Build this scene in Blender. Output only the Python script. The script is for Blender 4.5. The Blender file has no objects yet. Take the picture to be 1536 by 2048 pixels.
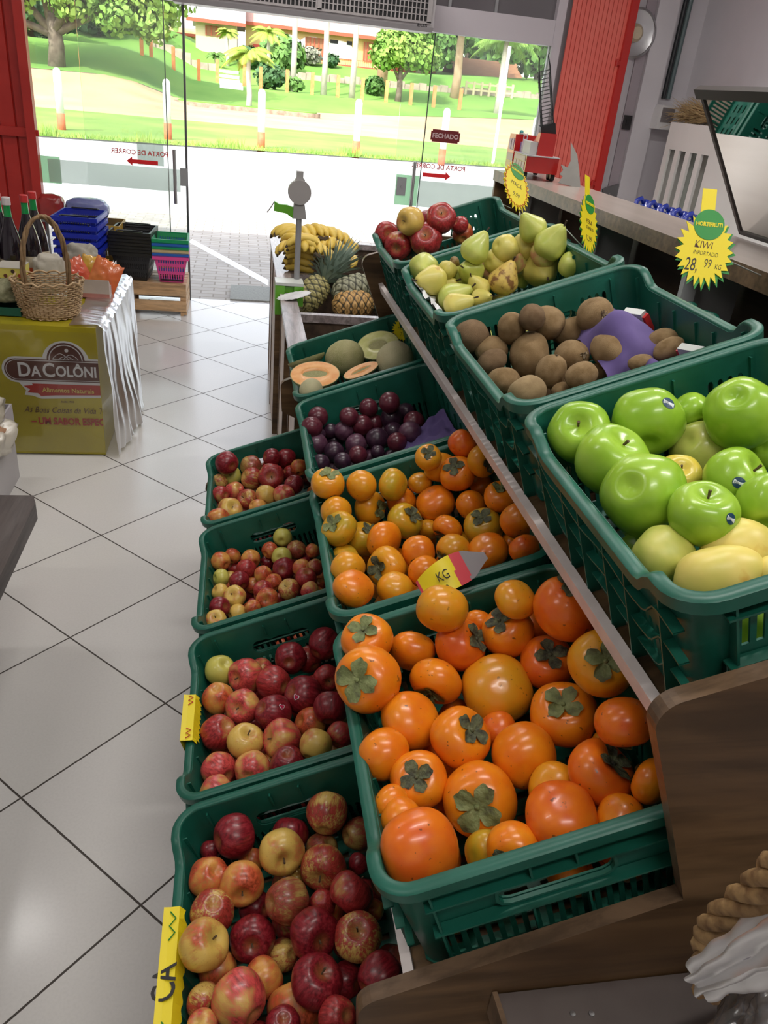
import bpy, bmesh, math, random
import numpy as np
from mathutils import Vector, Matrix
from mathutils.geometry import tessellate_polygon
from mathutils.bvhtree import BVHTree
from mathutils import noise as mnoise

SC = bpy.context.scene
COL = SC.collection
R = math.radians
random.seed(7)

# ------------------------------------------------------------------ camera
F_PX = 1562.19                     # focal length for a 1536 x 2048 picture
YAW, PITCH, ROLL = 0.208529417, 0.493763689, 0.105930983
CAM = Vector((0.84290156, -3.04949354, 1.61292525))
_f = Vector((math.sin(YAW)*math.cos(PITCH), math.cos(YAW)*math.cos(PITCH), -math.sin(PITCH)))
_r = Vector((math.cos(YAW), -math.sin(YAW), 0)); _u = _r.cross(_f)
CR = _r*math.cos(ROLL) + _u*math.sin(ROLL)
CU = -_r*math.sin(ROLL) + _u*math.cos(ROLL)
CF = _f
cam_d = bpy.data.cameras.new('camera'); cam = bpy.data.objects.new('camera', cam_d); COL.objects.link(cam)
cam_d.sensor_fit = 'HORIZONTAL'; cam_d.sensor_width = 36; cam_d.lens = F_PX/1536*36
cam_d.clip_start = .02; cam_d.clip_end = 400
_m = Matrix((CR, CU, -CF)).transposed().to_4x4(); _m.translation = CAM
cam.matrix_world = _m
SC.camera = cam

# ------------------------------------------------------------------ view, sky, sun, lamps
SC.view_settings.view_transform = 'Standard'; SC.view_settings.look = 'None'
SC.view_settings.gamma = 1; SC.view_settings.exposure = 0.0
SC.view_settings.use_curve_mapping = False
W = bpy.data.worlds.new('sky'); SC.world = W; W.use_nodes = True
_nt = W.node_tree; _nt.nodes.clear()
_sky = _nt.nodes.new('ShaderNodeTexSky'); _sky.sky_type = 'NISHITA'
_sky.sun_disc = False; _sky.sun_elevation = R(48); _sky.sun_rotation = R(215); _sky.air_density = 1.2; _sky.dust_density = 2.5
_bg = _nt.nodes.new('ShaderNodeBackground'); _bg.inputs[1].default_value = .62
_wo = _nt.nodes.new('ShaderNodeOutputWorld')
_hs = _nt.nodes.new('ShaderNodeHueSaturation'); _hs.inputs['Saturation'].default_value = .35; _nt.links.new(_sky.outputs[0], _hs.inputs['Color']); _nt.links.new(_hs.outputs[0], _bg.inputs[0]); _nt.links.new(_bg.outputs[0], _wo.inputs[0])
sun_d = bpy.data.lights.new('sun', 'SUN'); sun = bpy.data.objects.new('sun', sun_d); COL.objects.link(sun)
sun_d.energy = 6.2; sun_d.angle = R(1.5); sun_d.color = (1, .96, .88)
# shines from behind and to the left of the viewer, so the pavement by the door lies in the building's shade
sun.rotation_euler = Vector((.45, .62, -.78)).to_track_quat('-Z', 'Y').to_euler()
# daylight portal in the shop front
pd = bpy.data.lights.new('doorway_portal', 'AREA'); po = bpy.data.objects.new('doorway_portal', pd); COL.objects.link(po)
pd.shape = 'RECTANGLE'; pd.size = 3.7; pd.size_y = 2.5; po.location = (1.3, 3.46, 1.22)
po.rotation_euler = (R(-90), 0, 0); pd.cycles.is_portal = True
TUBES = [(-.9, -2.6), (1.2, -3.6), (1.2, -1.9), (2.9, -2.6), (-.9, .2), (1.2, .2), (2.9, .2), (1.2, 2.2)]
TUBE_Z = 3.16
for i, (x, y) in enumerate(TUBES):
    ld = bpy.data.lights.new('tube_light', 'AREA'); lo = bpy.data.objects.new('tube_light', ld); COL.objects.link(lo)
    ld.shape = 'RECTANGLE'; ld.size = 1.2; ld.size_y = .09; ld.energy = 24 if x > 2 else (9 if x < 0 else 16); ld.color = (1, .965, .92)
    lo.location = (x, y, TUBE_Z-.075)

# ------------------------------------------------------------------ pixel rays met with real planes
def ray(x, y): return CF + CR*((x-768)/F_PX) - CU*((y-1024)/F_PX)
def onz(x, y, z): d = ray(x, y); return CAM + d*((z-CAM.z)/d.z)
def ony(x, y, Y): d = ray(x, y); return CAM + d*((Y-CAM.y)/d.y)
def onx(x, y, X): d = ray(x, y); return CAM + d*((X-CAM.x)/d.x)
def onplane(x, y, P, N): d = ray(x, y); return CAM + d*((P-CAM).dot(N)/d.dot(N))

# ------------------------------------------------------------------ object helpers
def tag(o, label=None, cat=None, group=None, kind=None):
    if label: o['label'] = label
    if cat: o['category'] = cat
    if group: o['group'] = group
    if kind: o['kind'] = kind
    return o
def empty(name, loc=(0,0,0), label=None, cat=None, group=None, rz=0):
    o = bpy.data.objects.new(name, None); COL.objects.link(o); o.location = loc; o.rotation_euler = (0, 0, rz)
    o.empty_display_size = .05
    return tag(o, label, cat, group)
def link(name, me, parent=None, mats=None, smooth=False):
    if mats is not None:
        me.materials.clear()
        for m in (mats if isinstance(mats, (list, tuple)) else [mats]): me.materials.append(m)
    if smooth:
        me.polygons.foreach_set('use_smooth', [True]*len(me.polygons))
    o = bpy.data.objects.new(name, me); COL.objects.link(o)
    if parent is not None: o.parent = parent
    return o
def shade_auto(me, ang=40):
    me.polygons.foreach_set('use_smooth', [True]*len(me.polygons))
    try: me.set_sharp_from_angle(angle=R(ang))
    except Exception: pass
def copy_tree(o, parent=None):
    c = o.copy(); COL.objects.link(c); c.parent = parent
    for ch in list(o.children): copy_tree(ch, c)
    return c

class MB:
    """collects shapes into one mesh"""
    def __init__(s): s.v = []; s.f = []; s.mi = []; s.cur = 0
    def add(s, vs, fs):
        n = len(s.v); s.v += [tuple(v) for v in vs]; s.f += [tuple(i+n for i in f) for f in fs]; s.mi += [s.cur]*len(fs)
    def box(s, x0, x1, y0, y1, z0, z1, M=None, cut=0):
        vs = [Vector((x, y, z)) for z in (z0, z1) for y in (y0, y1) for x in (x0, x1)]
        if M is not None: vs = [M @ v for v in vs]
        s.add(vs, [(0,2,3,1), (4,5,7,6), (0,1,5,4), (2,6,7,3), (0,4,6,2), (1,3,7,5)])
    def prism(s, pts, h0, h1, M=None, axis='z'):
        """extrude the closed 2D outline pts from h0 to h1"""
        n = len(pts)
        def P(a, b, h):
            v = Vector((a, b, h)) if axis == 'z' else (Vector((a, h, b)) if axis == 'y' else Vector((h, a, b)))
            return M @ v if M is not None else v
        vs = [P(a, b, h0) for a, b in pts] + [P(a, b, h1) for a, b in pts]
        tri = tessellate_polygon([[Vector((a, b, 0)) for a, b in pts]])
        fs = [tuple(t) for t in tri] + [tuple(i+n for i in reversed(t)) for t in tri]
        fs += [(i, (i+1) % n, (i+1) % n+n, i+n) for i in range(n)]
        s.add(vs, fs)
    def holed(s, outer, holes, h0, h1, fn):
        """plate with holes; fn(a, b, h) maps to 3D"""
        loops = [outer]+holes
        flat = [p for l in loops for p in l]; n = len(flat)
        tri = tessellate_polygon([[Vector((a, b, 0)) for a, b in l] for l in loops])
        vs = [fn(a, b, h0) for a, b in flat]+[fn(a, b, h1) for a, b in flat]
        fs = [tuple(t) for t in tri]+[tuple(i+n for i in reversed(t)) for t in tri]
        k = 0
        for l in loops:
            m = len(l)
            fs += [(k+i, k+(i+1) % m, k+(i+1) % m+n, k+i+n) for i in range(m)]; k += m
        s.add(vs, fs)
    def tube(s, pts, rad, seg=8, caps=True, flat=None):
        pts = [Vector(p) for p in pts]; n = len(pts)
        rs = rad if isinstance(rad, (list, tuple)) else [rad]*n
        t0 = (pts[1]-pts[0]).normalized(); up = Vector((0, 0, 1)) if abs(t0.z) < .9 else Vector((1, 0, 0))
        a = t0.cross(up).normalized(); vs = []; fs = []
        for i, p in enumerate(pts):
            t = (pts[min(i+1, n-1)]-pts[max(i-1, 0)]).normalized()
            a = (a-t*a.dot(t)).normalized(); b = t.cross(a)
            for k in range(seg):
                w = 2*math.pi*k/seg; vs.append(p+(a*math.cos(w)+b*math.sin(w)*(flat or 1))*rs[i])
        for i in range(n-1):
            for k in range(seg):
                fs.append((i*seg+k, i*seg+(k+1) % seg, (i+1)*seg+(k+1) % seg, (i+1)*seg+k))
        if caps: fs += [tuple(reversed(range(seg))), tuple(range((n-1)*seg, n*seg))]
        s.add(vs, fs)
    def lathe(s, prof, seg=24, M=None, wob=None):
        """prof: list of (radius, z)"""
        vs = []; fs = []; n = len(prof)
        for r, z in prof:
            for k in range(seg):
                w = 2*math.pi*k/seg; q = r*(wob(w, z) if wob else 1)
                v = Vector((q*math.cos(w), q*math.sin(w), z)); vs.append(M @ v if M is not None else v)
        for i in range(n-1):
            for k in range(seg): fs.append((i*seg+k, i*seg+(k+1) % seg, (i+1)*seg+(k+1) % seg, (i+1)*seg+k))
        fs += [tuple(reversed(range(seg))), tuple(range((n-1)*seg, n*seg))]
        s.add(vs, fs)
    def grid(s, nu, nv, fn):
        vs = [fn(i/nu, j/nv) for j in range(nv+1) for i in range(nu+1)]
        s.add(vs, [(j*(nu+1)+i, j*(nu+1)+i+1, (j+1)*(nu+1)+i+1, (j+1)*(nu+1)+i) for j in range(nv) for i in range(nu)])
    def mesh(s, name, fix=True):
        me = bpy.data.meshes.new(name); me.from_pydata(s.v, [], s.f)
        me.polygons.foreach_set('material_index', s.mi)
        if fix:
            bm = bmesh.new(); bm.from_mesh(me); bmesh.ops.recalc_face_normals(bm, faces=bm.faces[:]); bm.to_mesh(me); bm.free()
        me.update(); return me
    def build(s, name, mats, parent=None, smooth=False, auto=None, fix=True):
        me = s.mesh(name, fix)
        o = link(name, me, parent, mats, smooth)
        if auto: shade_auto(me, auto)
        return o

def text_mesh(txt, size, depth=.0006, offset=0, shear=0, spacing=1.0, align='CENTER'):
    cu = bpy.data.curves.new('lettering', 'FONT'); cu.body = txt; cu.size = size; cu.extrude = depth; cu.offset = offset
    cu.shear = shear; cu.space_character = spacing; cu.align_x = align; cu.align_y = 'CENTER'; cu.resolution_u = 3
    o = bpy.data.objects.new('lettering', cu); COL.objects.link(o)
    bpy.context.view_layer.update()
    me = bpy.data.meshes.new_from_object(o.evaluated_get(bpy.context.evaluated_depsgraph_get()))
    bpy.data.objects.remove(o); return me
def put_text(name, txt, size, M, mt, parent=None, depth=.0006, offset=0, shear=0, spacing=1.0, align='CENTER', sx=1.0):
    me = text_mesh(txt, size, depth, offset, shear, spacing, align)
    me.transform(M @ Matrix.Diagonal((sx, 1, 1, 1)))
    return link(name, me, parent, mt)
def frame(origin, xdir, ydir):
    x = Vector(xdir).normalized(); y = Vector(ydir); y = (y-x*y.dot(x)).normalized(); z = x.cross(y)
    m = Matrix((x, y, z)).transposed().to_4x4(); m.translation = Vector(origin); return m

# ------------------------------------------------------------------ materials
def pmat(name, col, rough=.5, metal=0, spec=.5, coat=0, trans=0, alpha=1, sss=0, emit=None, estr=0):
    m = bpy.data.materials.new(name); m.use_nodes = True; b = m.node_tree.nodes['Principled BSDF']
    b.inputs['Base Color'].default_value = (*col, 1); b.inputs['Roughness'].default_value = rough
    b.inputs['Metallic'].default_value = metal; b.inputs['Specular IOR Level'].default_value = spec
    b.inputs['Coat Weight'].default_value = coat; b.inputs['Transmission Weight'].default_value = trans; b.inputs['Alpha'].default_value = alpha
    if sss: b.inputs['Subsurface Weight'].default_value = sss; b.inputs['Subsurface Radius'].default_value = (.01, .006, .003)
    if emit: b.inputs['Emission Color'].default_value = (*emit, 1); b.inputs['Emission Strength'].default_value = estr
    m.diffuse_color = (*col, 1)
    return m
def N(m, t, **k):
    n = m.node_tree.nodes.new(t)
    for a, b in k.items(): setattr(n, a, b)
    return n
def L(m, a, b): m.node_tree.links.new(a, b)
def coords(m, scale=(1,1,1), rot=(0,0,0), rnd=True, space='Object'):
    tc = N(m, 'ShaderNodeTexCoord'); mp = N(m, 'ShaderNodeMapping')
    mp.inputs['Scale'].default_value = scale; mp.inputs['Rotation'].default_value = rot
    L(m, tc.outputs[space], mp.inputs['Vector'])
    if rnd:
        oi = N(m, 'ShaderNodeObjectInfo'); mu = N(m, 'ShaderNodeMath', operation='MULTIPLY'); mu.inputs[1].default_value = 37.
        L(m, oi.outputs['Random'], mu.inputs[0]); L(m, mu.outputs[0], mp.inputs['Location'])
    return mp.outputs[0]
def noise(m, vec, scale=5, detail=3, rough=.5, dist=0):
    n = N(m, 'ShaderNodeTexNoise'); n.inputs['Scale'].default_value = scale; n.inputs['Detail'].default_value = detail
    n.inputs['Roughness'].default_value = rough; n.inputs['Distortion'].default_value = dist; L(m, vec, n.inputs['Vector']); return n.outputs['Fac']
def ramp(m, fac, stops, interp='LINEAR'):
    r = N(m, 'ShaderNodeValToRGB'); r.color_ramp.interpolation = interp
    e = r.color_ramp.elements
    while len(e) > 1: e.remove(e[-1])
    e[0].position = stops[0][0]; e[0].color = (*stops[0][1], 1)
    for p, c in stops[1:]: q = e.new(p); q.color = (*c, 1)
    L(m, fac, r.inputs[0]); return r.outputs[0]
def mix(m, fac, a, b, mode='MIX'):
    n = N(m, 'ShaderNodeMix', data_type='RGBA', blend_type=mode)
    if isinstance(fac, (int, float)): n.inputs[0].default_value = fac
    else: L(m, fac, n.inputs[0])
    for i, c in ((6, a), (7, b)):
        if isinstance(c, tuple): n.inputs[i].default_value = (*c, 1)
        else: L(m, c, n.inputs[i])
    return n.outputs[2]
def math_(m, op, a, b=None):
    n = N(m, 'ShaderNodeMath', operation=op)
    for i, c in ((0, a), (1, b)):
        if c is None: continue
        if isinstance(c, (int, float)): n.inputs[i].default_value = c
        else: L(m, c, n.inputs[i])
    return n.outputs[0]
def setc(m, sock, name='Base Color'): L(m, sock, m.node_tree.nodes['Principled BSDF'].inputs[name])
def bump(m, h, strength=.3, dist=.01):
    b = N(m, 'ShaderNodeBump'); b.inputs['Strength'].default_value = strength; b.inputs['Distance'].default_value = dist
    L(m, h, b.inputs['Height']); setc(m, b.outputs[0], 'Normal')
def mottled(name, c1, c2, scale=8, rough=.5, lo=.35, hi=.65, stretch=(1,1,1), detail=4, rnd=True, bmp=0, bd=.005, **k):
    m = pmat(name, c1, rough, **k); v = coords(m, stretch, rnd=rnd); n = noise(m, v, scale, detail)
    setc(m, ramp(m, n, [(lo, c1), (hi, c2)]))
    if bmp: bump(m, n, bmp, bd)
    return m
def wood(name, c1, c2, c3, axis='x', scale=6, rough=.45, rnd=False):
    m = pmat(name, c1, rough)
    st = {'x': (.12, 1, 1), 'y': (1, .12, 1), 'z': (1, 1, .12)}[axis]
    v = coords(m, st, rnd=rnd); n1 = noise(m, v, scale, 5, .6, 1.2); n2 = noise(m, v, scale*6, 4, .65, .3)
    c = ramp(m, n1, [(.34, c1), (.5, c2), (.64, c3)]); c2_ = ramp(m, n2, [(.38, (.45,.45,.45)), (.58, (1,1,1))])
    setc(m, mix(m, .75, c, c2_, 'MULTIPLY')); bump(m, n2, .08, .002); return m
M = {}
M['crate'] = mottled('green_crate_plastic', (.006,.088,.056), (.010,.118,.080), 14, .38, bmp=.05, bd=.002)
M['crate_worn'] = M['crate']
M['panel'] = wood('dark_wood_laminate', (.050,.026,.011), (.135,.075,.033), (.215,.128,.060), 'x', 5, .42)
M['panel_edge'] = wood('wood_edge_band', (.10,.062,.036), (.17,.105,.06), (.22,.14,.085), 'x', 8, .35)
M['board'] = mottled('pale_laminate_top', (.36,.30,.265), (.42,.355,.315), 9, .22, stretch=(1,.1,1))
M['strip'] = mottled('white_painted_metal', (.88,.80,.77), (.78,.70,.67), 30, .35)
M['white'] = pmat('white_plastic', (.8,.8,.8), .35)
M['offwhite'] = mottled('offwhite_panel', (.78,.76,.73), (.83,.81,.78), 3, .4)
M['grey'] = pmat('grey_plastic', (.30,.30,.31), .4)
M['steel'] = pmat('brushed_steel', (.55,.55,.56), .28, metal=1)
M['dark'] = pmat('dark_void', (.012,.012,.013), .7)
M['black'] = pmat('black_plastic', (.012,.012,.014), .35)
M['wall'] = mottled('lilac_grey_wall', (.56,.53,.56), (.61,.58,.61), 2.2, .7, bmp=.04)
M['wall_dark'] = mottled('dark_mauve_band', (.36,.31,.34), (.39,.34,.37), 3, .7)
M['header'] = pmat('header_panel', (.58,.53,.57), .45)
M['red'] = mottled('red_painted_metal', (.43,.022,.016), (.50,.03,.022), 5, .38)
M['red_light'] = mottled('bright_red_sheet', (.78,.13,.10), (.82,.17,.13), 5, .4)
M['red_frame'] = pmat('red_frame_paint', (.50,.018,.014), .35)
M['yellow'] = pmat('yellow_card', (.82,.66,.012), .45)
M['green_card'] = pmat('green_card', (.02,.26,.04), .45)
M['ink'] = pmat('black_marker', (.02,.018,.02), .5)
M['red_ink'] = pmat('red_print', (.55,.02,.02), .45)
M['stem'] = mottled('brown_stem', (.07,.04,.02), (.14,.09,.045), 60, .8)
M['rope'] = mottled('rope_straw', (.20,.11,.045), (.44,.28,.12), 60, .75, bmp=.4)
M['lightwood'] = wood('pale_pine', (.50,.29,.14), (.60,.37,.19), (.67,.44,.25), 'x', 6, .5)
M['ply'] = wood('pale_ply', (.46,.33,.24), (.55,.41,.31), (.6,.46,.35), 'z', 6, .4)
M['rimwood'] = wood('greyed_rim_plank', (.30,.25,.245), (.38,.325,.32), (.43,.38,.37), 'y', 8, .25)
M['darkwood'] = wood('dark_bin_wood', (.045,.028,.018), (.075,.048,.03), (.10,.065,.042), 'y', 5, .5)
M['paper_purple'] = mottled('purple_tray_paper', (.085,.055,.19), (.14,.10,.27), 9, .85, bmp=.4)
M['paper_white'] = mottled('crumpled_white_paper', (.55,.55,.56), (.72,.72,.73), 15, .8, bmp=.5)
def film(name, a=.35, tint=(.95,.95,.97), rough=.12, gl=.5):
    m = bpy.data.materials.new(name); m.use_nodes = True; nt = m.node_tree; nt.nodes.clear()
    o = nt.nodes.new('ShaderNodeOutputMaterial'); t = nt.nodes.new('ShaderNodeBsdfTransparent'); g = nt.nodes.new('ShaderNodeBsdfGlossy')
    d = nt.nodes.new('ShaderNodeBsdfDiffuse'); g.inputs['Roughness'].default_value = rough; t.inputs[0].default_value = (*tint, 1)
    d.inputs[0].default_value = (*tint, 1)
    m1 = nt.nodes.new('ShaderNodeMixShader'); m2 = nt.nodes.new('ShaderNodeMixShader'); fr = nt.nodes.new('ShaderNodeFresnel'); fr.inputs[0].default_value = 1.5
    ad = nt.nodes.new('ShaderNodeMath'); ad.operation = 'MULTIPLY_ADD'; ad.inputs[1].default_value = 1.; ad.inputs[2].default_value = gl*.15
    nt.links.new(fr.outputs[0], ad.inputs[0])
    m1.inputs[0].default_value = a; nt.links.new(t.outputs[0], m1.inputs[1]); nt.links.new(d.outputs[0], m1.inputs[2])
    nt.links.new(ad.outputs[0], m2.inputs[0]); nt.links.new(m1.outputs[0], m2.inputs[1]); nt.links.new(g.outputs[0], m2.inputs[2])
    nt.links.new(m2.outputs[0], o.inputs[0]); return m
M['glass'] = film('clear_glass', .03, (.97,.985,.975), .0, 0)
M['glass_smoke'] = film('smoked_glass', .72, (.20,.18,.195), .05, .2)
M['frost'] = film('frosted_sticker', .34, (.80,.85,.82), .4, .2)
M['frost_green'] = film('green_film_sticker', .4, (.62,.85,.66), .4, .2)
M['stretch'] = film('stretch_film', .62, (.86,.80,.68), .28, .5)
M['bagfilm'] = film('clear_bag_film', .13, (.86,.84,.86), .2, .7)

# ================================================================== ROOM
def struct(name, mb, mt, auto=None): return tag(mb.build(name, mt, auto=auto), kind='structure')
T = .45
def floor_mat():
    m = pmat('white_floor_tiles', (.6,.58,.56), .16, spec=.55); tc = N(m, 'ShaderNodeTexCoord'); sp = N(m, 'ShaderNodeSeparateXYZ'); L(m, tc.outputs['Object'], sp.inputs[0])
    k = 1/(math.sqrt(2)*T)
    masks = []
    cells = []
    for op in ('SUBTRACT', 'ADD'):
        a = math_(m, 'MULTIPLY', math_(m, op, sp.outputs[0], sp.outputs[1]), k)
        fr = math_(m, 'FRACT', math_(m, 'ADD', a, 100.5))
        masks.append(math_(m, 'LESS_THAN', math_(m, 'ABSOLUTE', math_(m, 'SUBTRACT', fr, .5)), .0058)); cells.append(math_(m, 'FLOOR', math_(m, 'ADD', a, 100)))
    g = math_(m, 'MAXIMUM', masks[0], masks[1])
    cv = N(m, 'ShaderNodeCombineXYZ'); L(m, cells[0], cv.inputs[0]); L(m, cells[1], cv.inputs[1])
    wn = N(m, 'ShaderNodeTexWhiteNoise', noise_dimensions='2D'); L(m, cv.outputs[0], wn.inputs['Vector'])
    base = ramp(m, wn.outputs['Value'], [(0, (.60,.58,.555)), (1, (.64,.62,.60))])
    n = noise(m, coords(m, rnd=False), 160, 2); base = mix(m, .06, base, ramp(m, n, [(.3, (.3,.3,.3)), (.6, (1,1,1))]), 'MULTIPLY')
    setc(m, mix(m, g, base, (.045,.035,.028)))
    setc(m, math_(m, 'MULTIPLY_ADD', g, .6), 'Roughness')
    rr = N(m, 'ShaderNodeMath', operation='MULTIPLY_ADD'); L(m, g, rr.inputs[0]); rr.inputs[1].default_value = .6; rr.inputs[2].default_value = .17
    setc(m, rr.outputs[0], 'Roughness')
    h = math_(m, 'SUBTRACT', 1., g); bump(m, h, .5, .002); return m
mb = MB(); mb.box(-3, 4.4, -5, 3.42, -.06, 0); struct('floor', mb, floor_mat())
M['ceiling'] = pmat('white_ceiling', (.80,.79,.78), .8)
mb = MB(); mb.box(-3.1, 4.5, -5.1, 3.9, 3.3, 3.5); struct('ceiling', mb, M['ceiling'])
mb = MB(); mb.box(4.25, 4.4, -5.1, 3.55, 0, 3.3); struct('wall_right', mb, M['wall'])
mb = MB(); mb.box(-3.1, -3, -5.1, 3.55, 0, 3.3); struct('wall_left', mb, M['wall'])
mb = MB(); mb.box(-3, 4.25, -5.1, -5, 0, 3.3); struct('wall_back', mb, M['wall'])
mb = MB(); mb.box(3.14, 4.25, 3.40, 3.55, 0, 3.3); mb.box(-3, -.9, 3.40, 3.55, 0, 3.3); mb.box(-.9, 3.14, 3.40, 3.55, 2.52, 3.3)
struct('wall_front', mb, M['wall'])
# pilaster with a darker band beside it
mb = MB(); mb.box(3.84, 4.0, 3.34, 3.40, 0, 3.3); struct('trim_1', mb, M['wall'])
mb = MB(); mb.box(3.765, 3.84, 3.385, 3.40, 0, 3.3); struct('trim_2', mb, M['wall_dark'])
mb = MB(); mb.box(3.70, 3.73, 3.37, 3.40, 0, 3.3); struct('trim_3', mb, M['wall'])
# header beam and dark transom above the door
mb = MB(); mb.box(-.9, 3.14, 3.34, 3.44, 2.005, 2.165); struct('trim_4', mb, M['header'])
mb = MB(); mb.box(-.9, 3.14, 3.39, 3.40, 2.165, 2.52); w1 = struct('window_1', mb, M['glass_smoke'])
for x in (.9, 2.28, 2.62): 
    mb = MB(); mb.box(x, x+.02, 3.375, 3.415, 2.165, 2.52); o = mb.build('frame', M['grey'], w1)
mb = MB(); mb.box(3.075, 3.14, 3.33, 3.42, 0, 2.52); struct('trim_5', mb, M['header'])

# sliding glass doors -------------------------------------------------
def glass_leaf(n, x0, x1, y, label):
    mb = MB(); mb.box(x0, x1, y-.005, y+.005, .02, 2.005); o = mb.build('door_%d' % n, M['glass']); tag(o, kind='structure'); return o
d1 = glass_leaf(1, -.9, .315, 3.385, ''); d2 = glass_leaf(2, -.25, .445, 3.365, ''); d3 = glass_leaf(3, 2.0, 3.075, 3.385, ''); d4 = glass_leaf(4, 2.205, 3.075, 3.365, '')
M['gedge'] = pmat('glass_edge', (.05,.075,.065), .15)
for d, x, y in ((d1, .312, 3.385), (d4, 2.2, 3.365)):
    mb = MB(); mb.box(x, x+.007, y-.006, y+.006, .02, 2.0); mb.build('edge', M['gedge'], d)
M['grey_dark'] = pmat('grey_metal', (.13,.13,.14), .3, metal=.6)
mb = MB(); mb.box(.440, .456, 3.355, 3.375, .0, 2.0); mb.build('edge', M['grey_dark'], d2)
# pull bars, locks and film stickers
mb = MB(); mb.tube([(.365, 3.32, .72), (.365, 3.32, 1.09)], .013, 10); mb.box(.358, .372, 3.32, 3.36, .78, .80); mb.box(.358, .372, 3.32, 3.36, 1.02, 1.04)
mb.build('handle', M['steel'], d2, auto=40)
mb = MB(); mb.box(.40, .452, 3.345, 3.375, .845, .965); mb.build('lock', M['grey'], d2)
mb = MB(); mb.tube([(2.145, 3.33, .80), (2.145, 3.33, 1.15)], .013, 10); mb.box(2.138, 2.152, 3.33, 3.38, .86, .88); mb.box(2.138, 2.152, 3.33, 3.38, 1.08, 1.10); mb.build('handle', M['steel'], d3, auto=40)
mb = MB(); mb.box(2.03, 2.10, 3.365, 3.40, .90, 1.03); mb.tube([(2.065, 3.365, .965), (2.065, 3.355, .965)], .008, 10); mb.build('lock', M['grey'], d3)
mb = MB(); mb.box(-.52, .40, 3.358, 3.3595, .80, .955); mb.build('film_band', M['frost'], d2)
mb = MB(); mb.box(-.89, -.44, 3.378, 3.3795, .79, .97); mb.build('film_band', M['frost_green'], d1)
mb = MB(); mb.box(2.205, 3.07, 3.358, 3.3595, .83, 1.02); mb.build('film_band', M['frost'], d4)
mb = MB(); mb.box(2.02, 2.20, 3.378, 3.3795, .83, 1.05); mb.build('film_band', M['frost_green'], d3)
mb = MB(); mb.box(.10, .285, 3.3775, 3.3785, .965, 1.115); mb.build('notice', M['frost'], d1)
def flipM(x, z, y, tilt=0): return frame((x, y, z), (-1, 0, 0), (0, 0, 1))
put_text('lettering', 'PORTA DE CORRER', .045, flipM(.12, 1.045, 3.356), M['red_ink'], d2, offset=.0006)
put_text('lettering', 'PORTA DE CORRER', .048, flipM(2.34, 1.125, 3.356), M['red_ink'], d4, offset=.0006)
M['arrow'] = pmat('red_arrow_film', (.75,.01,.015), .45)
def arrow(x, z, s, par):
    mb = MB(); mb.prism([(x-s*.11, z-.014), (x+s*.07, z-.014), (x+s*.07, z-.03), (x+s*.11, z), (x+s*.07, z+.03), (x+s*.07, z+.014), (x-s*.11, z+.014)], 3.355, 3.3562, axis='y')
    mb.build('arrow', M['arrow'], par)
arrow(.135, .985, -1, d2); arrow(2.33, 1.065, 1, d4)
# closed sign (turned so FECHADO faces in)
mb = MB(); x0, x1, z0, z1, c = 2.25, 2.475, 1.30, 1.385, .012
mb.prism([(x0+c, z0), (x1-c, z0), (x1-c, z0+c), (x1, z0+c), (x1, z1-c), (x1-c, z1-c), (x1-c, z1), (x0+c, z1), (x0+c, z1-c), (x0, z1-c), (x0, z0+c), (x0+c, z0+c)], 3.350, 3.358, axis='y')
sg = mb.build('closed_sign', pmat('maroon_sign', (.16,.008,.010), .4)); tag(sg, 'dark red FECHADO sign stuck on the glass door', 'sign')
put_text('lettering', 'FECHADO', .044, frame((2.3625, 3.349, 1.3425), (1,0,0), (0,0,1)), pmat('sign_letters', (.62,.45,.45), .5), sg, offset=.0012)

# ceiling tube fixtures ------------------------------------------------
proto = None
for x, y in TUBES:
    if proto is None:
        proto = empty('ceiling_light', (x, y, 0), 'white twin tube batten light on the ceiling', 'ceiling light', 'tube lights on the ceiling')
        mb = MB(); mb.box(-.62, .62, -.06, .06, TUBE_Z-.03, 3.3); mb.build('housing', M['white'], proto)
        mt = pmat('lit_tube', (.9,.9,.9), .4, emit=(1,.97,.93), estr=6)
        for s in (-.03, .03):
            mb = MB(); mb.tube([(-.6, s, TUBE_Z-.048), (.6, s, TUBE_Z-.048)], .013, 10); mb.build('tube', mt, proto, smooth=True)
    else:
        c = copy_tree(proto); c.location = (x, y, 0)

# air curtain ----------------------------------------------------------
ac = empty('air_curtain', (1.3, 3.25, 2.0), 'long white air curtain with dark slotted grille above the open door', 'air curtain')
mb = MB(); mb.prism([(3.10, 2.012), (3.13, 1.985), (3.335, 1.985), (3.335, 2.26), (3.10, 2.26)], .40-1.3, 2.13-1.3, axis='x')
o = mb.build('housing', mottled('pale_grey_housing', (.42,.39,.40), (.46,.43,.44), 3, .4), ac); o.matrix_parent_inverse = Matrix.Identity(4); o.location = (0, -3.25, -2.0)
mb = MB(); mb.box(.62-1.3, 2.08-1.3, 3.094, 3.0995, 2.045, 2.25); o = mb.build('grille_recess', M['dark'], ac); o.location = (0, -3.25, -2.0)
mb = MB()
k = 0; x = .62
while x < 2.08: mb.box(x-1.3, x+.008-1.3, 3.084, 3.096, 2.04, 2.255); x += .028
for z in (2.075, 2.11, 2.145, 2.18, 2.215): mb.box(.62-1.3, 2.08-1.3, 3.088, 3.094, z, z+.006)
for x in (.60, 1.33, 2.075): mb.box(x-1.3, x+.03-1.3, 3.080, 3.099, 2.035, 2.26)
mb.box(.60-1.3, 2.105-1.3, 3.080, 3.099, 2.028, 2.042)
o = mb.build('grille', mottled('grille_plastic', (.34,.31,.31), (.38,.35,.35), 3, .4), ac); o.location = (0, -3.25, -2.0)
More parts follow.
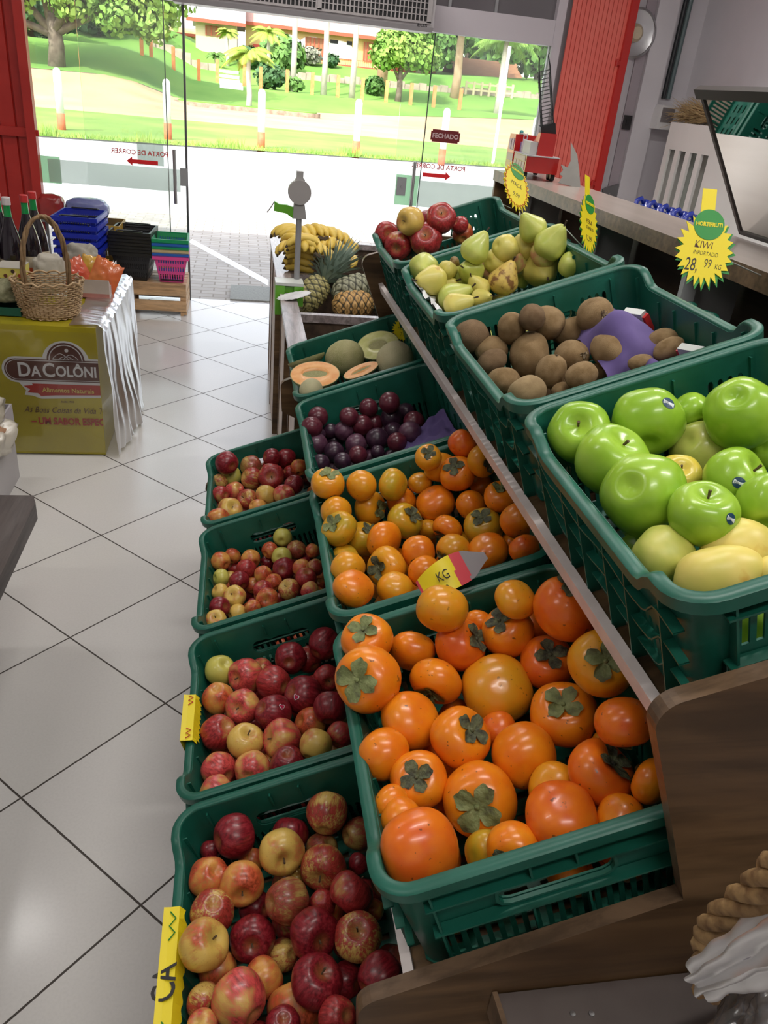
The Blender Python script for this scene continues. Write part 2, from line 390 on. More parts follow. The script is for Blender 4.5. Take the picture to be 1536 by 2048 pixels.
put_text('logo', 'EOS', .026, frame((2.05-1.3, 3.0985-3.25, 2.018-2.0), (1,0,0), (0,0,1)), M['ink'], ac, offset=.0005, sx=1.5)

# red folding shutters ---------------------------------------------------
def ribbed(name, x0, x1, y, z0, z1, pitch, mt, par, depth=.016):
    pts = []; x = x0
    while x < x1-1e-6:
        a = min(x+pitch*.86, x1); pts += [(x, y), (a, y)]
        if a < x1: pts += [(a+pitch*.05, y+depth), (min(x+pitch*.95, x1), y+depth)]
        x += pitch
    back = [(b[0], y+depth+.006) for b in reversed(pts)]
    mb = MB(); mb.prism(pts+back, z0, z1); return mb.build(name, mt, par)
sh = empty('shutter_door', (-.9, 3.28, 0), 'dark red vertically ribbed metal shutter door beside the stacked baskets', 'shutter')
ribbed('sheet', -.75, .33, 0, .03, 3.2, .108, M['red'], sh)
mb = MB(); mb.box(.285, .345, -.045, .03, .03, 3.2); mb.build('frame_post', M['red'], sh)
mb = MB(); mb.box(-.75, .29, -.03, .0, 1.09, 1.15); mb.build('cross_rail', M['red'], sh)
mb = MB(); mb.box(.345, .36, -.02, .0, 1.10, 1.14); mb.build('latch', M['red'], sh)
sh.location = (-.905, 3.30, 0)
sh2 = empty('shutter_door', (3.14, 3.33, 0), 'bright red narrow ribbed metal shutter door against the grey wall', 'shutter')
sh2.location = (3.17, 3.30, 0)
ribbed('sheet', 0, .43, 0, .03, 3.2, .0338, M['red_light'], sh2, .009)
mb = MB(); mb.box(.43, .485, -.03, .03, .03, 3.2); mb.build('frame_post', M['red_frame'], sh2)
for z in (1.10, 1.93):
    mb = MB(); mb.box(.40, .44, -.028, -.002, z, z+.03); mb.tube([(.405, -.03, z-.01), (.405, -.03, z+.04)], .008, 8); mb.build('bolt', M['red_frame'], sh2)

# things on the grey wall -------------------------------------------------
o = empty('round_lamp', (3.70, 3.39, 2.15), 'round polished metal wall lamp half hidden behind the red shutter', 'wall lamp')
mb = MB(); Mx = Matrix.Rotation(R(90), 4, 'X')
mb.lathe([(.165, 0), (.165, .05), (.15, .06), (.148, .05), (.10, .035), (.0001, .03)], 40, Mx); mb.build('dish', M['steel'], o, auto=35)
mb = MB(); mb.lathe([(.05, .03), (.06, .055), (.04, .08), (.0001, .085)], 24, Mx); mb.build('bulb_cover', pmat('warm_diffuser', (.6,.5,.35), .3), o, auto=35)
mb = MB(); mb.tube([(4.06, 3.385, 1.75), (4.06, 3.385, 3.28)], .016, 10); o = mb.build('conduit', pmat('black_conduit', (.02,.022,.025), .4), auto=40); tag(o, 'black cable conduit running down the grey wall', 'conduit')
mb = MB(); mb.tube([(4.10, 3.385, 1.75), (4.10, 3.385, 3.28)], .018, 10); o = mb.build('conduit', pmat('teal_grey_conduit', (.10,.14,.145), .4), auto=40); tag(o, 'grey green conduit beside the black one on the wall', 'conduit')
o = empty('paper_dispenser', (4.10, 3.36, 1.62), 'white wall dispenser with a grey window below the conduits', 'dispenser')
mb = MB(); mb.prism([(-.12, -.08), (.12, -.08), (.13, .0), (.12, .085), (-.11, .085), (-.12, .0)], -.13, .03, axis='y'); mb.build('case', pmat('pale_case', (.62,.6,.6), .35), o)
mb = MB(); mb.box(-.10, .0, -.134, -.13, -.03, .07); mb.build('window', pmat('grey_window', (.18,.16,.16), .2), o)
o = empty('wall_socket', (3.80, 3.375, 1.562), 'small black socket on the grey wall', 'socket')
mb = MB(); mb.box(-.03, .03, -.012, .025, -.05, .05); mb.build('plate', M['black'], o)
mb = MB(); mb.box(-.012, .012, -.018, -.012, -.02, .02); mb.build('outlet', M['dark'], o)
o = empty('junction_box', (3.80, 3.37, 1.02), 'grey metal plate low on the wall behind the shelf board', 'plate')
mb = MB(); Mr = Matrix.Rotation(R(-20), 4, 'Y'); mb.box(-.07, .07, -.02, .02, -.08, .08, Mr); mb.build('lid', pmat('grey_lid', (.14,.14,.145), .35), o)
mb = MB(); mb.tube([(-.03, -.022, .02), (-.03, -.028, .02)], .006, 8); mb.build('screw', M['steel'], o)

# white slatted cabinet against the wall ----------------------------------
cb = empty('white_cabinet', (4.12, 2.3, 0), 'tall white cabinet with four narrow vertical openings against the wall', 'cabinet')
Y0, Y1, X0 = 1.2, 3.05, 4.0
holes = []
for i in range(4):
    a = 2.985-i*.16; holes.append([(a-.10, .62), (a, .62), (a, 1.42), (a-.10, 1.42)])
mb = MB(); mb.holed([(Y0, .02), (Y1, .02), (Y1, 1.60), (Y0, 1.60)], holes, 4.0-4.12, 4.02-4.12, lambda a, b, h: Vector((h, a-2.3, b))); mb.build('front_panel', M['offwhite'], cb)
mb = MB(); mb.box(-.10, .12, Y0-2.3, Y1-2.3, 0, .02); mb.box(-.10, .12, Y0-2.3, Y1-2.3, 1.58, 1.60); mb.box(-.10, .12, Y0-2.3, Y0-2.28, .02, 1.58); mb.box(-.10, .12, Y1-2.32, Y1-2.3, .02, 1.58); mb.build('carcass', M['offwhite'], cb)
mb = MB(); mb.box(.08, .10, Y0-2.28, Y1-2.32, .02, 1.58); mb.build('inner_back', pmat('pale_green_grey', (.50,.53,.48), .6), cb)
def tuft(name, c, n, ln, wd, mt, dirx, spread, seed):
    rnd = random.Random(seed); mb = MB()
    for i in range(n):
        p = Vector(c)+Vector((rnd.uniform(-1,1)*wd[0], rnd.uniform(-1,1)*wd[1], rnd.uniform(-1,1)*wd[2]))
        d = (Vector(dirx)+Vector((rnd.uniform(-1,1), rnd.uniform(-1,1), rnd.uniform(-1,1)))*spread).normalized()
        l = ln*rnd.uniform(.5, 1); q = p+d*l; s = d.cross(Vector((0,0,1))).normalized()*.0025
        mb.tube([p, (p+q)/2+Vector((0,0,rnd.uniform(-.01,.015))), q], [.0018, .0022, .0006], 4, caps=False)
    return mb.build(name, mt, fix=False)
M['straw'] = mottled('straw', (.30,.20,.09), (.55,.40,.2), 30, .8)
o = tuft('straw_broom', (4.11, 2.75, 1.66), 700, .30, (.04,.22,.03), M['straw'], (0,1,.05), .35, 3); tag(o, 'bundle of dry straw lying on top of the white cabinet', 'straw broom')

# blue plastic jugs on a ledge behind the board
lg = MB(); lg.box(2.72, 3.40, .30, 1.75, 0, 1.02); o = lg.build('low_shelf_unit', M['offwhite']); tag(o, 'white ledge behind the display holding blue jugs', 'shelf unit')
M['bluejug'] = pmat('glossy_blue_plastic', (.01,.03,.30), .18, coat=.4)
jp = None
jl = ['blue glossy plastic jug, farthest from the mirror in its row', 'blue glossy jug, second from the red shutter side', 'blue glossy jug in the middle of its row', 'blue glossy jug, second from the mirror side', 'blue glossy jug at the mirror end of its row']
for i in range(5):
    q = onz(1290+i*25, 412+i*8, 1.15)
    if jp is None:
        jp = empty('plastic_jug', (0,0,0)); mb = MB(); mb.lathe([(.045, 0), (.055, .02), (.056, .09), (.045, .125), (.02, .145), (.02, .165), (.0001, .166)], 20); mb.build('body', M['bluejug'], jp, smooth=True)
        mb = MB(); mb.tube([(.02, 0, .15), (.045, 0, .172), (.075, 0, .16), (.085, 0, .12), (.07, 0, .08), (.05, 0, .06)], .014, 10); mb.build('handle', M['bluejug'], jp, smooth=True)
        j = jp
    else: j = copy_tree(jp)
    j.location = (q.x, q.y, 1.02); j.rotation_euler = (0, 0, R(200)); tag(j, jl[i], 'jug', 'blue jugs behind the board')

# ================================================================== TIERED DISPLAY STAND
TILT = R(20); CT, ST = math.cos(TILT), math.sin(TILT)
CW, CL, CH = .36, .437, .165          # crate width (up the slope), length, height
TIER = {'low': Vector((.742, 0, .567)), 'mid': Vector((.973, 0, .92)), 'up': Vector((1.193, 0, 1.262))}
def origin(t): A = TIER[t]; return Vector((A.x+CH*ST, 0, A.z-CH*CT))
def crate_M(t, y): return Matrix.Translation(origin(t)+Vector((0, y, 0))) @ Matrix.Rotation(-TILT, 4, 'Y')
YN, YF = -2.605, -.742
def arc(cx, cz, r, a0, a1, n=6): return [(cx+r*math.cos(R(a0+(a1-a0)*i/n)), cz+r*math.sin(R(a0+(a1-a0)*i/n))) for i in range(n+1)]
def profile():
    """outline of the end panels: three sloping ledges with rounded noses"""
    pts = [(.90, 0), (.80, .30)]
    for dx, dz in ((-.231, -.353), (0, 0)):
        pts += [(.972+dx, .70+dz)] if dx == 0 else []
        pts += arc(.992+dx, .778+dz, .026, 185, 110, 6)+[(1.288+dx, .922+dz), (1.243+dx, 1.033+dz)]
    pts += arc(1.216, 1.165, .026, 195, 110, 6)+[(1.40, 1.255), (1.61, 1.255), (1.61, 0)]
    return pts
stand = empty('display_stand', (1.3, -1.65, 0), 'tiered dark wood fruit display stand sloping up beside the tiled aisle', 'display stand')
def on_stand(o): o.location = (-1.3, 1.65, 0)
for y0, y1 in ((YN, YN+.018), (YF, YF+.018)):
    mb = MB(); mb.prism(profile(), y0, y1, axis='y'); o = mb.build('end_panel', [M['panel'], M['panel_edge']], stand); on_stand(o)
    for p in o.data.polygons:
        if abs(p.normal.y) < .5: p.material_index = 1
for t in ('low', 'mid', 'up'):
    Mt = crate_M(t, 0); mb = MB(); mb.box(.0065, .34, YN+.019, YF-.001, -.018, -.002, Mt); o = mb.build('shelf', M['panel'], stand); on_stand(o)
    mb = MB(); mb.box(-.006, .006, YN+.019, YF-.001, -.022, .006, Mt); o = mb.build('edge_strip', M['strip'], stand); on_stand(o)
mb = MB(); mb.box(1.58, 1.598, YN+.019, YF-.001, .05, 1.0); mb.box(.92, 1.58, YN+.019, YF-.001, .02, .05); o = mb.build('back_panel', M['panel'], stand); on_stand(o)
mb = MB(); mb.box(.905, .92, YN+.021, YF-.001, .0, .38); o = mb.build('kick_board', M['panel'], stand); on_stand(o)

# long pale board on top with its own frame
bd = empty('shelf_unit', (2.12, -1, 0), 'long pale board shelf on dark uprights carrying the toy fire truck', 'shelf')
mb = MB(); mb.box(1.995-2.12, 2.25-2.12, -2.9+1, .75+1, 1.29, 1.335); o = mb.build('board', [M['board'], M['panel_edge']], bd)
for p in o.data.polygons:
    if abs(p.normal.z) < .5: p.material_index = 1
for y in (.725, -2.9):
    mb = MB(); mb.box(2.0-2.12, 2.24-2.12, y+1, y+1.02, 0, 1.29); mb.build('upright', M['panel'], bd)
mb = MB(); mb.box(2.20-2.12, 2.215-2.12, -2.88+1, .725+1, .1, 1.289); mb.build('back_sheet', M['darkwood'], bd)
for y in (-1.08, .33, -.4):
    mb = MB(); mb.box(2.01-2.12, 2.05-2.12, y+1, y+1.02, 1.0, 1.289); mb.box(2.05-2.12, 2.19-2.12, y+1.02, y+1.03, 1.0, 1.289); mb.build('bracket', pmat('pale_grey_bracket', (.42,.42,.43), .4), bd)
mb = MB(); mb.box(1.642-2.12, 2.19-2.12, -2.58+1, .50+1, 1.012, 1.03); mb.build('lower_shelf', M['panel'], bd)

# ================================================================== CRATES
def crate_meshes(flank):
    H, o_ = CH, .012; rc = .032
    def dip(y):   # height of the long side along its length
        e = min(y, CL-y); s = min(max((e-.055)/.035, 0), 1); s = s*s*(3-2*s); return H-.024*s
    x0, x1, y0, y1 = o_, CW-o_, o_, CL-o_
    def path(n_arc=7, n_l=28, n_s=4):
        P = []
        def seg(ax, ay, bx, by, n, nx, ny, side):
            for i in range(n):
                t = i/n; P.append((ax+(bx-ax)*t, ay+(by-ay)*t, nx, ny, side))
        def ar(cx, cy, a0):
            for i in range(n_arc):
                a = R(a0+90*i/n_arc); P.append((cx+rc*math.cos(a), cy+rc*math.sin(a), math.cos(a), math.sin(a), 0))
        seg(x0+rc, y0, x1-rc, y0, n_s, 0, -1, 0); ar(x1-rc, y0+rc, -90); seg(x1, y0+rc, x1, y1-rc, n_l, 1, 0, 1)
        ar(x1-rc, y1-rc, 0); seg(x1-rc, y1, x0+rc, y1, n_s, 0, 1, 0); ar(x0+rc, y1-rc, 90); seg(x0, y1-rc, x0, y0+rc, n_l, -1, 0, 1); ar(x0+rc, y0+rc, 180)
        return P
    P = path(); n = len(P); dr = .010
    def sweep(mb, prof, zf):
        k = len(prof); vs = []
        for (x, y, nx, ny, s) in P:
            top = zf(x, y, s)
            for a, b in prof: vs.append((x+nx*a, y+ny*a, top+b))
        fs = [(i*k+j, ((i+1) % n)*k+j, ((i+1) % n)*k+(j+1) % k, i*k+(j+1) % k) for i in range(n) for j in range(k)]
        mb.add(vs, fs)
    top = lambda x, y, s: dip(y) if s else H
    th = .0026
    rim = MB(); sweep(rim, [(-th-.0005, 0), (-.001, .0022), (o_-.003, .0022), (o_, 0), (o_, -.013), (o_-.0025, -.013), (o_-.0025, -.003), (-th-.0005, -.003)], top)
    out = {'rim': rim.mesh('rim')}; shade_auto(out['rim'], 50)
    def inset(z): return dr*(1-z/H)
    # end walls (short sides, with hand hole and slots)
    def slot(a, b, w): h = w/2; return [(a-h, b[0]), (a+h, b[0]), (a+h, b[1]-h), (a+h*.5, b[1]), (a-h*.5, b[1]), (a-h, b[1]-h)]
    mid = CW/2; hw = .062
    hand = [(mid-hw, .100), (mid-hw+.004, .093), (mid-hw+.012, .0895), (mid+hw-.012, .0895), (mid+hw-.004, .093), (mid+hw, .100), (mid+hw-.001, .112), (mid+hw-.010, .1185),
            (mid+hw-.03, .1185), (mid+.022, .114), (mid, .1175), (mid-.022, .114), (mid-hw+.03, .1185), (mid-hw+.010, .1185), (mid-hw+.001, .112)]
    holes = [hand]+[slot(mid+(i-9.5)*.0135, (.014, .078), .0074) for i in range(20)]
    if flank: holes += [slot(mid+s*(hw+.012+i*.0135), (.094, .134), .0074) for s in (-1, 1) for i in range(4)]
    for nm, yy, sg in (('end_wall', y0, 1), ('end_wall', y1, -1)):
        mb = MB(); fn = lambda a, b, h, yy=yy, sg=sg: Vector((a, yy+sg*(h+inset(b)), b))
        mb.holed([(x0+rc, .0), (x1-rc, .0), (x1-rc, H-.001), (x0+rc, H-.001)], holes, 0, th, fn)
        # ribs outside
        for zt in (.083, .139 if flank else .127):
            for a0, a1 in ((x0+rc, x1-rc),): mb.box(a0, a1, min(yy-sg*.010, yy+sg*.004), max(yy-sg*.010, yy+sg*.004), zt-.0012, zt+.0012)
        for a, z0, z1 in [(x0+rc+.008, 0, H-.012), (x1-rc-.008, 0, H-.012), (mid-.03, 0, .083), (mid+.03, 0, .083), (mid-.024, .127, H-.012), (mid+.024, .127, H-.012)]:
            mb.box(a-.0012, a+.0012, min(yy-sg*.008, yy+sg*.009), max(yy-sg*.008, yy+sg*.009), z0, z1)
        mb.box(x0+rc, x1-rc, min(yy+sg*.004, yy+sg*.012), max(yy+sg*.004, yy+sg*.012), 0, .006)
        # raised frame round the hand hole
        ring = [(mid+(a-mid)*1.06, .104+(b-.104)*1.22) for a, b in hand]
        mb.holed(ring, [hand], -.005, 0, lambda a, b, h, yy=yy, sg=sg: Vector((a, yy+sg*(h+inset(b)*.7), b)))
        out.setdefault('end_wall', []).append(mb.mesh('end_wall'))
    # long walls incl. corners
    for xx, sg in ((x0, 1), (x1, -1)):
        mb = MB(); ys = [y0+rc+(y1-y0-2*rc)*i/28 for i in range(29)]
        outer = [(y0+rc, 0), (y1-rc, 0)]+[(y, dip(y)-.001) for y in reversed(ys)]
        hl = []
        for i in range(20):
            y = CL/2+(i-9.5)*.0155
            if i in (5, 14): continue
            hl.append(slot(y, (.03, .078), .0068)); 
        mb.holed(outer, hl, 0, th, lambda a, b, h, xx=xx, sg=sg: Vector((xx+sg*(h+inset(b)), a, b)))
        # quarter-round corners
        for cy, a0 in ((y0+rc, 180 if sg > 0 else 270), (y1-rc, 90 if sg > 0 else 0)):
            cx = xx+sg*rc; vs = []; m = 8
            for i in range(m+1):
                a = R(a0+90*i/m)
                for z in (0, H*.5, H-.001):
                    q = rc-inset(z); vs += [(cx+q*math.cos(a), cy+q*math.sin(a), z), (cx+(q-th)*math.cos(a), cy+(q-th)*math.sin(a), z)]
            fs = []
            for i in range(m):
                for j in range(2):
                    for k in (0, 1): b0 = i*6+j*2+k; fs.append((b0, b0+6, b0+8, b0+2))
            mb.add(vs, fs)
        # wavy flanges outside, following the rim
        for dz, w in ((.040, .011), (.078, .010), (.112, .008)):
            vs = []; fs = []; m = 40
            for i in range(m+1):
                y = y0+.01+(y1-y0-.02)*i/m; z = dip(y)-dz+.004*math.sin(i/m*math.pi*6)*(1 if dz < .1 else .3)
                for a in (0, -sg*w):
                    for q in (-.0011, .0011): vs.append((xx+sg*inset(z)+a, y, max(z, .004)+q))
            for i in range(m):
                b0 = i*4; fs += [(b0, b0+1, b0+5, b0+4), (b0+2, b0+6, b0+7, b0+3), (b0+1, b0+3, b0+7, b0+5), (b0, b0+4, b0+6, b0+2)]
            mb.add(vs, fs)
        for f_ in (.12, .30, .42, .58, .70, .88):
            y = CL*f_; mb.box(min(xx-sg*.007, xx+sg*.009), max(xx-sg*.007, xx+sg*.009), y-.0012, y+.0012, 0, dip(y)-.012)
        out.setdefault('side_wall', []).append(mb.mesh('side_wall'))
    mb = MB(); q = inset(0)
    holes = []
    for i in range(7):
        for j in range(12):
            a, b = x0+.04+i*.044, y0+.03+j*.031; holes.append([(a-.014, b-.005), (a+.014, b-.005), (a+.014, b+.005), (a-.014, b+.005)])
    mb.holed([(x0+q+.01, y0+q), (x1-q-.01, y0+q), (x1-q, y0+q+.01), (x1-q, y1-q-.01), (x1-q-.01, y1-q), (x0+q+.01, y1-q), (x0+q, y1-q-.01), (x0+q, y0+q+.01)], holes, .001, .004, lambda a, b, h: Vector((a, b, h)))
    out['base'] = mb.mesh('base')
    return out
CMS = [crate_meshes(False), crate_meshes(True)]
for CM in CMS:
    for k in ('rim', 'base'): CM[k].materials.append(M['crate'])
    for k in ('end_wall', 'side_wall'):
        for me in CM[k]: me.materials.append(M['crate']); shade_auto(me, 35)
def crate(Mw, label, group='green plastic crates on the display', flank=True):
    CM = CMS[flank]
    e = empty('fruit_crate', (0,0,0), label, 'crate', group); e.matrix_world = Mw
    link('rim', CM['rim'], e); link('base', CM['base'], e)
    for me in CM['end_wall']: link('end_wall', me, e)
    for me in CM['side_wall']: link('side_wall', me, e)
    return e
LOWY = [-2.583, -2.14, -1.69, -1.24]; MIDY = [-2.583, -2.13, -1.675, -1.222]; UPY = [-2.583, -2.14, -1.70, -1.25]
CR_ = {}
def mk(key, t, y, label): CR_[key] = (crate_M(t, y), crate(crate_M(t, y), label, flank=(t == 'up')))
mk('gala_near', 'low', LOWY[0], 'green crate of big striped apples, lowest tier, nearest the camera end')
mk('gala_second', 'low', LOWY[1], 'green crate of pink red apples, lowest tier, with a folded yellow tag')
mk('small_apples', 'low', LOWY[2], 'green crate of small apples on the lowest tier')
mk('fuji_far', 'low', LOWY[3], 'green crate of dull red apples at the door end of the lowest tier')
mk('persimmon_near', 'mid', MIDY[0], 'green crate of deep orange persimmons against the wooden end panel')
mk('persimmon_far', 'mid', MIDY[1], 'green crate of yellow orange persimmons next to the plums')
mk('plum', 'mid', MIDY[2], 'green crate of dark plums on the middle tier')
mk('melon', 'mid', MIDY[3], 'green crate of whole and cut melons on the middle tier')
mk('granny', 'up', UPY[0], 'green crate of green apples and yellow mangoes on the top tier')
mk('kiwi', 'up', UPY[1], 'green crate of brown kiwis with purple paper on the top tier')
mk('pear', 'up', UPY[2], 'green crate of pears on the top tier')
mk('redapple', 'up', UPY[3], 'green crate of red apples at the door end of the top tier')
# half hidden crates below the pale board
ords = ['first', 'second', 'third', 'fourth', 'fifth', 'sixth', 'seventh', 'eighth', 'ninth', 'tenth', 'eleventh', 'twelfth']
for i in range(6):
    Mw = Matrix.Translation((1.65, -2.56+i*.452, 1.034))
    crate(Mw, 'empty dark green crate under the pale board, %s from its door end' % ords[5-i], 'crates tucked under the board')

# ================================================================== FRUIT
def fruit_mesh(name, fn, nu=28, nv=20, lob=0, lobn=5, disp=.02, seed=0):
    """surface of revolution from fn(t)->(radius, z), t 0 (stem) .. 1 (blossom), gently lobed"""
    rnd = random.Random(seed); off = Vector((rnd.random()*9, rnd.random()*9, rnd.random()*9)); ph = rnd.random()*6
    mb = MB(); vs = []; fs = []
    for j in range(nv+1):
        r, z = fn(j/nv)
        for i in range(nu):
            w = 2*math.pi*i/nu; d = 1+lob*math.cos(lobn*w+ph)*(r if lobn != 2 else 1)
            v = Vector((r*math.cos(w)*d, r*math.sin(w)*d, z)); v += v*disp*mnoise.noise(v*1.1+off); vs.append(v)
    for j in range(nv):
        for i in range(nu): fs.append((j*nu+i, j*nu+(i+1) % nu, (j+1)*nu+(i+1) % nu, (j+1)*nu+i))
    fs += [tuple(range(nu-1, -1, -1)), tuple(range(nv*nu, nv*nu+nu))]
    mb.add(vs, fs); me = mb.mesh(name); me.polygons.foreach_set('use_smooth', [True]*len(me.polygons)); return me
def apple_fn(hz=.9, waist=0, top=.34, bot=.26, wide=0):
    def f(t):
        a = math.pi*t; r = max(math.sin(a), .004)**.86; z = math.cos(a)*hz
        z -= top*math.exp(-(r/.34)**2)*(t < .5)*1.0; z += bot*math.exp(-(r/.30)**2)*(t >= .5)
        r *= 1+waist*math.cos(a); return r, z
    return f
APPLE = [fruit_mesh('apple', apple_fn(.90, .06), lob=.02, seed=1), fruit_mesh('apple', apple_fn(.98, .10), lob=.03, seed=2), fruit_mesh('apple', apple_fn(.86, .03), lob=.015, seed=3), fruit_mesh('apple', apple_fn(.94, .13, .28, .30), lob=.035, seed=4)]
GRAN = [fruit_mesh('green_apple', apple_fn(.90, .07, .30, .20), 36, 26, .022, seed=5), fruit_mesh('green_apple', apple_fn(.95, .11, .28, .20), 36, 26, .03, seed=6), fruit_mesh('green_apple', apple_fn(.86, .05, .30, .18), 36, 26, .03, seed=7)]
def pers_fn(hz=.8, top=.16):
    def f(t):
        a = math.pi*t; s = max(math.sin(a), .004); r = s**.80; z = (1 if math.cos(a) > 0 else -1)*abs(math.cos(a))**.95*hz
        z -= top*math.exp(-(r/.42)**2)*(t < .5); z += .022*math.exp(-(r/.12)**2)*(t >= .5); return r, z
    return f
PERS = [fruit_mesh('persimmon', pers_fn(.80, .20), 40, 28, .018, 4, .03, 8), fruit_mesh('persimmon', pers_fn(.88, .16), 40, 28, .012, 4, .04, 9), fruit_mesh('persimmon', pers_fn(.74, .26), 40, 28, .03, 4, .035, 10)]
def ell(hz):
    return lambda t: (max(math.sin(math.pi*t), .004), math.cos(math.pi*t)*hz)
KIWI = [fruit_mesh('kiwi', ell(1.18), lob=.01, disp=.06, seed=11), fruit_mesh('kiwi', ell(1.26), lob=.01, disp=.08, seed=12)]
PLUM = [fruit_mesh('plum', apple_fn(.98, 0, .12, .04), 22, 16, .01, disp=.02, seed=13), fruit_mesh('plum', apple_fn(.92, .03, .14, .03), 22, 16, .02, disp=.03, seed=14)]
MANGO = [fruit_mesh('mango', ell(1.34), 32, 22, .03, 2, .09, 15)]
def pear_fn(t):
    a = math.pi*t; c = math.cos(a); r = max(math.sin(a), .004)**.9
    k = max(0, c); r *= 1-.50*k**1.2; z = c*(.82 if c < 0 else 1.42); z += .14*math.exp(-(r/.22)**2)*(t > .5); z -= .05*math.exp(-(r/.1)**2)*(t < .5); return r, z
PEAR = [fruit_mesh('pear', pear_fn, 26, 24, .02, disp=.07, seed=16), fruit_mesh('pear', pear_fn, 26, 24, .03, disp=.10, seed=17)]
# small parts
mb = MB(); mb.tube([(0, 0, .42), (.02, .01, .66), (.06, .03, .86)], [.045, .035, .05], 6); STEM = mb.mesh('stem'); STEM.materials.append(M['stem'])
mb = MB(); mb.tube([(0, 0, 1.30), (.03, .0, 1.52), (.10, .03, 1.75)], [.05, .045, .07], 6); PSTEM = mb.mesh('stem'); PSTEM.materials.append(pmat('dark_pear_stem', (.045,.025,.015), .8))
def star(n, r0, r1, z, rough=0, seed=0):
    rnd = random.Random(seed); mb = MB(); vs = [(0, 0, z+.01)]; m = n*2
    for i in range(m):
        w = math.pi*2*i/m; r = (r1 if i % 2 else r0)*(1+rough*rnd.uniform(-1, 1)); vs.append((r*math.cos(w), r*math.sin(w), z+(.05 if i % 2 == 0 else 0)*rnd.random()))
    mb.add(vs, [(0, 1+i, 1+(i+1) % m) for i in range(m)]); return mb
mb = star(5, .13, .07, -.60, .3, 3); BLOS = mb.mesh('blossom_end', False); M['blos'] = mottled('dark_blossom_end', (.05,.035,.015), (.11,.08,.03), 60, .9); BLOS.materials.append(M['blos'])
def drape(me, pts_faces, off=.02):
    """project unit-fruit pieces onto the fruit surface from above"""
    bm = bmesh.new(); bm.from_mesh(me); bv = BVHTree.FromBMesh(bm); bm.free(); return bv
def calyx_mesh(base, seed, big=1.0):
    bv = drape(base, None); rnd = random.Random(seed); mb = MB(); nr, na = 6, 48; vs = []; lobes = [rnd.uniform(.85, 1.12) for _ in range(4)]
    for j in range(nr+1):
        for i in range(na):
            w = 2*math.pi*i/na; k = int(((w+math.pi/4) % (2*math.pi))/(math.pi/2)); ph = abs(math.cos(2*w))
            rl = big*(.22+.36*ph**.60*lobes[k % 4])*(1+.05*math.sin(w*13+seed)); r = rl*j/nr
            x, y = r*math.cos(w), r*math.sin(w); hit = bv.ray_cast(Vector((x, y, 3)), Vector((0, 0, -1)))[0]; z = hit.z if hit else .5
            z += .025+.045*(j/nr)**3*(1+math.sin(w*5+seed*2))+.015*math.sin(w*9)*(j/nr); vs.append((x, y, z))
    fs = [(j*na+i, j*na+(i+1) % na, (j+1)*na+(i+1) % na, (j+1)*na+i) for j in range(nr) for i in range(na)]
    mb.add(vs, fs); hit = bv.ray_cast(Vector((0, 0, 3)), Vector((0, 0, -1)))[0]
    mb.lathe([(.075, hit.z+.02), (.07, hit.z+.07), (.045, hit.z+.10), (.0001, hit.z+.10)], 10)
    me = mb.mesh('calyx', False); me.polygons.foreach_set('use_smooth', [True]*len(me.polygons)); me.materials.append(M['calyx']); return me
m = pmat('dried_calyx', (.1,.1,.05), .75); v = coords(m, rnd=True); n_ = noise(m, v, 3.2, 5, .7)
setc(m, ramp(m, n_, [(.30, (.022,.020,.014)), (.45, (.075,.08,.045)), (.60, (.14,.155,.07)), (.75, (.20,.19,.13))])); bump(m, noise(m, v, 9, 4), .6, .004); M['calyx'] = m
m2 = pmat('green_calyx', (.1,.1,.05), .7); v = coords(m2, rnd=True); n_ = noise(m2, v, 2.5, 4, .6)
setc(m2, ramp(m2, n_, [(.30, (.07,.07,.035)), (.5, (.17,.20,.07)), (.70, (.26,.29,.12))])); bump(m2, noise(m2, v, 9, 4), .5, .004); M['calyx_green'] = m2
CAL = [[calyx_mesh(p, 20+i*3+k) for k in range(2)] for i, p in enumerate(PERS)]
CALBIG = [calyx_mesh(p, 40+i, 1.2) for i, p in enumerate(PERS)]
mb = MB(); rnd = random.Random(5)
for i in range(26):
    w = rnd.random()*6.28; r = rnd.uniform(.02, .2); a = Vector((r*math.cos(w)*.6, r*math.sin(w)*.6, 1.14)); b = Vector((r*math.cos(w)*1.5, r*math.sin(w)*1.5, 1.20+rnd.random()*.12)); mb.tube([a, (a+b)/2, b], [.03, .035, .01], 4)
KTUFT = mb.mesh('dry_tip'); KTUFT.materials.append(mottled('dry_kiwi_tip', (.12,.08,.04), (.42,.33,.22), 6, .9))
mb = star(6, .16, .09, 1.17, .3, 4); KEND = mb.mesh('stem_scar', False); KEND.materials.append(pmat('kiwi_scar', (.07,.045,.02), .9))
# pointed brown bottom spot of a persimmon
mb = star(6, .05, .022, -.74, .3, 8); PBOT = mb.mesh('blossom_scar', False); PBOT.materials.append(M['dark'])

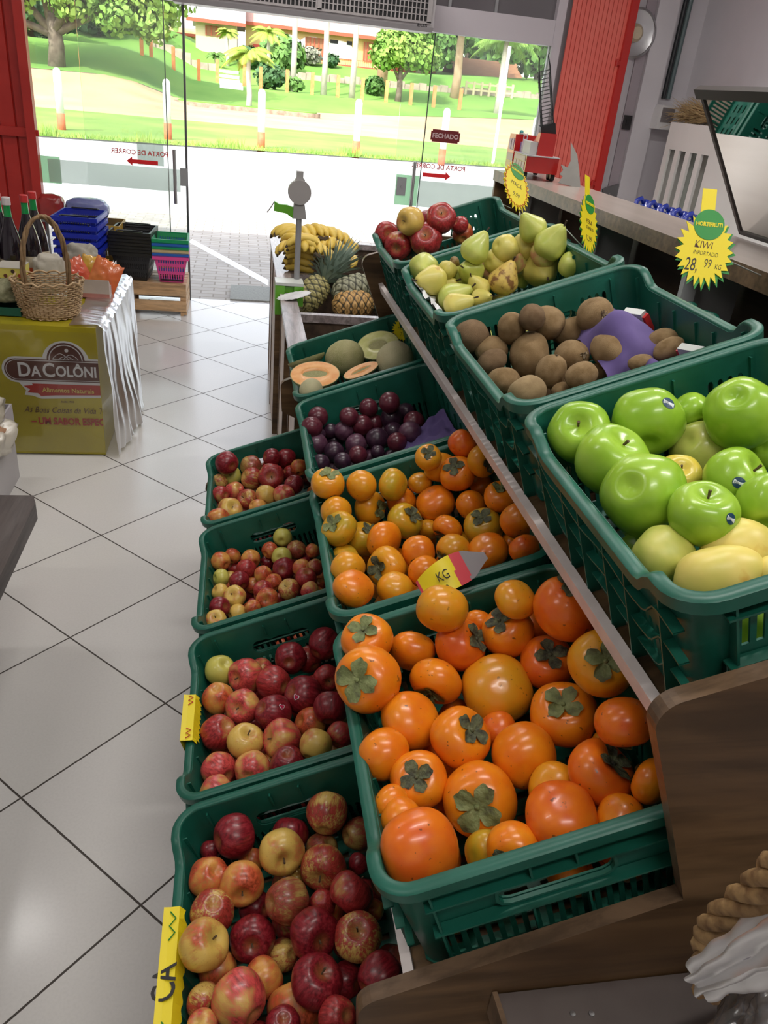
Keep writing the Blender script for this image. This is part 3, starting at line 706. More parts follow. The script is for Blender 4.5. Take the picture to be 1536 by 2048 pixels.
# skins ----------------------------------------------------------------
def apple_mat(name, ground, blush, cover, streak=.5, rough=.32, dark=None, specks=.25):
    """ground colour, blush colour, cover 0..1 = how much of the skin is blushed"""
    m = pmat(name, ground, rough, coat=.08); v = coords(m, (1,1,1)); vs = coords(m, (5,5,.55))
    n1 = noise(m, v, .85, 2, .5); n2 = noise(m, vs, 1.6, 5, .7); n3 = noise(m, coords(m, (10,10,1.6)), 1.7, 3, .6)
    f = math_(m, 'ADD', math_(m, 'MULTIPLY', n1, 1.5), math_(m, 'MULTIPLY', n2, streak))
    c0 = .75+streak*.5; lo = c0-(cover-.5)*1.1
    f = math_(m, 'MULTIPLY', math_(m, 'SUBTRACT', f, lo-.14), 3.4)
    cl = N(m, 'ShaderNodeClamp'); L(m, f, cl.inputs[0])
    dk = dark or tuple(c*.42 for c in blush)
    bl = ramp(m, n2, [(.36, dk), (.52, blush), (.68, tuple(min(1, c*1.3+.02) for c in blush))])
    c = mix(m, cl.outputs[0], ground, bl)
    c = mix(m, math_(m, 'MULTIPLY', ramp(m, n3, [(.60, (0,0,0)), (.68, (1,1,1))]), specks), c, dk)
    # greenish stem cavity
    tc = N(m, 'ShaderNodeTexCoord'); sp = N(m, 'ShaderNodeSeparateXYZ'); L(m, tc.outputs['Object'], sp.inputs[0])
    rr = math_(m, 'POWER', math_(m, 'ADD', math_(m, 'POWER', sp.outputs[0], 2), math_(m, 'POWER', sp.outputs[1], 2)), .5)
    cav = ramp(m, rr, [(.10, (1,1,1)), (.42, (0,0,0))])
    c = mix(m, math_(m, 'MULTIPLY', cav, .55), c, tuple(min(1, g*.8) for g in ground))
    setc(m, c); return m
YG, GG = (.62,.42,.09), (.48,.44,.08)
AM = {'d': apple_mat('skin_dark_red', (.45,.18,.05), (.235,.012,.020), .92, .5), 'r': apple_mat('skin_red', (.58,.33,.10), (.38,.030,.030), .76, .8),
      'p': apple_mat('skin_pink', (.68,.42,.11), (.56,.065,.060), .62, .5), 'o': apple_mat('skin_orange', (.66,.32,.07), (.52,.085,.030), .56, .6),
      'y': apple_mat('skin_yellow_blush', (.68,.45,.10), (.50,.10,.04), .36, .6), 'g': apple_mat('skin_yellow_green', (.55,.50,.10), (.50,.30,.08), .14, .3, specks=.05),
      'b': apple_mat('skin_brown_red', (.46,.31,.09), (.30,.055,.030), .60, 1.3, specks=.6), 's': apple_mat('skin_striped', (.62,.42,.11), (.36,.038,.026), .56, 1.5, specks=.9)}
def plain_mat(name, c1, c2, c3=None, rough=.28, scale=1.4, lo=.35, hi=.65, bmp=0, coat=.12, spots=0):
    m = pmat(name, c1, rough, coat=coat); v = coords(m); n = noise(m, v, scale, 3)
    c = ramp(m, n, [(lo, c1), (hi, c2)]+([(min(.98, hi+.12), c3)] if c3 else []))
    if spots:
        s = noise(m, v, 5.5, 2); c = mix(m, math_(m, 'MULTIPLY', ramp(m, s, [(.70, (0,0,0)), (.73, (1,1,1))]), spots), c, (.05,.025,.01))
    setc(m, c)
    if bmp: bump(m, noise(m, v, 40, 3), bmp, .004)
    return m
PM = {'o': plain_mat('persimmon_orange', (.80,.185,.008), (.86,.27,.010), spots=.7), 'y': plain_mat('persimmon_amber', (.78,.29,.012), (.72,.33,.015), spots=.5),
      'r': plain_mat('persimmon_red_orange', (.74,.115,.010), (.82,.19,.010), spots=.7), 'g': plain_mat('persimmon_greenish', (.50,.34,.02), (.68,.32,.015), spots=.4)}
GM = {'g': plain_mat('green_apple_skin', (.26,.47,.028), (.36,.58,.05), rough=.26, scale=1.1), 'l': plain_mat('dull_green_skin', (.42,.48,.09), (.55,.55,.13), rough=.3), 'y': plain_mat('yellow_apple_skin', (.72,.60,.10), (.66,.50,.06), rough=.28)}
GoM = {'l': plain_mat('mango_green', (.48,.53,.09), (.66,.63,.15), rough=.42, coat=0, scale=.9), 'y': plain_mat('mango_yellow', (.70,.60,.13), (.78,.62,.16), (.66,.40,.07), rough=.4, coat=0, scale=1.1)}
KM = {'m': plain_mat('kiwi_brown', (.22,.135,.055), (.32,.21,.10), rough=.85, scale=1.6, bmp=.5, coat=0), 'd': plain_mat('kiwi_dark', (.15,.088,.04), (.21,.13,.065), rough=.85, scale=1.6, bmp=.5, coat=0), 'l': plain_mat('kiwi_light', (.28,.19,.09), (.37,.26,.13), rough=.85, scale=1.6, bmp=.5, coat=0)}
PeM = {'g': plain_mat('pear_green', (.44,.50,.09), (.54,.56,.13), rough=.38, coat=.1), 'y': plain_mat('pear_yellow', (.58,.52,.12), (.66,.56,.13), (.52,.33,.08), rough=.4, coat=.1), 'k': plain_mat('pear_blush', (.58,.52,.15), (.60,.30,.15), rough=.4, coat=.1, lo=.42, hi=.58), 's': plain_mat('pear_bruised', (.70,.52,.12), (.62,.42,.10), (.22,.10,.03), rough=.45, coat=.1, scale=2.6, lo=.3, hi=.52), 'b': plain_mat('pear_brown', (.18,.10,.03), (.3,.2,.08), rough=.6, coat=0)}
PlM = {'r': plain_mat('plum_red', (.085,.010,.022), (.13,.022,.035), rough=.3, scale=2), 'p': plain_mat('plum_purple', (.075,.020,.05), (.12,.05,.08), rough=.38, scale=3), 'd': plain_mat('plum_dark', (.028,.010,.025), (.055,.02,.04), rough=.35, scale=2.5)}
MEL = {}
LOOK = {'apple': {'d': 'dark red', 'r': 'red', 'p': 'pink red', 'o': 'orange red', 'y': 'yellow red', 'g': 'yellow green', 'b': 'brownish red', 's': 'red striped'},
        'persimmon': {'o': 'orange', 'y': 'amber', 'r': 'red orange', 'g': 'greenish amber'}, 'green_apple': {'g': 'bright green', 'l': 'dull green', 'y': 'small yellow'}, 'mango': {'l': 'yellow green', 'y': 'yellow'},
        'kiwi': {'m': 'brown', 'd': 'dark brown', 'l': 'light brown'}, 'pear': {'g': 'green', 'y': 'yellow', 'k': 'pink blushed', 's': 'brown spotted', 'b': 'brown'}, 'plum': {'r': 'dark red', 'p': 'dusty purple', 'd': 'blackish'}}
SETS = {  # crate key: (kind, meshes, mats, plane height, low plane, where, group)
 'gala_near': ('apple', APPLE, AM, 0.108, 0.070, 'striped apple crate', 'big striped apples'), 'gala_second': ('apple', APPLE, AM, 0.100, 0.066, 'pink red apple crate', 'pink red apples'),
 'small_apples': ('apple', APPLE, AM, 0.085, 0.055, 'small apple crate', 'small apples'), 'fuji_far': ('apple', APPLE, AM, 0.098, 0.065, 'door end apple crate', 'dull red apples'),
 'persimmon_near': ('persimmon', PERS, PM, 0.115, 0.078, 'deep orange persimmon crate', 'persimmons in the near crate'), 'persimmon_far': ('persimmon', PERS, PM, 0.105, 0.068, 'amber persimmon crate', 'persimmons in the second crate'),
 'granny': ('green_apple', GRAN, GM, 0.110, 0.075, 'green apple crate', 'green apples'), 'mango': ('mango', MANGO, GoM, 0.105, 0.070, 'green apple crate', 'mangoes'),
 'kiwi': ('kiwi', KIWI, KM, 0.085, 0.055, 'kiwi crate', 'kiwis'), 'pear': ('pear', PEAR, PeM, 0.092, 0.060, 'pear crate', 'pears'),
 'redapple': ('apple', APPLE, AM, 0.092, 0.060, 'top tier red apple crate', 'red apples on the top tier'), 'plum': ('plum', PLUM, PlM, 0.070, 0.045, 'plum crate', 'plums')}
def rot_to(axis, spin):
    q = Vector(axis).to_track_quat('Z', 'Y').to_matrix().to_4x4(); return q @ Matrix.Rotation(spin, 4, 'Z')
BV = {}
def sticker(root, base, dloc, size, kind):
    """curved little label lying on the skin of a unit fruit; dloc = direction in fruit space"""
    if base.name not in BV:
        bm = bmesh.new(); bm.from_mesh(base); BV[base.name] = BVHTree.FromBMesh(bm); bm.free()
    bv = BV[base.name]; d = Vector(dloc).normalized(); a = d.orthogonal().normalized(); b = d.cross(a)
    up = (root.matrix_world.to_3x3().inverted() @ (CU*.9+CR*.4)).normalized(); b = (up-d*up.dot(d)).normalized(); a = b.cross(d)
    def P(x, y, off):
        o = d*3+a*x+b*y; h = bv.ray_cast(o, -d)[0]; return (h or d)+d*off
    def patch(pts, off, mt, nm):
        mb = MB(); n = len(pts); c = (sum(p[0] for p in pts)/n, sum(p[1] for p in pts)/n); vs = [P(c[0], c[1], off)]
        for s in (.5, 1): vs += [P(c[0]+(p[0]-c[0])*s, c[1]+(p[1]-c[1])*s, off) for p in pts]
        fs = [(0, 1+i, 1+(i+1) % n) for i in range(n)]+[(1+i, 1+n+i, 1+n+(i+1) % n, 1+(i+1) % n) for i in range(n)]
        mb.add(vs, fs); o = mb.build(nm, mt, root, fix=False); return o
    E_ = [(size*math.cos(2*math.pi*i/24), size*.86*math.sin(2*math.pi*i/24)) for i in range(24)]
    if kind == 'granny':
        s = patch(E_, .012, M['st_navy'], 'sticker'); patch([(-size*.85, -size*.35), (size*.85, -size*.35), (size*.85, size*.30), (-size*.85, size*.30)], .018, M['st_white'], 'sticker_band')
        for i in range(5): patch([(-size*.7+i*size*.14, -size*.25), (-size*.65+i*size*.14, -size*.25), (-size*.65+i*size*.14, size*.2), (-size*.7+i*size*.14, size*.2)], .022, M['ink'], 'bar')
    else:
        H = [(0, -1), (.55, -.45), (.95, .15), (.9, .6), (.5, .85), (0, .55), (-.5, .85), (-.9, .6), (-.95, .15), (-.55, -.45)]
        patch([(x*size, y*size) for x, y in H], .012, M['st_white'], 'sticker'); patch([(x*size*.8, y*size*.8) for x, y in H], .018, M['st_pink'], 'sticker_heart')
M['st_navy'] = pmat('sticker_navy', (.012,.05,.12), .4); M['st_white'] = pmat('sticker_white', (.72,.76,.80), .4); M['st_pink'] = pmat('sticker_pink', (.45,.01,.06), .4)
STK = {'granny': {2: (.28, -.42, 'granny'), 8: (-.32, .12, 'granny'), 9: (.42, .12, 'granny')}, 'gala_second': {10: (-.25, -.08, 'heart'), 11: (.6, -.5, 'heart')}}

def place(key, ckey=None):
    ckey = ckey or key; kind, meshes, mats, hz, hl, where, grp = SETS[key]; Mw = CR_[ckey][0]; Mi = Mw.inverted()
    Nz = (Mw.to_3x3() @ Vector((0, 0, 1))); items = []
    for ln in FRUIT[key].split('\n'):
        p = ln.split(); x, y, rx, ry = map(float, p[:4]); fl = p[6]
        s = None if p[5] == '-' else tuple(float(q) for q in p[5].split(','))
        P = onplane(x, y, Mw @ Vector((0, 0, hl if 'b' in fl else hz)), Nz)
        dep = (P-CAM).dot(CF); items.append([x, y, rx, ry, p[4], s, fl, dep])
    q0 = Mi @ CAM; Mi3 = Mi.to_3x3()
    def clampd(i):
        """keep the fruit between the crate walls and above its base"""
        d = Mi3 @ ray(i[0], i[1]); r = min(i[2], i[3])*i[7]/F_PX*.95
        def at(k, v): return (v-q0[k])/d[k]
        i[7] = min(i[7], at(1, CL-.022-r))
        z = q0.z+d.z*i[7]
        if z < CH and abs(d.x) > .02:
            t = i[7]; x = q0.x+d.x*t; lo, hi = sorted((at(0, .022+r), at(0, CW-.022-r))); i[7] = min(max(t, lo), hi); i[7] = min(max(i[7], t-r*.8), t+r*.8)
        i[7] = max(i[7], at(1, .022+r))
        i[7] = min(i[7], at(2, r+.005))
    for i in items: clampd(i); i.append(i[7])
    # settle overlaps by sliding fruits along their own line of sight, keeping their apparent size
    for it in range(60):
        C = [CAM+ray(i[0], i[1])*i[7] for i in items]; Rr = [min(i[2], i[3])*i[7]/F_PX for i in items]; mv = 0
        for a in range(len(items)):
            for b in range(a+1, len(items)):
                d = (C[a]-C[b]).length; need = (Rr[a]+Rr[b])*.93
                if d < need:
                    fa, fb = items[a], items[b]; near = 1 if ((fa[7] < fb[7]) if abs(fa[7]-fb[7]) > .004 else (fa[1] > fb[1])) else -1
                    s = (need-d)*.35; fa[7] -= near*s; fb[7] += near*s; mv += 1
        for i in items: clampd(i)
        for i in items:
            c = min(i[2], i[3])*i[8]/F_PX*1.1; i[7] = min(max(i[7], i[8]-c), i[8]+c)
        if not mv: break
    root0 = None; made = []
    for k, (x, y, rx, ry, col, s, fl, dep, _d) in enumerate(items):
        P = CAM+ray(x, y)*dep; r = min(rx, ry)*dep/F_PX; d = ray(x, y).normalized()
        rr = random.Random(hash((key, k)) % 1000+k*7); 
        rr = random.Random(k*131+len(key)*17)
        px = CR; py = -CU
        if s is not None:
            q = min(.995, math.hypot(*s)); ax = px*s[0]+py*s[1]-CF*math.sqrt(1-q*q)
        elif kind in ('kiwi', 'mango') or (kind == 'persimmon' and max(rx, ry)/min(rx, ry) > 1.15):
            if rx >= ry: ax = px+py*rr.uniform(-.5, .1)*(.6 if kind != 'kiwi' else 1)+CF*rr.uniform(-.2, .2)
            else: ax = py+px*rr.uniform(-.2, .2)
        else:
            w = rr.uniform(0, 6.28); ax = px*math.cos(w)*.8+py*math.sin(w)*.8+CF*.6
        if 'n' in fl and kind in ('apple', 'green_apple', 'persimmon'): ax = -ax
        mi = k % len(meshes); me = meshes[mi]
        if kind in ('kiwi', 'mango') : r *= (1.0 if max(rx, ry)/min(rx, ry) > 1.12 else .97)
        asp = 1.0
        if kind in ('kiwi', 'mango') and s is None: asp = max(.8, min(1.25, max(rx, ry)/min(rx, ry)/(1.2 if kind == 'kiwi' else 1.34)))
        o = bpy.data.objects.new(kind, me); COL.objects.link(o)
        if not me.materials: me.materials.append(mats[col])
        o.material_slots[0].link = 'OBJECT'; o.material_slots[0].material = mats[col]
        mm = Matrix.Translation(P) @ rot_to(ax, rr.uniform(0, 6.28)) @ Matrix.Diagonal((r, r, r*asp, 1)); o.matrix_world = mm
        def part(nm, pme, **kw):
            c = bpy.data.objects.new(nm, pme); COL.objects.link(c); c.parent = o; return c
        if kind in ('apple', 'green_apple'): part('stem', STEM) if (rr.random() < .8 or s) else None; part('blossom_end', BLOS)
        if kind == 'persimmon':
            c = part('calyx', CALBIG[mi] if 'L' in fl else CAL[mi][k % 2])
            if 'L' in fl or rr.random() < .3: c.material_slots[0].link = 'OBJECT'; c.material_slots[0].material = M['calyx_green']
            part('blossom_scar', PBOT)
        if kind == 'pear': part('stem', PSTEM)
        if kind == 'kiwi': part('dry_tip', KTUFT) if 't' in fl else part('stem_scar', KEND)
        if k in STK.get(key, {}):
            sx, sy, sk = STK[key][k]; bpy.context.view_layer.update()
            dw = CR*sx-CU*sy-CF*math.sqrt(1-sx*sx-sy*sy); sticker(o, me, mm.to_3x3().inverted() @ dw, .19 if sk == 'granny' else .17, sk)
        ql = Mi @ P; made.append((o, ql, col, s, fl)); o['group'] = grp
    print('SIZE', key, round(sum(o.matrix_world.to_scale().x for o, *_ in made)/len(made)*200, 1), 'cm', round(min(q.z for _, q, *_ in made), 3), round(max(q.z for _, q, *_ in made), 3))
    label_rows(made, kind, where); return made, Mw, Mi, meshes, mats, kind, grp
def label_rows(made, kind, where):
    if not made: return
    rws = {}; srt = sorted(made, key=lambda t: t[1].y); step = .058 if kind != 'plum' else .045
    step = max(step, (srt[-1][1].y-srt[0][1].y)/9); cur = None; ri = -1
    for t in srt:
        if cur is None or t[1].y-cur > step: ri += 1; cur = t[1].y
        rws.setdefault(ri, []).append(t)
    nice = {'green_apple': 'apple'}.get(kind, kind)
    for ri, row in rws.items():
        row.sort(key=lambda t: t[1].x)
        for ci, (o, q, col, s, fl) in enumerate(row):
            look = LOOK[kind][col]
            o['label'] = '%s %s, %s row from near end, %s from aisle, %s' % (look, nice, ords[ri], ords[min(ci, 11)], where)
            o['category'] = nice

FRUIT = {}
FRUIT['gala_near'] = '''468 1672 44.0 44.0 d - -
654 1627 41.5 41.5 s -.1,.6 n
580 1668 36.9 36.9 d - b
714 1668 31.6 31.6 b - b
563 1703 45.7 45.7 y .3,.1 -
645 1696 31.6 31.6 b - b
647 1735 46.4 46.4 s -.2,.25 -
420 1754 40.4 40.4 o - -
484 1766 44.0 44.0 o .2,.25 -
573 1803 44.0 44.0 b - -
702 1786 45.0 45.0 r -.6,.7 n
717 1728 21.1 21.1 d - b
425 1823 44.0 44.0 s - b
406 1891 49.2 49.2 y .7,-.6 -
505 1877 45.7 45.7 d .1,-.1 -
626 1865 49.2 49.2 d .5,0 -
716 1874 47.5 47.5 s 0,-.75 -
566 1911 31.6 31.6 s - b
633 1963 52.7 52.7 d .4,-.8 -
480 1998 54.5 54.5 p - -
527 1956 40.4 40.4 o - b
436 1942 38.7 38.7 o - b
408 2002 35.2 35.2 s - b
591 2020 56.3 56.3 o - b
675 2034 38.7 38.7 r - b
760 1953 45.7 45.7 d - -
404 2051 31.6 31.6 p - -
512 1814 33.4 33.4 d - b
503 1721 26.4 26.4 o - b
645 1805 26.4 26.4 r - b
693 1960 35.2 35.2 d - b
422 1701 21.1 21.1 d - b
594 1752 17.6 17.6 y - b
747 1819 21.1 21.1 o - b
566 2048 35.2 35.2 d - b'''
FRUIT['gala_second'] = '''441 1340 30.9 30.9 g - -
493 1351 35.2 35.2 p -.6,0 -
522 1337 22.8 22.8 p - b
581 1317 31.9 31.9 d 0,.1 n
617 1319 27.7 27.7 r - b
649 1288 32.6 32.6 d - -
654 1356 27.7 27.7 r .3,.2 -
436 1395 31.9 31.9 o - -
486 1413 35.2 35.2 p -.3,-.1 -
548 1366 34.2 34.2 r - -
605 1389 39.1 39.1 d - k
545 1426 37.4 37.4 d - k
662 1416 35.8 35.8 d - -
438 1464 35.2 35.2 r - -
491 1483 37.4 37.4 y .3,-.8 -
565 1478 39.7 39.7 p -.8,-.2 -
620 1447 32.6 32.6 o - b
631 1490 32.6 32.6 y - -
682 1470 29.3 29.3 r - -
576 1526 35.8 35.8 d - -
438 1539 35.2 35.2 p - -
504 1539 35.8 35.8 p -.1,.1 n
666 1517 27.7 27.7 p - b
434 1584 32.6 32.6 p - -
441 1506 19.5 19.5 o - b
539 1526 19.5 19.5 o - b'''
FRUIT['small_apples'] = '''565 1075 19.2 19.2 g 0,.4 n
563 1114 20.1 20.1 g -.1,0 n
540 1101 17.8 17.8 o - -
592 1099 19.5 19.5 b - -
568 1138 23.5 23.5 d -.1,0 n
442 1123 19.5 19.5 o - -
465 1112 16.6 16.6 o - b
502 1119 19.5 19.5 o - -
493 1138 20.1 20.1 r - -
469 1137 14.3 14.3 r - b
442 1155 17.8 17.8 g - -
460 1157 14.9 14.9 y - b
479 1162 20.6 20.6 d - -
526 1148 17.8 17.8 o - -
440 1184 17.8 17.8 y - -
470 1194 22.9 22.9 y -.2,-.4 -
440 1214 21.5 21.5 d - -
475 1227 18.9 18.9 y - -
432 1240 21.5 21.5 y .1,-.5 -
506 1171 16.6 16.6 o - b
526 1179 20.1 20.1 r - -
548 1165 17.2 17.2 o - -
578 1178 21.8 21.8 s -.4,-.5 -
535 1197 22.3 22.3 o 0,0 -
506 1214 16.0 16.0 o - -
563 1198 14.3 14.3 r - b
603 1135 18.6 18.6 o - -
612 1118 15.8 15.8 r - b
625 1102 14.9 14.9 o - -
629 1135 17.2 17.2 s - -
612 1155 21.5 21.5 r - -
621 1182 18.6 18.6 p - -
638 1168 12.9 12.9 o - b
535 1124 14.9 14.9 d - b
598 1178 14.3 14.3 r - b'''
FRUIT['fuji_far'] = '''454 926 23.5 23.5 d - -
439 963 15.8 15.8 s - b
463 953 20.6 20.6 g -.2,-.3 -
503 933 21.5 21.5 b - -
543 915 18.6 18.6 d - -
573 919 20.6 20.6 d - -
503 957 22.9 22.9 s - -
543 953 26.4 26.4 r .1,0 -
442 989 17.8 17.8 r - -
470 982 19.5 19.5 p - -
495 999 21.5 21.5 s -.5,-.3 -
532 992 21.5 21.5 y - -
568 989 21.5 21.5 p - -
581 946 15.8 15.8 r - b
588 969 20.6 20.6 d - -
598 936 17.2 17.2 o - -
439 1015 14.9 14.9 r - b
459 1021 25.2 25.2 y .5,-.4 -
437 1038 22.9 22.9 o - -
515 1015 17.8 17.8 o - -
540 935 17.2 17.2 r - b'''
FRUIT['persimmon_near'] = '''734 1278 52.5 52.5 o -.2,-.65 -
736 1358 66.6 66.6 o -.4,-.15 L
825 1302 46.9 46.9 o - -
884 1217 52.5 52.5 y - -
921 1290 52.5 52.5 r .75,-.4 -
872 1363 52.5 52.5 o -.4,.7 -
956 1245 28.1 28.1 o - b
1015 1264 52.5 52.5 o -.5,-.65 -
1031 1199 43.1 43.1 y - -
1069 1253 37.5 37.5 r - b
1135 1217 68.0 68.0 r .2,-.85 -
994 1379 71.3 71.3 y 0,-.35 n
1095 1325 55.3 55.3 r 0,-.6 -
1205 1325 68.0 68.0 y -.15,-.25 -
820 1440 60.9 60.9 o - -
921 1475 61.9 61.9 o .5,-.55 -
767 1508 52.5 52.5 o - b
1128 1428 68.0 68.0 o -.2,-.72 -
1247 1445 58.6 72.7 r - -
1048 1510 64.7 64.7 o .25,.25 n
1203 1546 70.3 70.3 r .5,-.7 -
837 1560 58.6 58.6 o -.15,-.45 -
959 1599 74.1 74.1 o -.2,-.08 L
1123 1632 72.7 72.7 r 0,-.75 n
783 1609 39.8 39.8 o - b
802 1637 42.2 42.2 o - b
839 1699 80.6 80.6 r .3,-.1 n
971 1705 44.5 44.5 g - b
1027 1698 53.9 53.9 o -.4,.2 b
1303 1562 46.9 46.9 o - -
1242 1637 49.2 49.2 o - b
1109 1576 51.6 51.6 y - b
996 1459 37.5 37.5 r - b
1210 1482 28.1 28.1 y - b'''
FRUIT['persimmon_far'] = '''656 967 34.5 34.5 y .15,-.8 -
723 971 31.1 31.1 y - -
786 969 32.8 32.8 g - -
840 966 23.7 23.7 y - b
857 915 27.1 27.1 y 0,-.4 -
881 935 33.2 33.2 y - -
915 947 37.2 37.2 o -.35,-.5 -
926 888 31.1 31.1 r .7,-.7 -
967 920 34.5 34.5 y .55,.3 -
964 971 23.7 23.7 o - b
672 1023 31.1 31.1 y - b
678 1057 37.9 37.9 g -.55,-.45 -
740 1016 34.5 34.5 y .85,.1 -
803 1004 30.5 30.5 o - b
871 1006 39.9 39.9 o - -
810 1042 37.2 37.2 g .6,-.5 -
942 1010 30.5 30.5 o - -
1005 993 37.9 37.9 o -.1,-.8 -
1040 1040 40.6 40.6 o - -
967 1054 39.6 39.6 g -.2,-.65 -
895 1059 32.2 32.2 o -.6,.7 -
857 1059 22.0 22.0 y - b
726 1078 35.5 35.5 g .5,-.7 -
768 1080 38.6 38.6 o - -
691 1115 27.8 27.8 g - b
696 1137 35.2 35.2 y - -
773 1135 42.7 42.7 y -.7,0 -
837 1104 33.9 33.9 o -.2,0 n
908 1103 36.6 36.6 y -.75,.5 -
977 1101 40.6 40.6 o - -
1050 1098 32.2 32.2 r - -
1020 1087 21.0 21.0 o - b
707 1177 41.3 41.3 o - -
790 1177 36.6 36.6 y - -
849 1143 33.2 33.2 o - -
898 1133 31.1 31.1 o - b'''
FRUIT['granny'] = '''1159 866 63.0 63.0 g -.3,-.25 -
1221 923 72.7 72.7 g .3,-.65 -
1295 845 71.7 71.7 g - k
1382 824 38.7 38.7 g - b
1285 987 84.6 84.6 g -.6,-.2 n
1358 953 45.2 45.2 y -.1,-.5 -
1398 900 59.7 59.7 l - b
1481 824 72.7 72.7 g -.5,-.4 n
1471 960 67.2 67.2 g .6,-.4 K
1405 1029 69.1 69.1 g 0,-.75 K
1537 1010 61.3 61.3 g - -
1536 907 35.5 35.5 g - b'''
FRUIT['mango'] = '''1327 1110 59.7 59.7 l - -
1476 1097 75.9 61.3 y - -
1438 1150 91.1 62.0 y - -
1544 1146 35.5 35.5 y - -'''
FRUIT['kiwi'] = '''943 673 37.9 33.2 d - -
1023 657 28.8 35.5 m -.1,-.5 n
1064 635 27.8 27.8 d - b
1096 645 33.9 33.9 m 0,.6 n
1191 632 37.9 37.9 m .1,.2 t
1150 662 45.7 28.8 m - -
982 699 35.5 27.1 m - b
1059 709 38.9 44.0 m - -
1143 712 40.6 32.2 m .4,.1 t
1218 701 34.5 39.9 m .3,.6 t
984 723 32.2 24.4 d - -
1008 761 32.2 27.1 m - -
1102 743 30.5 36.6 m .2,-.8 n
1055 784 37.9 32.2 l - -
1163 751 34.5 27.8 m - -
1123 783 19.6 19.6 m - b
1157 775 23.0 23.0 m - b
1194 746 20.3 20.3 m - b
1326 682 31.8 25.0 m - -
1337 697 37.5 21.3 m - -
1282 726 34.1 17.6 m - -'''
FRUIT['pear'] = '''847 536 29.8 29.8 g -.1,.4 -
866 560 29.8 29.8 y -.8,.2 -
894 541 20.3 20.3 y - b
882 585 32.2 32.2 y .6,-.3 -
904 599 32.2 32.2 g .8,-.4 -
913 614 28.8 28.8 y .8,-.3 -
925 558 26.4 26.4 g .7,-.2 -
942 542 26.4 26.4 g -.5,.1 -
949 502 29.8 29.8 g .5,-.8 -
982 540 27.8 27.8 k .8,-.2 -
1009 496 27.8 27.8 y - -
1065 459 28.4 28.4 g -.6,-.6 -
1053 495 31.1 31.1 y .8,-.3 -
1101 489 33.2 33.2 g .4,-.5 -
1087 509 29.8 29.8 k .8,-.4 -
1082 537 36.6 36.6 y .1,.6 n
1033 526 21.0 21.0 k -.2,-.3 b
1138 529 25.4 25.4 g .9,.2 -
1006 563 31.1 31.1 s .35,-.75 -
957 579 25.4 25.4 y -.5,-.5 -
962 599 22.0 22.0 y .5,0 -
1043 560 16.9 16.9 g .2,-.3 b
991 523 25.4 25.4 y - b
908 524 10.8 10.8 b - b'''
FRUIT['redapple'] = '''773 468 24.4 24.4 r .2,.3 -
822 442 27.8 27.8 y -.7,.3 -
857 453 32.2 32.2 d - b
882 438 29.8 29.8 r 0,-.2 -
796 491 27.8 27.8 r -.2,.6 -
852 480 32.2 32.2 r -.1,-.1 -
920 450 17.6 17.6 r - b
926 468 21.0 21.0 o - -
822 470 13.5 13.5 r - b'''
FRUIT['plum'] = '''636 834 20.8 20.8 r - -
624 854 21.9 21.9 r - -
633 888 22.4 22.4 p - -
661 862 15.6 15.6 d - b
668 904 20.8 20.8 d - -
641 927 19.3 19.3 d - -
685 922 26.0 17.7 d - -
698 833 19.8 19.8 r - -
688 862 19.8 19.8 p - -
724 851 21.9 21.9 r - -
749 846 18.2 18.2 r - b
737 816 19.3 19.3 r - -
779 805 21.4 21.4 r - -
712 888 21.9 21.9 p - -
716 910 18.8 18.8 r - -
755 878 23.4 23.4 d - -
783 836 22.4 22.4 d - -
812 823 18.2 18.2 d - -
768 859 19.3 19.3 p - b
786 863 19.3 19.3 d - b
828 844 21.9 21.9 r - -
820 865 23.4 23.4 p - -
794 884 19.8 19.8 r - -
755 904 14.6 14.6 d - b
668 880 19.8 19.8 d - b
635 870 16.7 16.7 d - b
732 872 15.6 15.6 r - b'''
PLACED = {}
for key, ck in (('gala_near', None), ('gala_second', None), ('small_apples', None), ('fuji_far', None), ('persimmon_near', None), ('persimmon_far', None), ('granny', None), ('mango', 'granny'), ('kiwi', None), ('pear', None), ('redapple', None), ('plum', None)):
    PLACED[key] = place(key, ck)
# bottom layers glimpsed between the top fruit
def fill(key, r, also=(), maxn=16, xmax=.34, layers=1, cols='or'):
    made, Mw, Mi, meshes, mats, kind, grp = PLACED[key]; rnd = random.Random(len(key)*5+3)
    occ = [(q, o.matrix_world.to_scale().x) for o, q, *_ in made]
    for a in also: occ += [(q, o.matrix_world.to_scale().x) for o, q, *_ in PLACED[a][0]]
    n = 0
    cand = []
    for lay in range(layers):
        y = .03+r
        while y < CL-.03-r:
            x = .03+r+(r if int(y*100) % 2 else 0)
            while x < xmax-.01-r: cand.append(Vector((x+rnd.uniform(-.004,.004), y+rnd.uniform(-.004,.004), r+.005+lay*r*1.6))); x += 2.02*r
            y += 1.9*r
    rnd.shuffle(cand)
    for q in cand:
        if n >= maxn: break
        if all((q-p).length > (r+pr)*.92 for p, pr in occ):
            o = bpy.data.objects.new(kind, meshes[n % len(meshes)]); COL.objects.link(o); o.material_slots[0].link = 'OBJECT'; o.material_slots[0].material = mats[rnd.choice(cols)]
            ax = Vector((rnd.uniform(-1,1), rnd.uniform(-1,1), rnd.uniform(-1,.6))); o.matrix_world = Matrix.Translation(Mw @ q) @ rot_to(ax, rnd.uniform(0, 6)) @ Matrix.Diagonal((r, r, r, 1))
            nice = {'green_apple': 'apple'}.get(kind, kind)
            tag(o, '%s in the bottom layer beneath the others, %s' % (nice, SETS[key][5]), nice, grp+' in the bottom layer'); occ.append((q, r)); n += 1
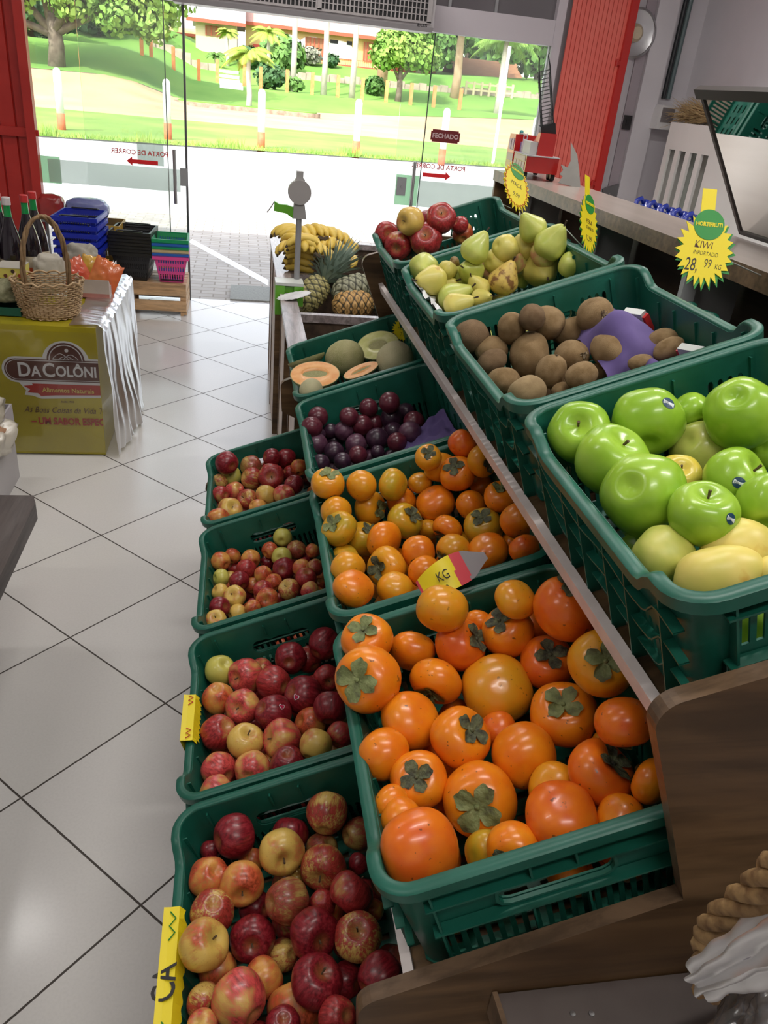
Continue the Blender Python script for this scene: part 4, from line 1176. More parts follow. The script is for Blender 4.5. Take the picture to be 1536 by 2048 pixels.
fill('gala_near', .029, cols='drob', layers=2, maxn=26); fill('gala_second', .028, cols='drp', layers=2, maxn=24); fill('small_apples', .019, cols='rod', layers=2, maxn=40); fill('fuji_far', .026, cols='rdo', maxn=18)
fill('persimmon_near', .034, cols='or', maxn=14, layers=1); fill('persimmon_far', .030, cols='oy', maxn=14, layers=2); fill('plum', .022, cols='dp', maxn=22, xmax=.25)
fill('granny', .040, also=('mango',), cols='g', maxn=6); fill('kiwi', .026, cols='dm', maxn=16, xmax=.26); fill('pear', .028, cols='gy', maxn=10); fill('redapple', .032, cols='rd', maxn=6, xmax=.2)

# ================================================================== MELONS
def net_mat(name, c1, c2):
    m = pmat(name, c1, .7); v = coords(m); n = N(m, 'ShaderNodeTexVoronoi', feature='DISTANCE_TO_EDGE'); n.inputs['Scale'].default_value = 9; L(m, v, n.inputs['Vector'])
    f = ramp(m, n.outputs['Distance'], [(.0, (1,1,1)), (.09, (0,0,0))]); b = ramp(m, noise(m, v, 1.3, 3), [(.35, c1), (.65, c2)])
    setc(m, mix(m, math_(m, 'MULTIPLY', f, .45), b, (.46,.40,.24))); bump(m, f, .3, .01); return m
M['rind'] = net_mat('netted_rind', (.25,.25,.09), (.36,.33,.15)); M['rind_pale'] = net_mat('pale_netted_rind', (.40,.38,.22), (.46,.42,.25))
M['flesh_orange'] = mottled('orange_melon_flesh', (.72,.30,.08), (.80,.42,.16), 3, .35); M['flesh_green'] = mottled('green_melon_flesh', (.50,.50,.17), (.62,.60,.28), 3, .35)
M['seeds'] = mottled('melon_seeds', (.50,.30,.12), (.62,.50,.26), 14, .4, bmp=.6)
MM = fruit_mesh('melon', ell(1.12), 36, 26, .01, disp=.03, seed=30); MM.materials.append(M['rind'])
def half_mesh(thin=1.0):
    mb = MB(); mb.lathe([(max(math.sin(math.pi/2*t), .003), -math.cos(math.pi/2*t)*thin) for t in [i/14 for i in range(15)]]+[(1.0, 0)], 40); return mb
def whole_melon(x, y, rpx, lab, hz, pale=False, ax=(1,.2,.3)):
    Mw = CR_['melon'][0]; P = ony(x, y, Mw.translation.y+hz); r = rpx*(P-CAM).dot(CF)/F_PX
    o = link('melon', MM.copy()); o.data.materials[0] = M['rind_pale'] if pale else M['rind']; o.matrix_world = Matrix.Translation(P) @ rot_to(ax, 1) @ Matrix.Diagonal((r, r, r, 1))
    mb = MB(); mb.tube([(0,0,1.10), (0,0,1.15)], [.12,.09], 10); mb.build('stem_scar', M['stem'], o); return tag(o, lab, 'melon', 'melons in the crate')
def cut_melon(x, y, rpx, lab, hz, face, long_ax, flesh, asp=1.2, thin=1.0, cavity=(.5,.26)):
    Mw = CR_['melon'][0]; P = ony(x, y, Mw.translation.y+hz); r = rpx*(P-CAM).dot(CF)/F_PX; print('MEL', Mw.inverted() @ P, r)
    mm = frame(P, long_ax, Vector(face).cross(Vector(long_ax))) @ Matrix.Diagonal((r*asp, r, r*.95, 1))
    if (mm.to_3x3() @ Vector((0,0,1))).dot(Vector(face)) < 0: mm = mm @ Matrix.Rotation(math.pi, 4, 'X')
    e = empty('melon_half'); e.matrix_world = mm; half_mesh(thin).build('rind', M['rind'], e, auto=60)
    mb = MB(); a, b = cavity; prof = [(.965, .004), (.95, .008)]
    n = 40; vs = []; rings = [(.97, .004), (.75, .010), (.60, .006)]
    for q, z in rings: vs += [(q*math.cos(w*2*math.pi/n), q*math.sin(w*2*math.pi/n), z) for w in range(n)]
    vs += [(a*math.cos(w*2*math.pi/n), b*math.sin(w*2*math.pi/n), .004) for w in range(n)]
    vs += [(a*.8*math.cos(w*2*math.pi/n), b*.8*math.sin(w*2*math.pi/n), -.22) for w in range(n)]
    fs = [(k*n+i, k*n+(i+1) % n, (k+1)*n+(i+1) % n, (k+1)*n+i) for k in range(4) for i in range(n)]; mb.add(vs, fs); mb.build('flesh', flesh, e, smooth=True)
    mb = MB(); rnd = random.Random(4); vs = [(0,0,-.1)]
    for k in (1, 2): vs += [(a*.42*k*math.cos(w*2*math.pi/20), b*.42*k*math.sin(w*2*math.pi/20), -.12+rnd.uniform(-.03,.05)) for w in range(20)]
    mb.add(vs, [(0, 1+i, 1+(i+1) % 20) for i in range(20)]+[(1+i, 21+i, 21+(i+1) % 20, 1+(i+1) % 20) for i in range(20)]); mb.build('seeds', M['seeds'], e, smooth=True)
    return tag(e, lab, 'melon', 'melons in the crate')
cut_melon(630, 748, 36, 'cut melon half with orange flesh facing up at the aisle side', .13, (-.25,-.42,.86), (1,-.06,.1), M['flesh_orange'], 1.38, .75)
cut_melon(612, 716, 27, 'pale green melon wedge lying behind the orange half', .30, (-.2,.35,.9), (1,.25,.30), M['flesh_green'], 1.45, .7, (.4,.12))
whole_melon(690, 716, 36, 'whole netted melon between the cut pieces', .28, ax=(1,.3,.1))
cut_melon(756, 690, 33, 'cut melon half with pale green flesh and seed hollow', .345, (-.25,-.6,.75), (1,.0,.30), M['flesh_green'], 1.3, .85, (.45,.30))
cut_melon(722, 740, 21, 'narrow orange melon slice leaning beside the round melon', .17, (-.3,-.2,.9), (1,.45,.36), M['flesh_orange'], 1.9, .6, (.6,.15))
whole_melon(790, 722, 38, 'round pale melon next to the white strip', .20, True, (.3,1,.4))
whole_melon(622, 782, 24, 'pale melon mostly hidden by the near rim', .055, True, (.3,1,.4))

# ================================================================== WOODEN BIN STAND
bin_ = empty('produce_bin', (1.40, .5, 0), 'wooden produce bin with grey rim holding bananas and pineapples', 'produce bin')
def onb(o): o.location = (-1.40, -.5, 0); return o
XL, XR, YB0, YB1, ZR = 1.008, 1.80, -.70, 1.74, .80
for a, b in ((YB0, .08), (.08, YB1)):
    mb = MB(); mb.box(XL, XL+.07, a+.001, b-.001, ZR-.022, ZR); onb(mb.build('rim_plank', M['rimwood'], bin_))
mb = MB(); mb.box(XR-.05, XR, YB0, YB1, ZR-.022, ZR+.05); onb(mb.build('rim_plank', M['rimwood'], bin_))
for y in (YB0, .065, .80, YB1-.03):
    mb = MB(); mb.box(XL+.071, XR-.051, y, y+.035, ZR-.035, ZR-.004); onb(mb.build('divider_rail', M['rimwood'], bin_))
    mb = MB(); mb.box(XL+.071, XR-.051, y+.01, y+.025, .45, ZR-.036); onb(mb.build('divider', M['darkwood'], bin_))
mb = MB(); mb.box(XL+.03, XR-.01, YB0+.01, YB1-.01, .44, .46); onb(mb.build('bin_floor', M['darkwood'], bin_))
mb = MB(); mb.box(XR-.045, XR-.03, YB0, YB1, .46, ZR+.16); onb(mb.build('bin_back', M['darkwood'], bin_))
for k, (a, b) in enumerate(((1.42, 1.735), (.73, 1.13), (.02, .36), (-.68, -.36))):
    x = XL+.012-.01*(k == 1); mb = MB(); mb.box(x, x+.05, a, b, 0, ZR-.023); onb(mb.build('side_panel', M['ply'], bin_))
    for yy in (a-.018, b):
        mb = MB(); mb.box(x-.004, x+.054, yy+.001, yy+.017, 0, ZR-.023); onb(mb.build('edge_band', M['panel'], bin_))
mb = MB(); mb.box(XL+.09, XL+.105, YB0+.02, YB1-.02, 0, .44); onb(mb.build('inner_panel', M['darkwood'], bin_))

# bananas ---------------------------------------------------------------
M['banana'] = plain_mat('banana_skin', (.68,.47,.07), (.74,.53,.10), (.50,.33,.05), rough=.45, scale=1.2, coat=0, spots=.6); M['banana_tip'] = pmat('banana_tip', (.06,.04,.02), .8)
def banana_meshes(seed):
    rnd = random.Random(seed); ln = .085; pts = []; rs = []; n = 12
    for i in range(n+1):
        t = i/n; a = (t-.5)*1.7; pts.append((ln*math.sin(a), 0, ln*math.cos(a)-ln*.6)); rs.append(.0175*(.34 if t < .08 else (.55 if t < .16 else (1 if t < .8 else (.75 if t < .92 else .32)))))
    mb = MB(); mb.tube(pts, rs, 8, flat=.92); me = mb.mesh('banana'); me.polygons.foreach_set('use_smooth', [True]*len(me.polygons)); me.materials.append(M['banana'])
    mb = MB(); mb.tube([pts[-1], (pts[-1][0]+.006, 0, pts[-1][2]-.006)], [.0062,.004], 6); tip = mb.mesh('tip'); tip.materials.append(M['banana_tip']); return me, tip
BAN = banana_meshes(1)
def bunch(x, y, zc, n, az, tilt, lab):
    P = onz(x, y, zc); e = empty('banana_bunch', P, lab, 'bananas', 'banana bunches in the bin'); e.rotation_euler = (R(tilt), 0, R(az)); e.scale = (1.15,)*3
    for i in range(n):
        f = link('banana', BAN[0], e); f.location = ((i % 2)*.008, (i-(n-1)/2)*.026, -.006*(abs(i-(n-1)/2))); f.rotation_euler = (R((i-(n-1)/2)*-7), 0, R((i-(n-1)/2)*-3))
        link('tip', BAN[1], f)
    mb = MB(); mb.tube([(-.066, -.02, .0), (-.082, 0, -.004), (-.066, .02, .0)], .011, 6); mb.build('crown', M['banana_tip'], e)
BL = [(578, 470, .93, 5, 200, 10, 'lone row at the aisle corner by the rim'), (600, 478, .93, 5, 150, -5, 'behind the grey tape pole'), (632, 470, .95, 5, 110, 0, 'topmost of the pile at the door side'), (662, 476, .92, 5, 95, 10, 'at the door side next to the topmost one'),
      (585, 500, .89, 4, 230, 25, 'lying over the grey rim'), (603, 512, .88, 6, 190, 60, 'with a big curled hand beside the pole'), (630, 505, .90, 5, 100, 20, 'in the middle of the pile'), (660, 497, .90, 5, 80, 15, 'with dark tips in the middle'), (632, 522, .84, 5, 95, 30, 'standing against the near divider'),
      (656, 518, .85, 5, 90, 25, 'second along the near divider'), (680, 515, .85, 5, 80, 20, 'greenish, beside the pineapple crown'), (688, 495, .86, 4, 70, 15, 'at the wall side of the bin'), (612, 492, .92, 5, 160, 10, 'ripe, leaning to the pole')]
for i, b in enumerate(BL): bunch(*b[:6], 'yellow banana bunch '+b[6])
tag(bpy.data.objects['banana_bunch'], 'yellow banana bunch at the aisle corner by the rim')

# pineapples -------------------------------------------------------------
def pineapple(P, tilt_dir, ln, rad, c1, c2, lab):
    e = empty('pineapple', P, lab, 'pineapple'); e.rotation_euler = Vector(tilt_dir).to_track_quat('Z', 'Y').to_euler()
    mb = MB(); nu, nv = 72, 44; vs = []
    for j in range(nv+1):
        t = j/nv; z = (t-.5)*ln; r = rad*max(.12, (1-abs(2*t-1)**3.2))**.5
        for i in range(nu):
            w = 2*math.pi*i/nu; a = w*13/(2*math.pi); b = t*11; u_, v_ = (a+b)*1.0, (a-b)*1.0
            h = (abs(math.sin(math.pi*u_/1.0*.5))*abs(math.sin(math.pi*v_/1.0*.5)))**.6; q = r+.007*h-.002
            vs.append((q*math.cos(w), q*math.sin(w), z))
    fs = [(j*nu+i, j*nu+(i+1) % nu, (j+1)*nu+(i+1) % nu, (j+1)*nu+i) for j in range(nv) for i in range(nu)]+[tuple(range(nu-1, -1, -1)), tuple(range(nv*nu, nv*nu+nu))]
    mb.add(vs, fs)
    m = pmat('pineapple_skin', c1, .6); tc = N(m, 'ShaderNodeTexCoord'); sp = N(m, 'ShaderNodeSeparateXYZ'); L(m, tc.outputs['Object'], sp.inputs[0])
    at = math_(m, 'MULTIPLY', math_(m, 'ARCTAN2', sp.outputs[1], sp.outputs[0]), 13/(2*math.pi)); zz = math_(m, 'MULTIPLY', math_(m, 'ADD', sp.outputs[2], ln/2), 11/ln)
    s1 = math_(m, 'ABSOLUTE', math_(m, 'SINE', math_(m, 'MULTIPLY', math_(m, 'ADD', at, zz), math.pi/2))); s2 = math_(m, 'ABSOLUTE', math_(m, 'SINE', math_(m, 'MULTIPLY', math_(m, 'SUBTRACT', at, zz), math.pi/2)))
    setc(m, ramp(m, math_(m, 'MULTIPLY', s1, s2), [(.05, (.03,.028,.015)), (.30, c1), (.75, c2), (.95, tuple(c*.7 for c in c1))])); mb.build('body', m, e, smooth=True, fix=False)
    rnd = random.Random(int(rad*1e4)); mb = MB()
    for i in range(80):
        t = i/80; w = i*2.4; el = R(12+70*t); l = (.09+.09*t)*1.15; base = Vector((.018*math.cos(w)*(1-t), .018*math.sin(w)*(1-t), ln/2-.005+.07*t)); d = Vector((math.cos(w)*math.cos(el), math.sin(w)*math.cos(el), math.sin(el))); s = Vector((-math.sin(w), math.cos(w), 0))*.010; up = Vector((0,0,1))
        q1 = base+d*l*.5+up*.012; q2 = base+d*l+up*(-.01+.02*t); mb.add([base-s, base+s, q1+s*.8, q1-s*.8, q2], [(0,1,2,3), (3,2,4)])
    mb.build('leafy_crown', M['pine_leaf'], e, fix=False)
    return e
M['pine_leaf'] = mottled('pineapple_leaf', (.10,.16,.12), (.20,.26,.20), 12, .5)
pa = onz(624, 588, .76); pb = onz(668, 537, .86)
pineapple(pa, (pb-pa), .19, .062, (.26,.23,.08), (.42,.37,.15), 'pineapple with long grey green crown leaning across the bin')
pineapple(onz(705, 580, .785), (1,.5,.25), .20, .066, (.22,.22,.14), (.36,.36,.25), 'dull grey green pineapple partly behind the wood panel')
pineapple(onz(706, 610, .735), (1,.15,.05), .19, .062, (.45,.24,.07), (.60,.38,.14), 'orange ripe pineapple lying against the divider')
mb = MB(); rnd = random.Random(2)
c = onz(650, 668, .70); mb.grid(14, 10, lambda a, b: (c.x-.08+a*.30, c.y-.09+b*.22, .66+.07*math.sin(a*3.1)*math.sin(b*3.1)+.018*mnoise.noise(Vector((a*5, b*5, 1)))))
o = mb.build('foam_net', M['paper_white'], smooth=True, fix=False); tag(o, 'crumpled white foam netting in the near compartment of the bin', 'netting')

# label tape dispenser clamped on the rim -----------------------------------
M['lime'] = pmat('lime_plastic', (.13,.42,.03), .35); M['clear'] = pmat('milky_plastic', (.55,.58,.55), .3)
td = empty('bag_tape_stand', (1.05, .42, .80), 'grey pole tape dispenser with lime green clamp on the bin rim', 'tape dispenser')
mb = MB(); mb.box(-.06, -.02, -.05, .05, -.09, .035); mb.box(.02, .06, -.05, .05, -.05, .035); mb.box(-.02, .02, -.035, .035, .003, .03); mb.build('clamp', M['lime'], td)
mb = MB(); mb.box(-.06, .06, -.052, .052, .036, .048); mb.build('clamp_cover', M['clear'], td)
mb = MB(); mb.tube([(.035, .04, .04), (.035, .04, .34)], .0125, 12); mb.build('pole', M['grey'], td, auto=40)
mb = MB(); mb.prism([(.005, .30), (.065, .30), (.052, .38), (.052, .455), (.045, .46), (.045, .485), (.018, .485), (.018, .46), (.012, .45), (.012, .37)], .022, .058, axis='y'); mb.build('head', pmat('light_grey_plastic', (.36,.35,.34), .4), td)
mb = MB(); mb.tube([(.032, .012, .405), (.032, .05, .405)], .048, 28); mb.build('reel', pmat('reel_grey', (.36,.34,.33), .45), td, auto=40)
mb = MB(); mb.prism([(-.072, .325), (-.07, .362), (-.05, .352), (-.02, .352), (.008, .345), (.008, .30), (-.02, .318), (-.05, .322)], .02, .05, axis='y'); mb.build('blade_arm', M['lime'], td)
mb = MB(); mb.tube([(-.070, .035, .36), (-.085, .035, .335), (-.10, .035, .315)], .0025, 5); mb.build('spring_wire', M['steel'], td)
mb = MB(); mb.prism([(math.cos(2*math.pi*i/36)*(.055 if i % 2 else .062)*1.2, math.sin(2*math.pi*i/36)*(.055 if i % 2 else .062)) for i in range(36)], 0, .002, Matrix.Translation((1.065, .30, .812)) @ Matrix.Rotation(R(-14), 4, 'Y')); o = mb.build('price_card', M['paper_white']); tag(o, 'white jagged price card lying on the bin rim below the clamp', 'price card')

# ================================================================== LEFT SIDE
M['carton'] = mottled('printed_yellow_film', (.30,.245,.008), (.38,.32,.012), 4, .28, bmp=.15, bd=.01, coat=.2)
dt = empty('display_table', (-.15, .9, 0), 'yellow printed cardboard display block wrapped in film beside the aisle', 'display table')
def ondt(o): o.location = (.15, -.9, 0); return o
mb = MB()
def bx(a, b, c): return (a, b, c)
n = 18
def face(fn, nu=18, nv=18): mb.grid(nu, nv, fn)
w = lambda p: Vector(p)+Vector((mnoise.noise(Vector(p)*5)*.010, mnoise.noise(Vector(p)*5+Vector((7,0,0)))*.006, mnoise.noise(Vector(p)*4+Vector((0,9,0)))*.006))
X0_, X1_, Y0_, Y1_, Z1_ = -.60, .232, .412, 1.38, .60
mb.box(X0_, X1_, Y0_, Y1_, .005, Z1_); ondt(mb.build('block', M['carton'], dt))
M['brown'] = pmat('logo_brown', (.07,.018,.012), .35); M['logo_white'] = pmat('logo_white', (.50,.50,.52), .35); M['logo_gold'] = pmat('logo_gold', (.52,.42,.10), .4); M['logo_red'] = pmat('logo_red', (.30,.018,.012), .35)
def stad(x0, x1, z0, z1, n=12):
    r = (z1-z0)/2; return [(x0+r+r*math.cos(R(90+180*i/n)), z0+r+r*math.sin(R(90+180*i/n))) for i in range(n+1)]+[(x1, z0), (x1, z1)]
def plate(nm, pts, d, mt, flip=False): 
    mb = MB(); mb.prism(pts, Y0_-d-.0008, Y0_-d, axis='y'); return ondt(mb.build(nm, mt, dt))
FX = .2315
lg_ = [(p[0], p[1]) for p in stad(-.168, FX, .345, .462)]
def archpts(cx, cz, r, n=16, s=1.0): return [(cx+r*math.cos(R(180-180*i/n)), cz+r*math.sin(R(180-180*i/n))*s) for i in range(n+1)]
plate('logo_edge', lg_, .001, M['logo_white']); plate('logo_arch_edge', archpts(.098, .44, .098), .0012, M['logo_white'])
plate('logo_ring', stad(-.158, FX, .354, .453), .002, M['brown']); plate('logo_ring_white', stad(-.152, FX, .359, .448), .003, M['logo_white']); plate('logo_field', stad(-.149, FX, .362, .445), .004, M['brown'])
plate('logo_arch', archpts(.098, .452, .078), .002, M['brown']); plate('logo_arch_ring', archpts(.098, .452, .070), .003, M['logo_white']); plate('logo_arch_field', archpts(.098, .452, .066), .004, M['brown'])
plate('logo_sun', [(.105+.008*math.cos(R(a)), .497+.008*math.sin(R(a))) for a in range(0, 360, 30)], .005, M['logo_white'])
mb = MB()
for x0, x1, h in ((.045, .110, .024), (.090, .150, .020), (.07, .13, .012)): mb.tube([(x0+(x1-x0)*i/10, Y0_-.0055, .458+h*math.sin(math.pi*i/10)) for i in range(11)], .0012, 4)
mb.box(.045, .152, Y0_-.006, Y0_-.005, .455, .457); ondt(mb.build('logo_hills', M['logo_white'], dt))
ribbon = [(-.088, .330), (-.048, .335), (-.052, .342), (.231, .342), (.231, .296), (.04, .290), (-.02, .285), (-.032, .298), (-.075, .300), (-.062, .315)]
plate('ribbon_edge', [(-.105, .345), (.231, .352), (.231, .284), (-.02, .272), (-.055, .285), (-.088, .288), (-.08, .31)], .0015, M['logo_white']); plate('ribbon', ribbon, .003, M['logo_red'])
def ft(nm, s, size, x, z, mt, **k): o = put_text(nm, s, size, frame((x, Y0_-.0055, z), (1,0,-.0), (0,0,1)), mt, dt, align='LEFT', **k); o.location = (.15, -.9, 0); return o
ft('lettering', 'D', .088, -.105, .402, M['logo_white'], offset=.0016, depth=.001, sx=.85); ft('lettering', 'A', .066, -.048, .397, M['logo_white'], offset=.0016, depth=.001, sx=.85)
ft('lettering', 'C', .088, -.003, .403, M['logo_white'], offset=.0016, depth=.001, sx=.85); ft('lettering', 'OLÔNI', .066, .052, .400, M['logo_white'], offset=.0016, depth=.001, sx=.82)
ft('lettering', 'Alimentos Naturais', .030, -.012, .314, M['logo_gold'], offset=.0004, sx=.92)
ft('lettering', 'desde 1962', .012, .06, .262, M['brown'], offset=.0001)
ft('lettering', 'As Boas Coisas da Vida Tem', .040, -.098, .220, M['brown'], offset=-.0002, shear=.35, sx=.80)
ft('lettering', '– UM SABOR ESPECIAL', .046, -.072, .166, M['logo_red'], offset=.0014, sx=.80, spacing=.98)
for o in list(dt.children):
    if o.name.startswith('lettering'):   # the print ends at the edge of the block
        bm = bmesh.new(); bm.from_mesh(o.data); bmesh.ops.bisect_plane(bm, geom=bm.verts[:]+bm.edges[:]+bm.faces[:], plane_co=(FX, 0, 0), plane_no=(1, 0, 0), clear_outer=True); bm.to_mesh(o.data); bm.free()
put_text('lettering', 'DACOLÔNIA', .05, frame((-.05, .56, Z1_+.0006), (1,0,0), (0,1,0)), M['brown'], dt, align='CENTER', offset=.001).location = (.15, -.9, 0)
# stretch film peeling off the block's aisle side
mb = MB()
def flm(a, b):
    y = .408+a*1.05; top = .615-.03*abs(math.sin(a*17))*(a > .1); bot = .02+.0*a; z = top+(bot-top)*b
    fl = (.022+.070*b**1.1*math.sin(math.pi*min(1, a*1.1+.05))**.7+.012*b)*(1 if a < .97 else .6)
    f = .006*math.sin(a*34+b*2.2)+.004*math.sin(a*91+b*5+1)+.016*mnoise.noise(Vector((a*9, b*3, 2)))
    return (X1_+.006+max(0, fl+f*(.35+b)), y-.03*b*(1-a), z)
mb.grid(150, 26, flm); o = mb.build('loose_film', M['stretch'], dt, smooth=True, fix=False); ondt(o)
mb = MB(); mb.grid(60, 14, lambda a, b: (X1_-.11+b*.15+.008*mnoise.noise(Vector((a*12, b*3, 5))), .42+a*.98, .606+.008*abs(math.sin(a*40+b*3))*(.3+b)-(b > .8)*(b-.8)*.12)); o = mb.build('film_fold', M['stretch'], dt, smooth=True, fix=False); ondt(o)
mb = MB(); mb.grid(40, 16, lambda a, b: (X0_+a*(X1_-X0_), Y0_-.010-.003*abs(mnoise.noise(Vector((a*14+b*6, b*5, 0)))), .58-b*.56)); o = mb.build('front_film', film('tight_film', .01, (.97,.97,.95), .08, .2), dt, smooth=True, fix=False); ondt(o)

# wicker basket with a tall handle ------------------------------------------
def wicker(loc, r0, r1, h, lab, hand=.30, mt=None):
    e = empty('wicker_basket', loc, lab, 'basket'); mt = mt or M['wick']; mb = MB(); nr = 15; ns = 44
    for k in range(nr):
        t = (k+.5)/nr; r = r0+(r1-r0)*t**.85; z = h*t; pts = [((r+(.0055 if (i+k) % 2 else -.0045))*math.cos(2*math.pi*i/ns), (r+(.0055 if (i+k) % 2 else -.0045))*math.sin(2*math.pi*i/ns)*.92, z+.002*math.sin(i*3+k)) for i in range(ns+1)]
        mb.tube(pts, h/nr*.53, 5, caps=False, flat=.55)
    mb.build('weave', mt, e, smooth=True)
    mb = MB()
    for i in range(ns):
        w_ = 2*math.pi*(i)/ns; mb.tube([((r0+(r1-r0)*t**.85)*math.cos(w_), (r0+(r1-r0)*t**.85)*math.sin(w_)*.92, h*t) for t in (0, .25, .5, .75, 1)], .0035, 4, flat=.6)
    mb.build('stakes', M['wick_dark'], e, smooth=True)
    mb = MB(); mb.tube([((r1+.004+.004*math.sin(i*1.3))*math.cos(2*math.pi*i/96), (r1+.004+.004*math.sin(i*1.3))*math.sin(2*math.pi*i/96)*.92, h+.012*abs(math.sin(i*.5))) for i in range(97)], .0045, 6); mb.build('rim', mt, e, smooth=True)
    mb = MB(); mb.tube([(0, 0, .004), (0, 0, .012)], r0*.96, 32); mb.build('base', M['wick_dark'], e)
    hr = r1*.62; pts = [(hr*math.cos(R(a)), r1*.30*math.cos(R(a)), h*.92+max(0, math.sin(R(a)))**.8*(hand)) for a in range(0, 181, 9)]; pts = [(hr*.98, r1*.62*.5, h*.25)]+pts+[(-hr*.98, -r1*.62*.5, h*.25)]
    mb = MB()
    for q in range(3): mb.tube([Vector(p)+Vector((.007*math.cos(i*.9+q*2.1), .007*math.sin(i*.9+q*2.1), .004*math.cos(i*.9+q*2.1))) for i, p in enumerate(pts)], .0068, 6)
    mb.build('handle', M['wick_h'], e, smooth=True); return e
M['wick'] = mottled('wicker_cane', (.36,.23,.11), (.50,.35,.20), 25, .6, bmp=.2); M['wick_dark'] = mottled('wicker_stakes', (.25,.15,.07), (.40,.27,.14), 25, .7); M['wick_h'] = mottled('wicker_handle', (.15,.085,.035), (.27,.17,.08), 30, .65, bmp=.3)
bk = wicker((.018, .585, .601), .112, .142, .150, 'woven wicker basket with tall arched handle on the yellow block', .275); bk.rotation_euler = (0, 0, R(8))

# soft drink / wine bottles -------------------------------------------------
M['bottle'] = pmat('dark_bottle_glass', (.012,.008,.012), .08, coat=.5); M['neck_green'] = pmat('green_bottle_neck', (.01,.25,.06), .12, coat=.4); M['cap_red'] = pmat('red_cap', (.50,.03,.03), .4); M['cap_white'] = pmat('white_cap', (.55,.5,.5), .4); M['label_orange'] = pmat('orange_label', (.62,.10,.03), .5); M['label_cream'] = pmat('cream_label', (.52,.45,.33), .5)
def bottle(x, y, cap, lab, z=.605):
    e = empty('bottle', (x, y, z), lab, 'bottle', 'dark bottles on the yellow block')
    mb = MB(); mb.lathe([(.046, 0), (.053, .008), (.054, .17), (.050, .22), (.038, .27), (.024, .315), (.017, .345)], 24); mb.build('body', M['bottle'], e, auto=50)
    mb = MB(); mb.lathe([(.0172, .3452), (.0155, .375), (.0155, .40)], 20); mb.build('neck', M['neck_green'], e, auto=50)
    mb = MB(); mb.lathe([(.0190, .395), (.0190, .425), (.016, .428), (.0001, .428)], 20); mb.build('cap', cap, e, auto=40)
    mb = MB(); mb.lathe([(.0545, .06), (.0545, .16)], 24); l_ = mb.build('label_band', M['label_cream'], e, auto=40)
    mb = MB(); mb.lathe([(.0552, .06), (.0552, .11)], 24); mb.build('label_stripe', M['label_orange'], e, auto=40)
bottle(-.262, 1.02, M['cap_red'], 'dark bottle with red cap at the edge of the picture')
for (x, y, c, l) in ((-.305, .90, M['cap_red'], 'dark bottle with red cap at the aisle front of the group'), (-.195, .91, M['cap_white'], 'dark bottle with the pale white cap'), (-.145, 1.02, M['cap_red'], 'dark bottle with red cap nearest the wicker handle'), (-.135, 1.14, M['cap_red'], 'dark bottle with red cap, hindmost of the group')): bottle(x, y, c, l)
# yellow spotted carton, paper sacks, bean tray
e = empty('small_carton', (-.15, .70, .77), 'small yellow carton with red and brown dots beside the basket handle', 'carton')
mb = MB(); mb.box(-.055, .055, -.07, .07, -.03, .012); mb.build('box', pmat('carton_yellow', (.60,.52,.10), .5), e)
mb = MB(); mb.box(-.056, .056, -.071, .071, .0122, .014); mb.build('lid', pmat('carton_top', (.45,.42,.36), .5), e)
for i, (x, z, cc) in enumerate(((-.04, -.004, (.5,.03,.02)), (-.012, -.02, (.12,.03,.015)), (.02, .0, (.05,.02,.01)), (.045, -.018, (.3,.05,.02)))):
    mb = MB(); mb.tube([(x, -.0702, z), (x, -.0715, z)], .008, 14); mb.build('dot', pmat('dot_%d' % i, cc, .5), e)
def sackmesh(nm, loc, sz, mt, lab, cat, seed, rot=0, amp=.18, top=None):
    bm = bmesh.new(); bmesh.ops.create_icosphere(bm, subdivisions=4, radius=1); off = Vector((seed*3.1, seed*1.7, 0))
    for v in bm.verts:
        c = v.co.copy(); q = Vector([math.copysign(abs(t)**.62, t) for t in c]); q *= 1+amp*mnoise.noise(c*2.2+off)+amp*.9*(.3-abs(mnoise.noise(c*4.5+off))); v.co = Vector((q.x*sz[0], q.y*sz[1], q.z*sz[2]))
    me = bpy.data.meshes.new(nm); bm.to_mesh(me); bm.free(); o = link(nm, me, None, mt, True); o.location = loc; o.rotation_euler = (0, 0, R(rot)); return tag(o, lab, cat)
M['kraft'] = mottled('pale_kraft', (.36,.33,.27), (.46,.42,.35), 8, .7, bmp=.4); M['kraft_d'] = mottled('grey_kraft', (.27,.25,.21), (.36,.33,.27), 8, .7, bmp=.4)
sackmesh('paper_bag', (-.045, .93, .70), (.07, .05, .09), M['kraft'], 'pale crumpled paper bag standing behind the wicker basket', 'paper bag', 1, 15)
sackmesh('paper_bag', (.06, 1.16, .70), (.08, .06, .10), M['kraft_d'], 'grey beige paper bag in front of the blue baskets', 'paper bag', 2, -10)
M['mesh_sack'] = mottled('olive_net', (.17,.17,.09), (.28,.27,.16), 60, .8, bmp=.6, bd=.01)
sackmesh('net_sack', (-.24, .70, .69), (.15, .16, .05), M['mesh_sack'], 'olive net sack of produce lying on the dark green crate', 'net sack', 3, 5)
e = empty('small_crate', (-.26, .68, .605), 'low dark green crate under the olive net sack', 'crate')
mb = MB(); mb.box(-.17, .17, -.16, -.155, 0, .035); mb.box(-.17, .17, .155, .16, 0, .035); mb.box(-.17, -.165, -.155, .155, 0, .035); mb.box(.165, .17, -.155, .155, 0, .035); mb.build('sides', M['crate'], e)
mb = MB(); mb.box(-.165, .165, -.155, .155, 0, .006); mb.build('base', M['crate'], e)
tr = empty('cardboard_tray', (.155, 1.02, .608), 'open cardboard tray with red cellophane packets beside the basket', 'tray')
M['card'] = mottled('grey_card', (.33,.27,.23), (.40,.33,.28), 8, .7); M['card_red'] = mottled('reddish_card', (.30,.11,.09), (.36,.15,.12), 8, .7)
mb = MB(); mb.box(-.08, .07, -.13, -.127, 0, .085); mb.build('front', M['card'], tr)
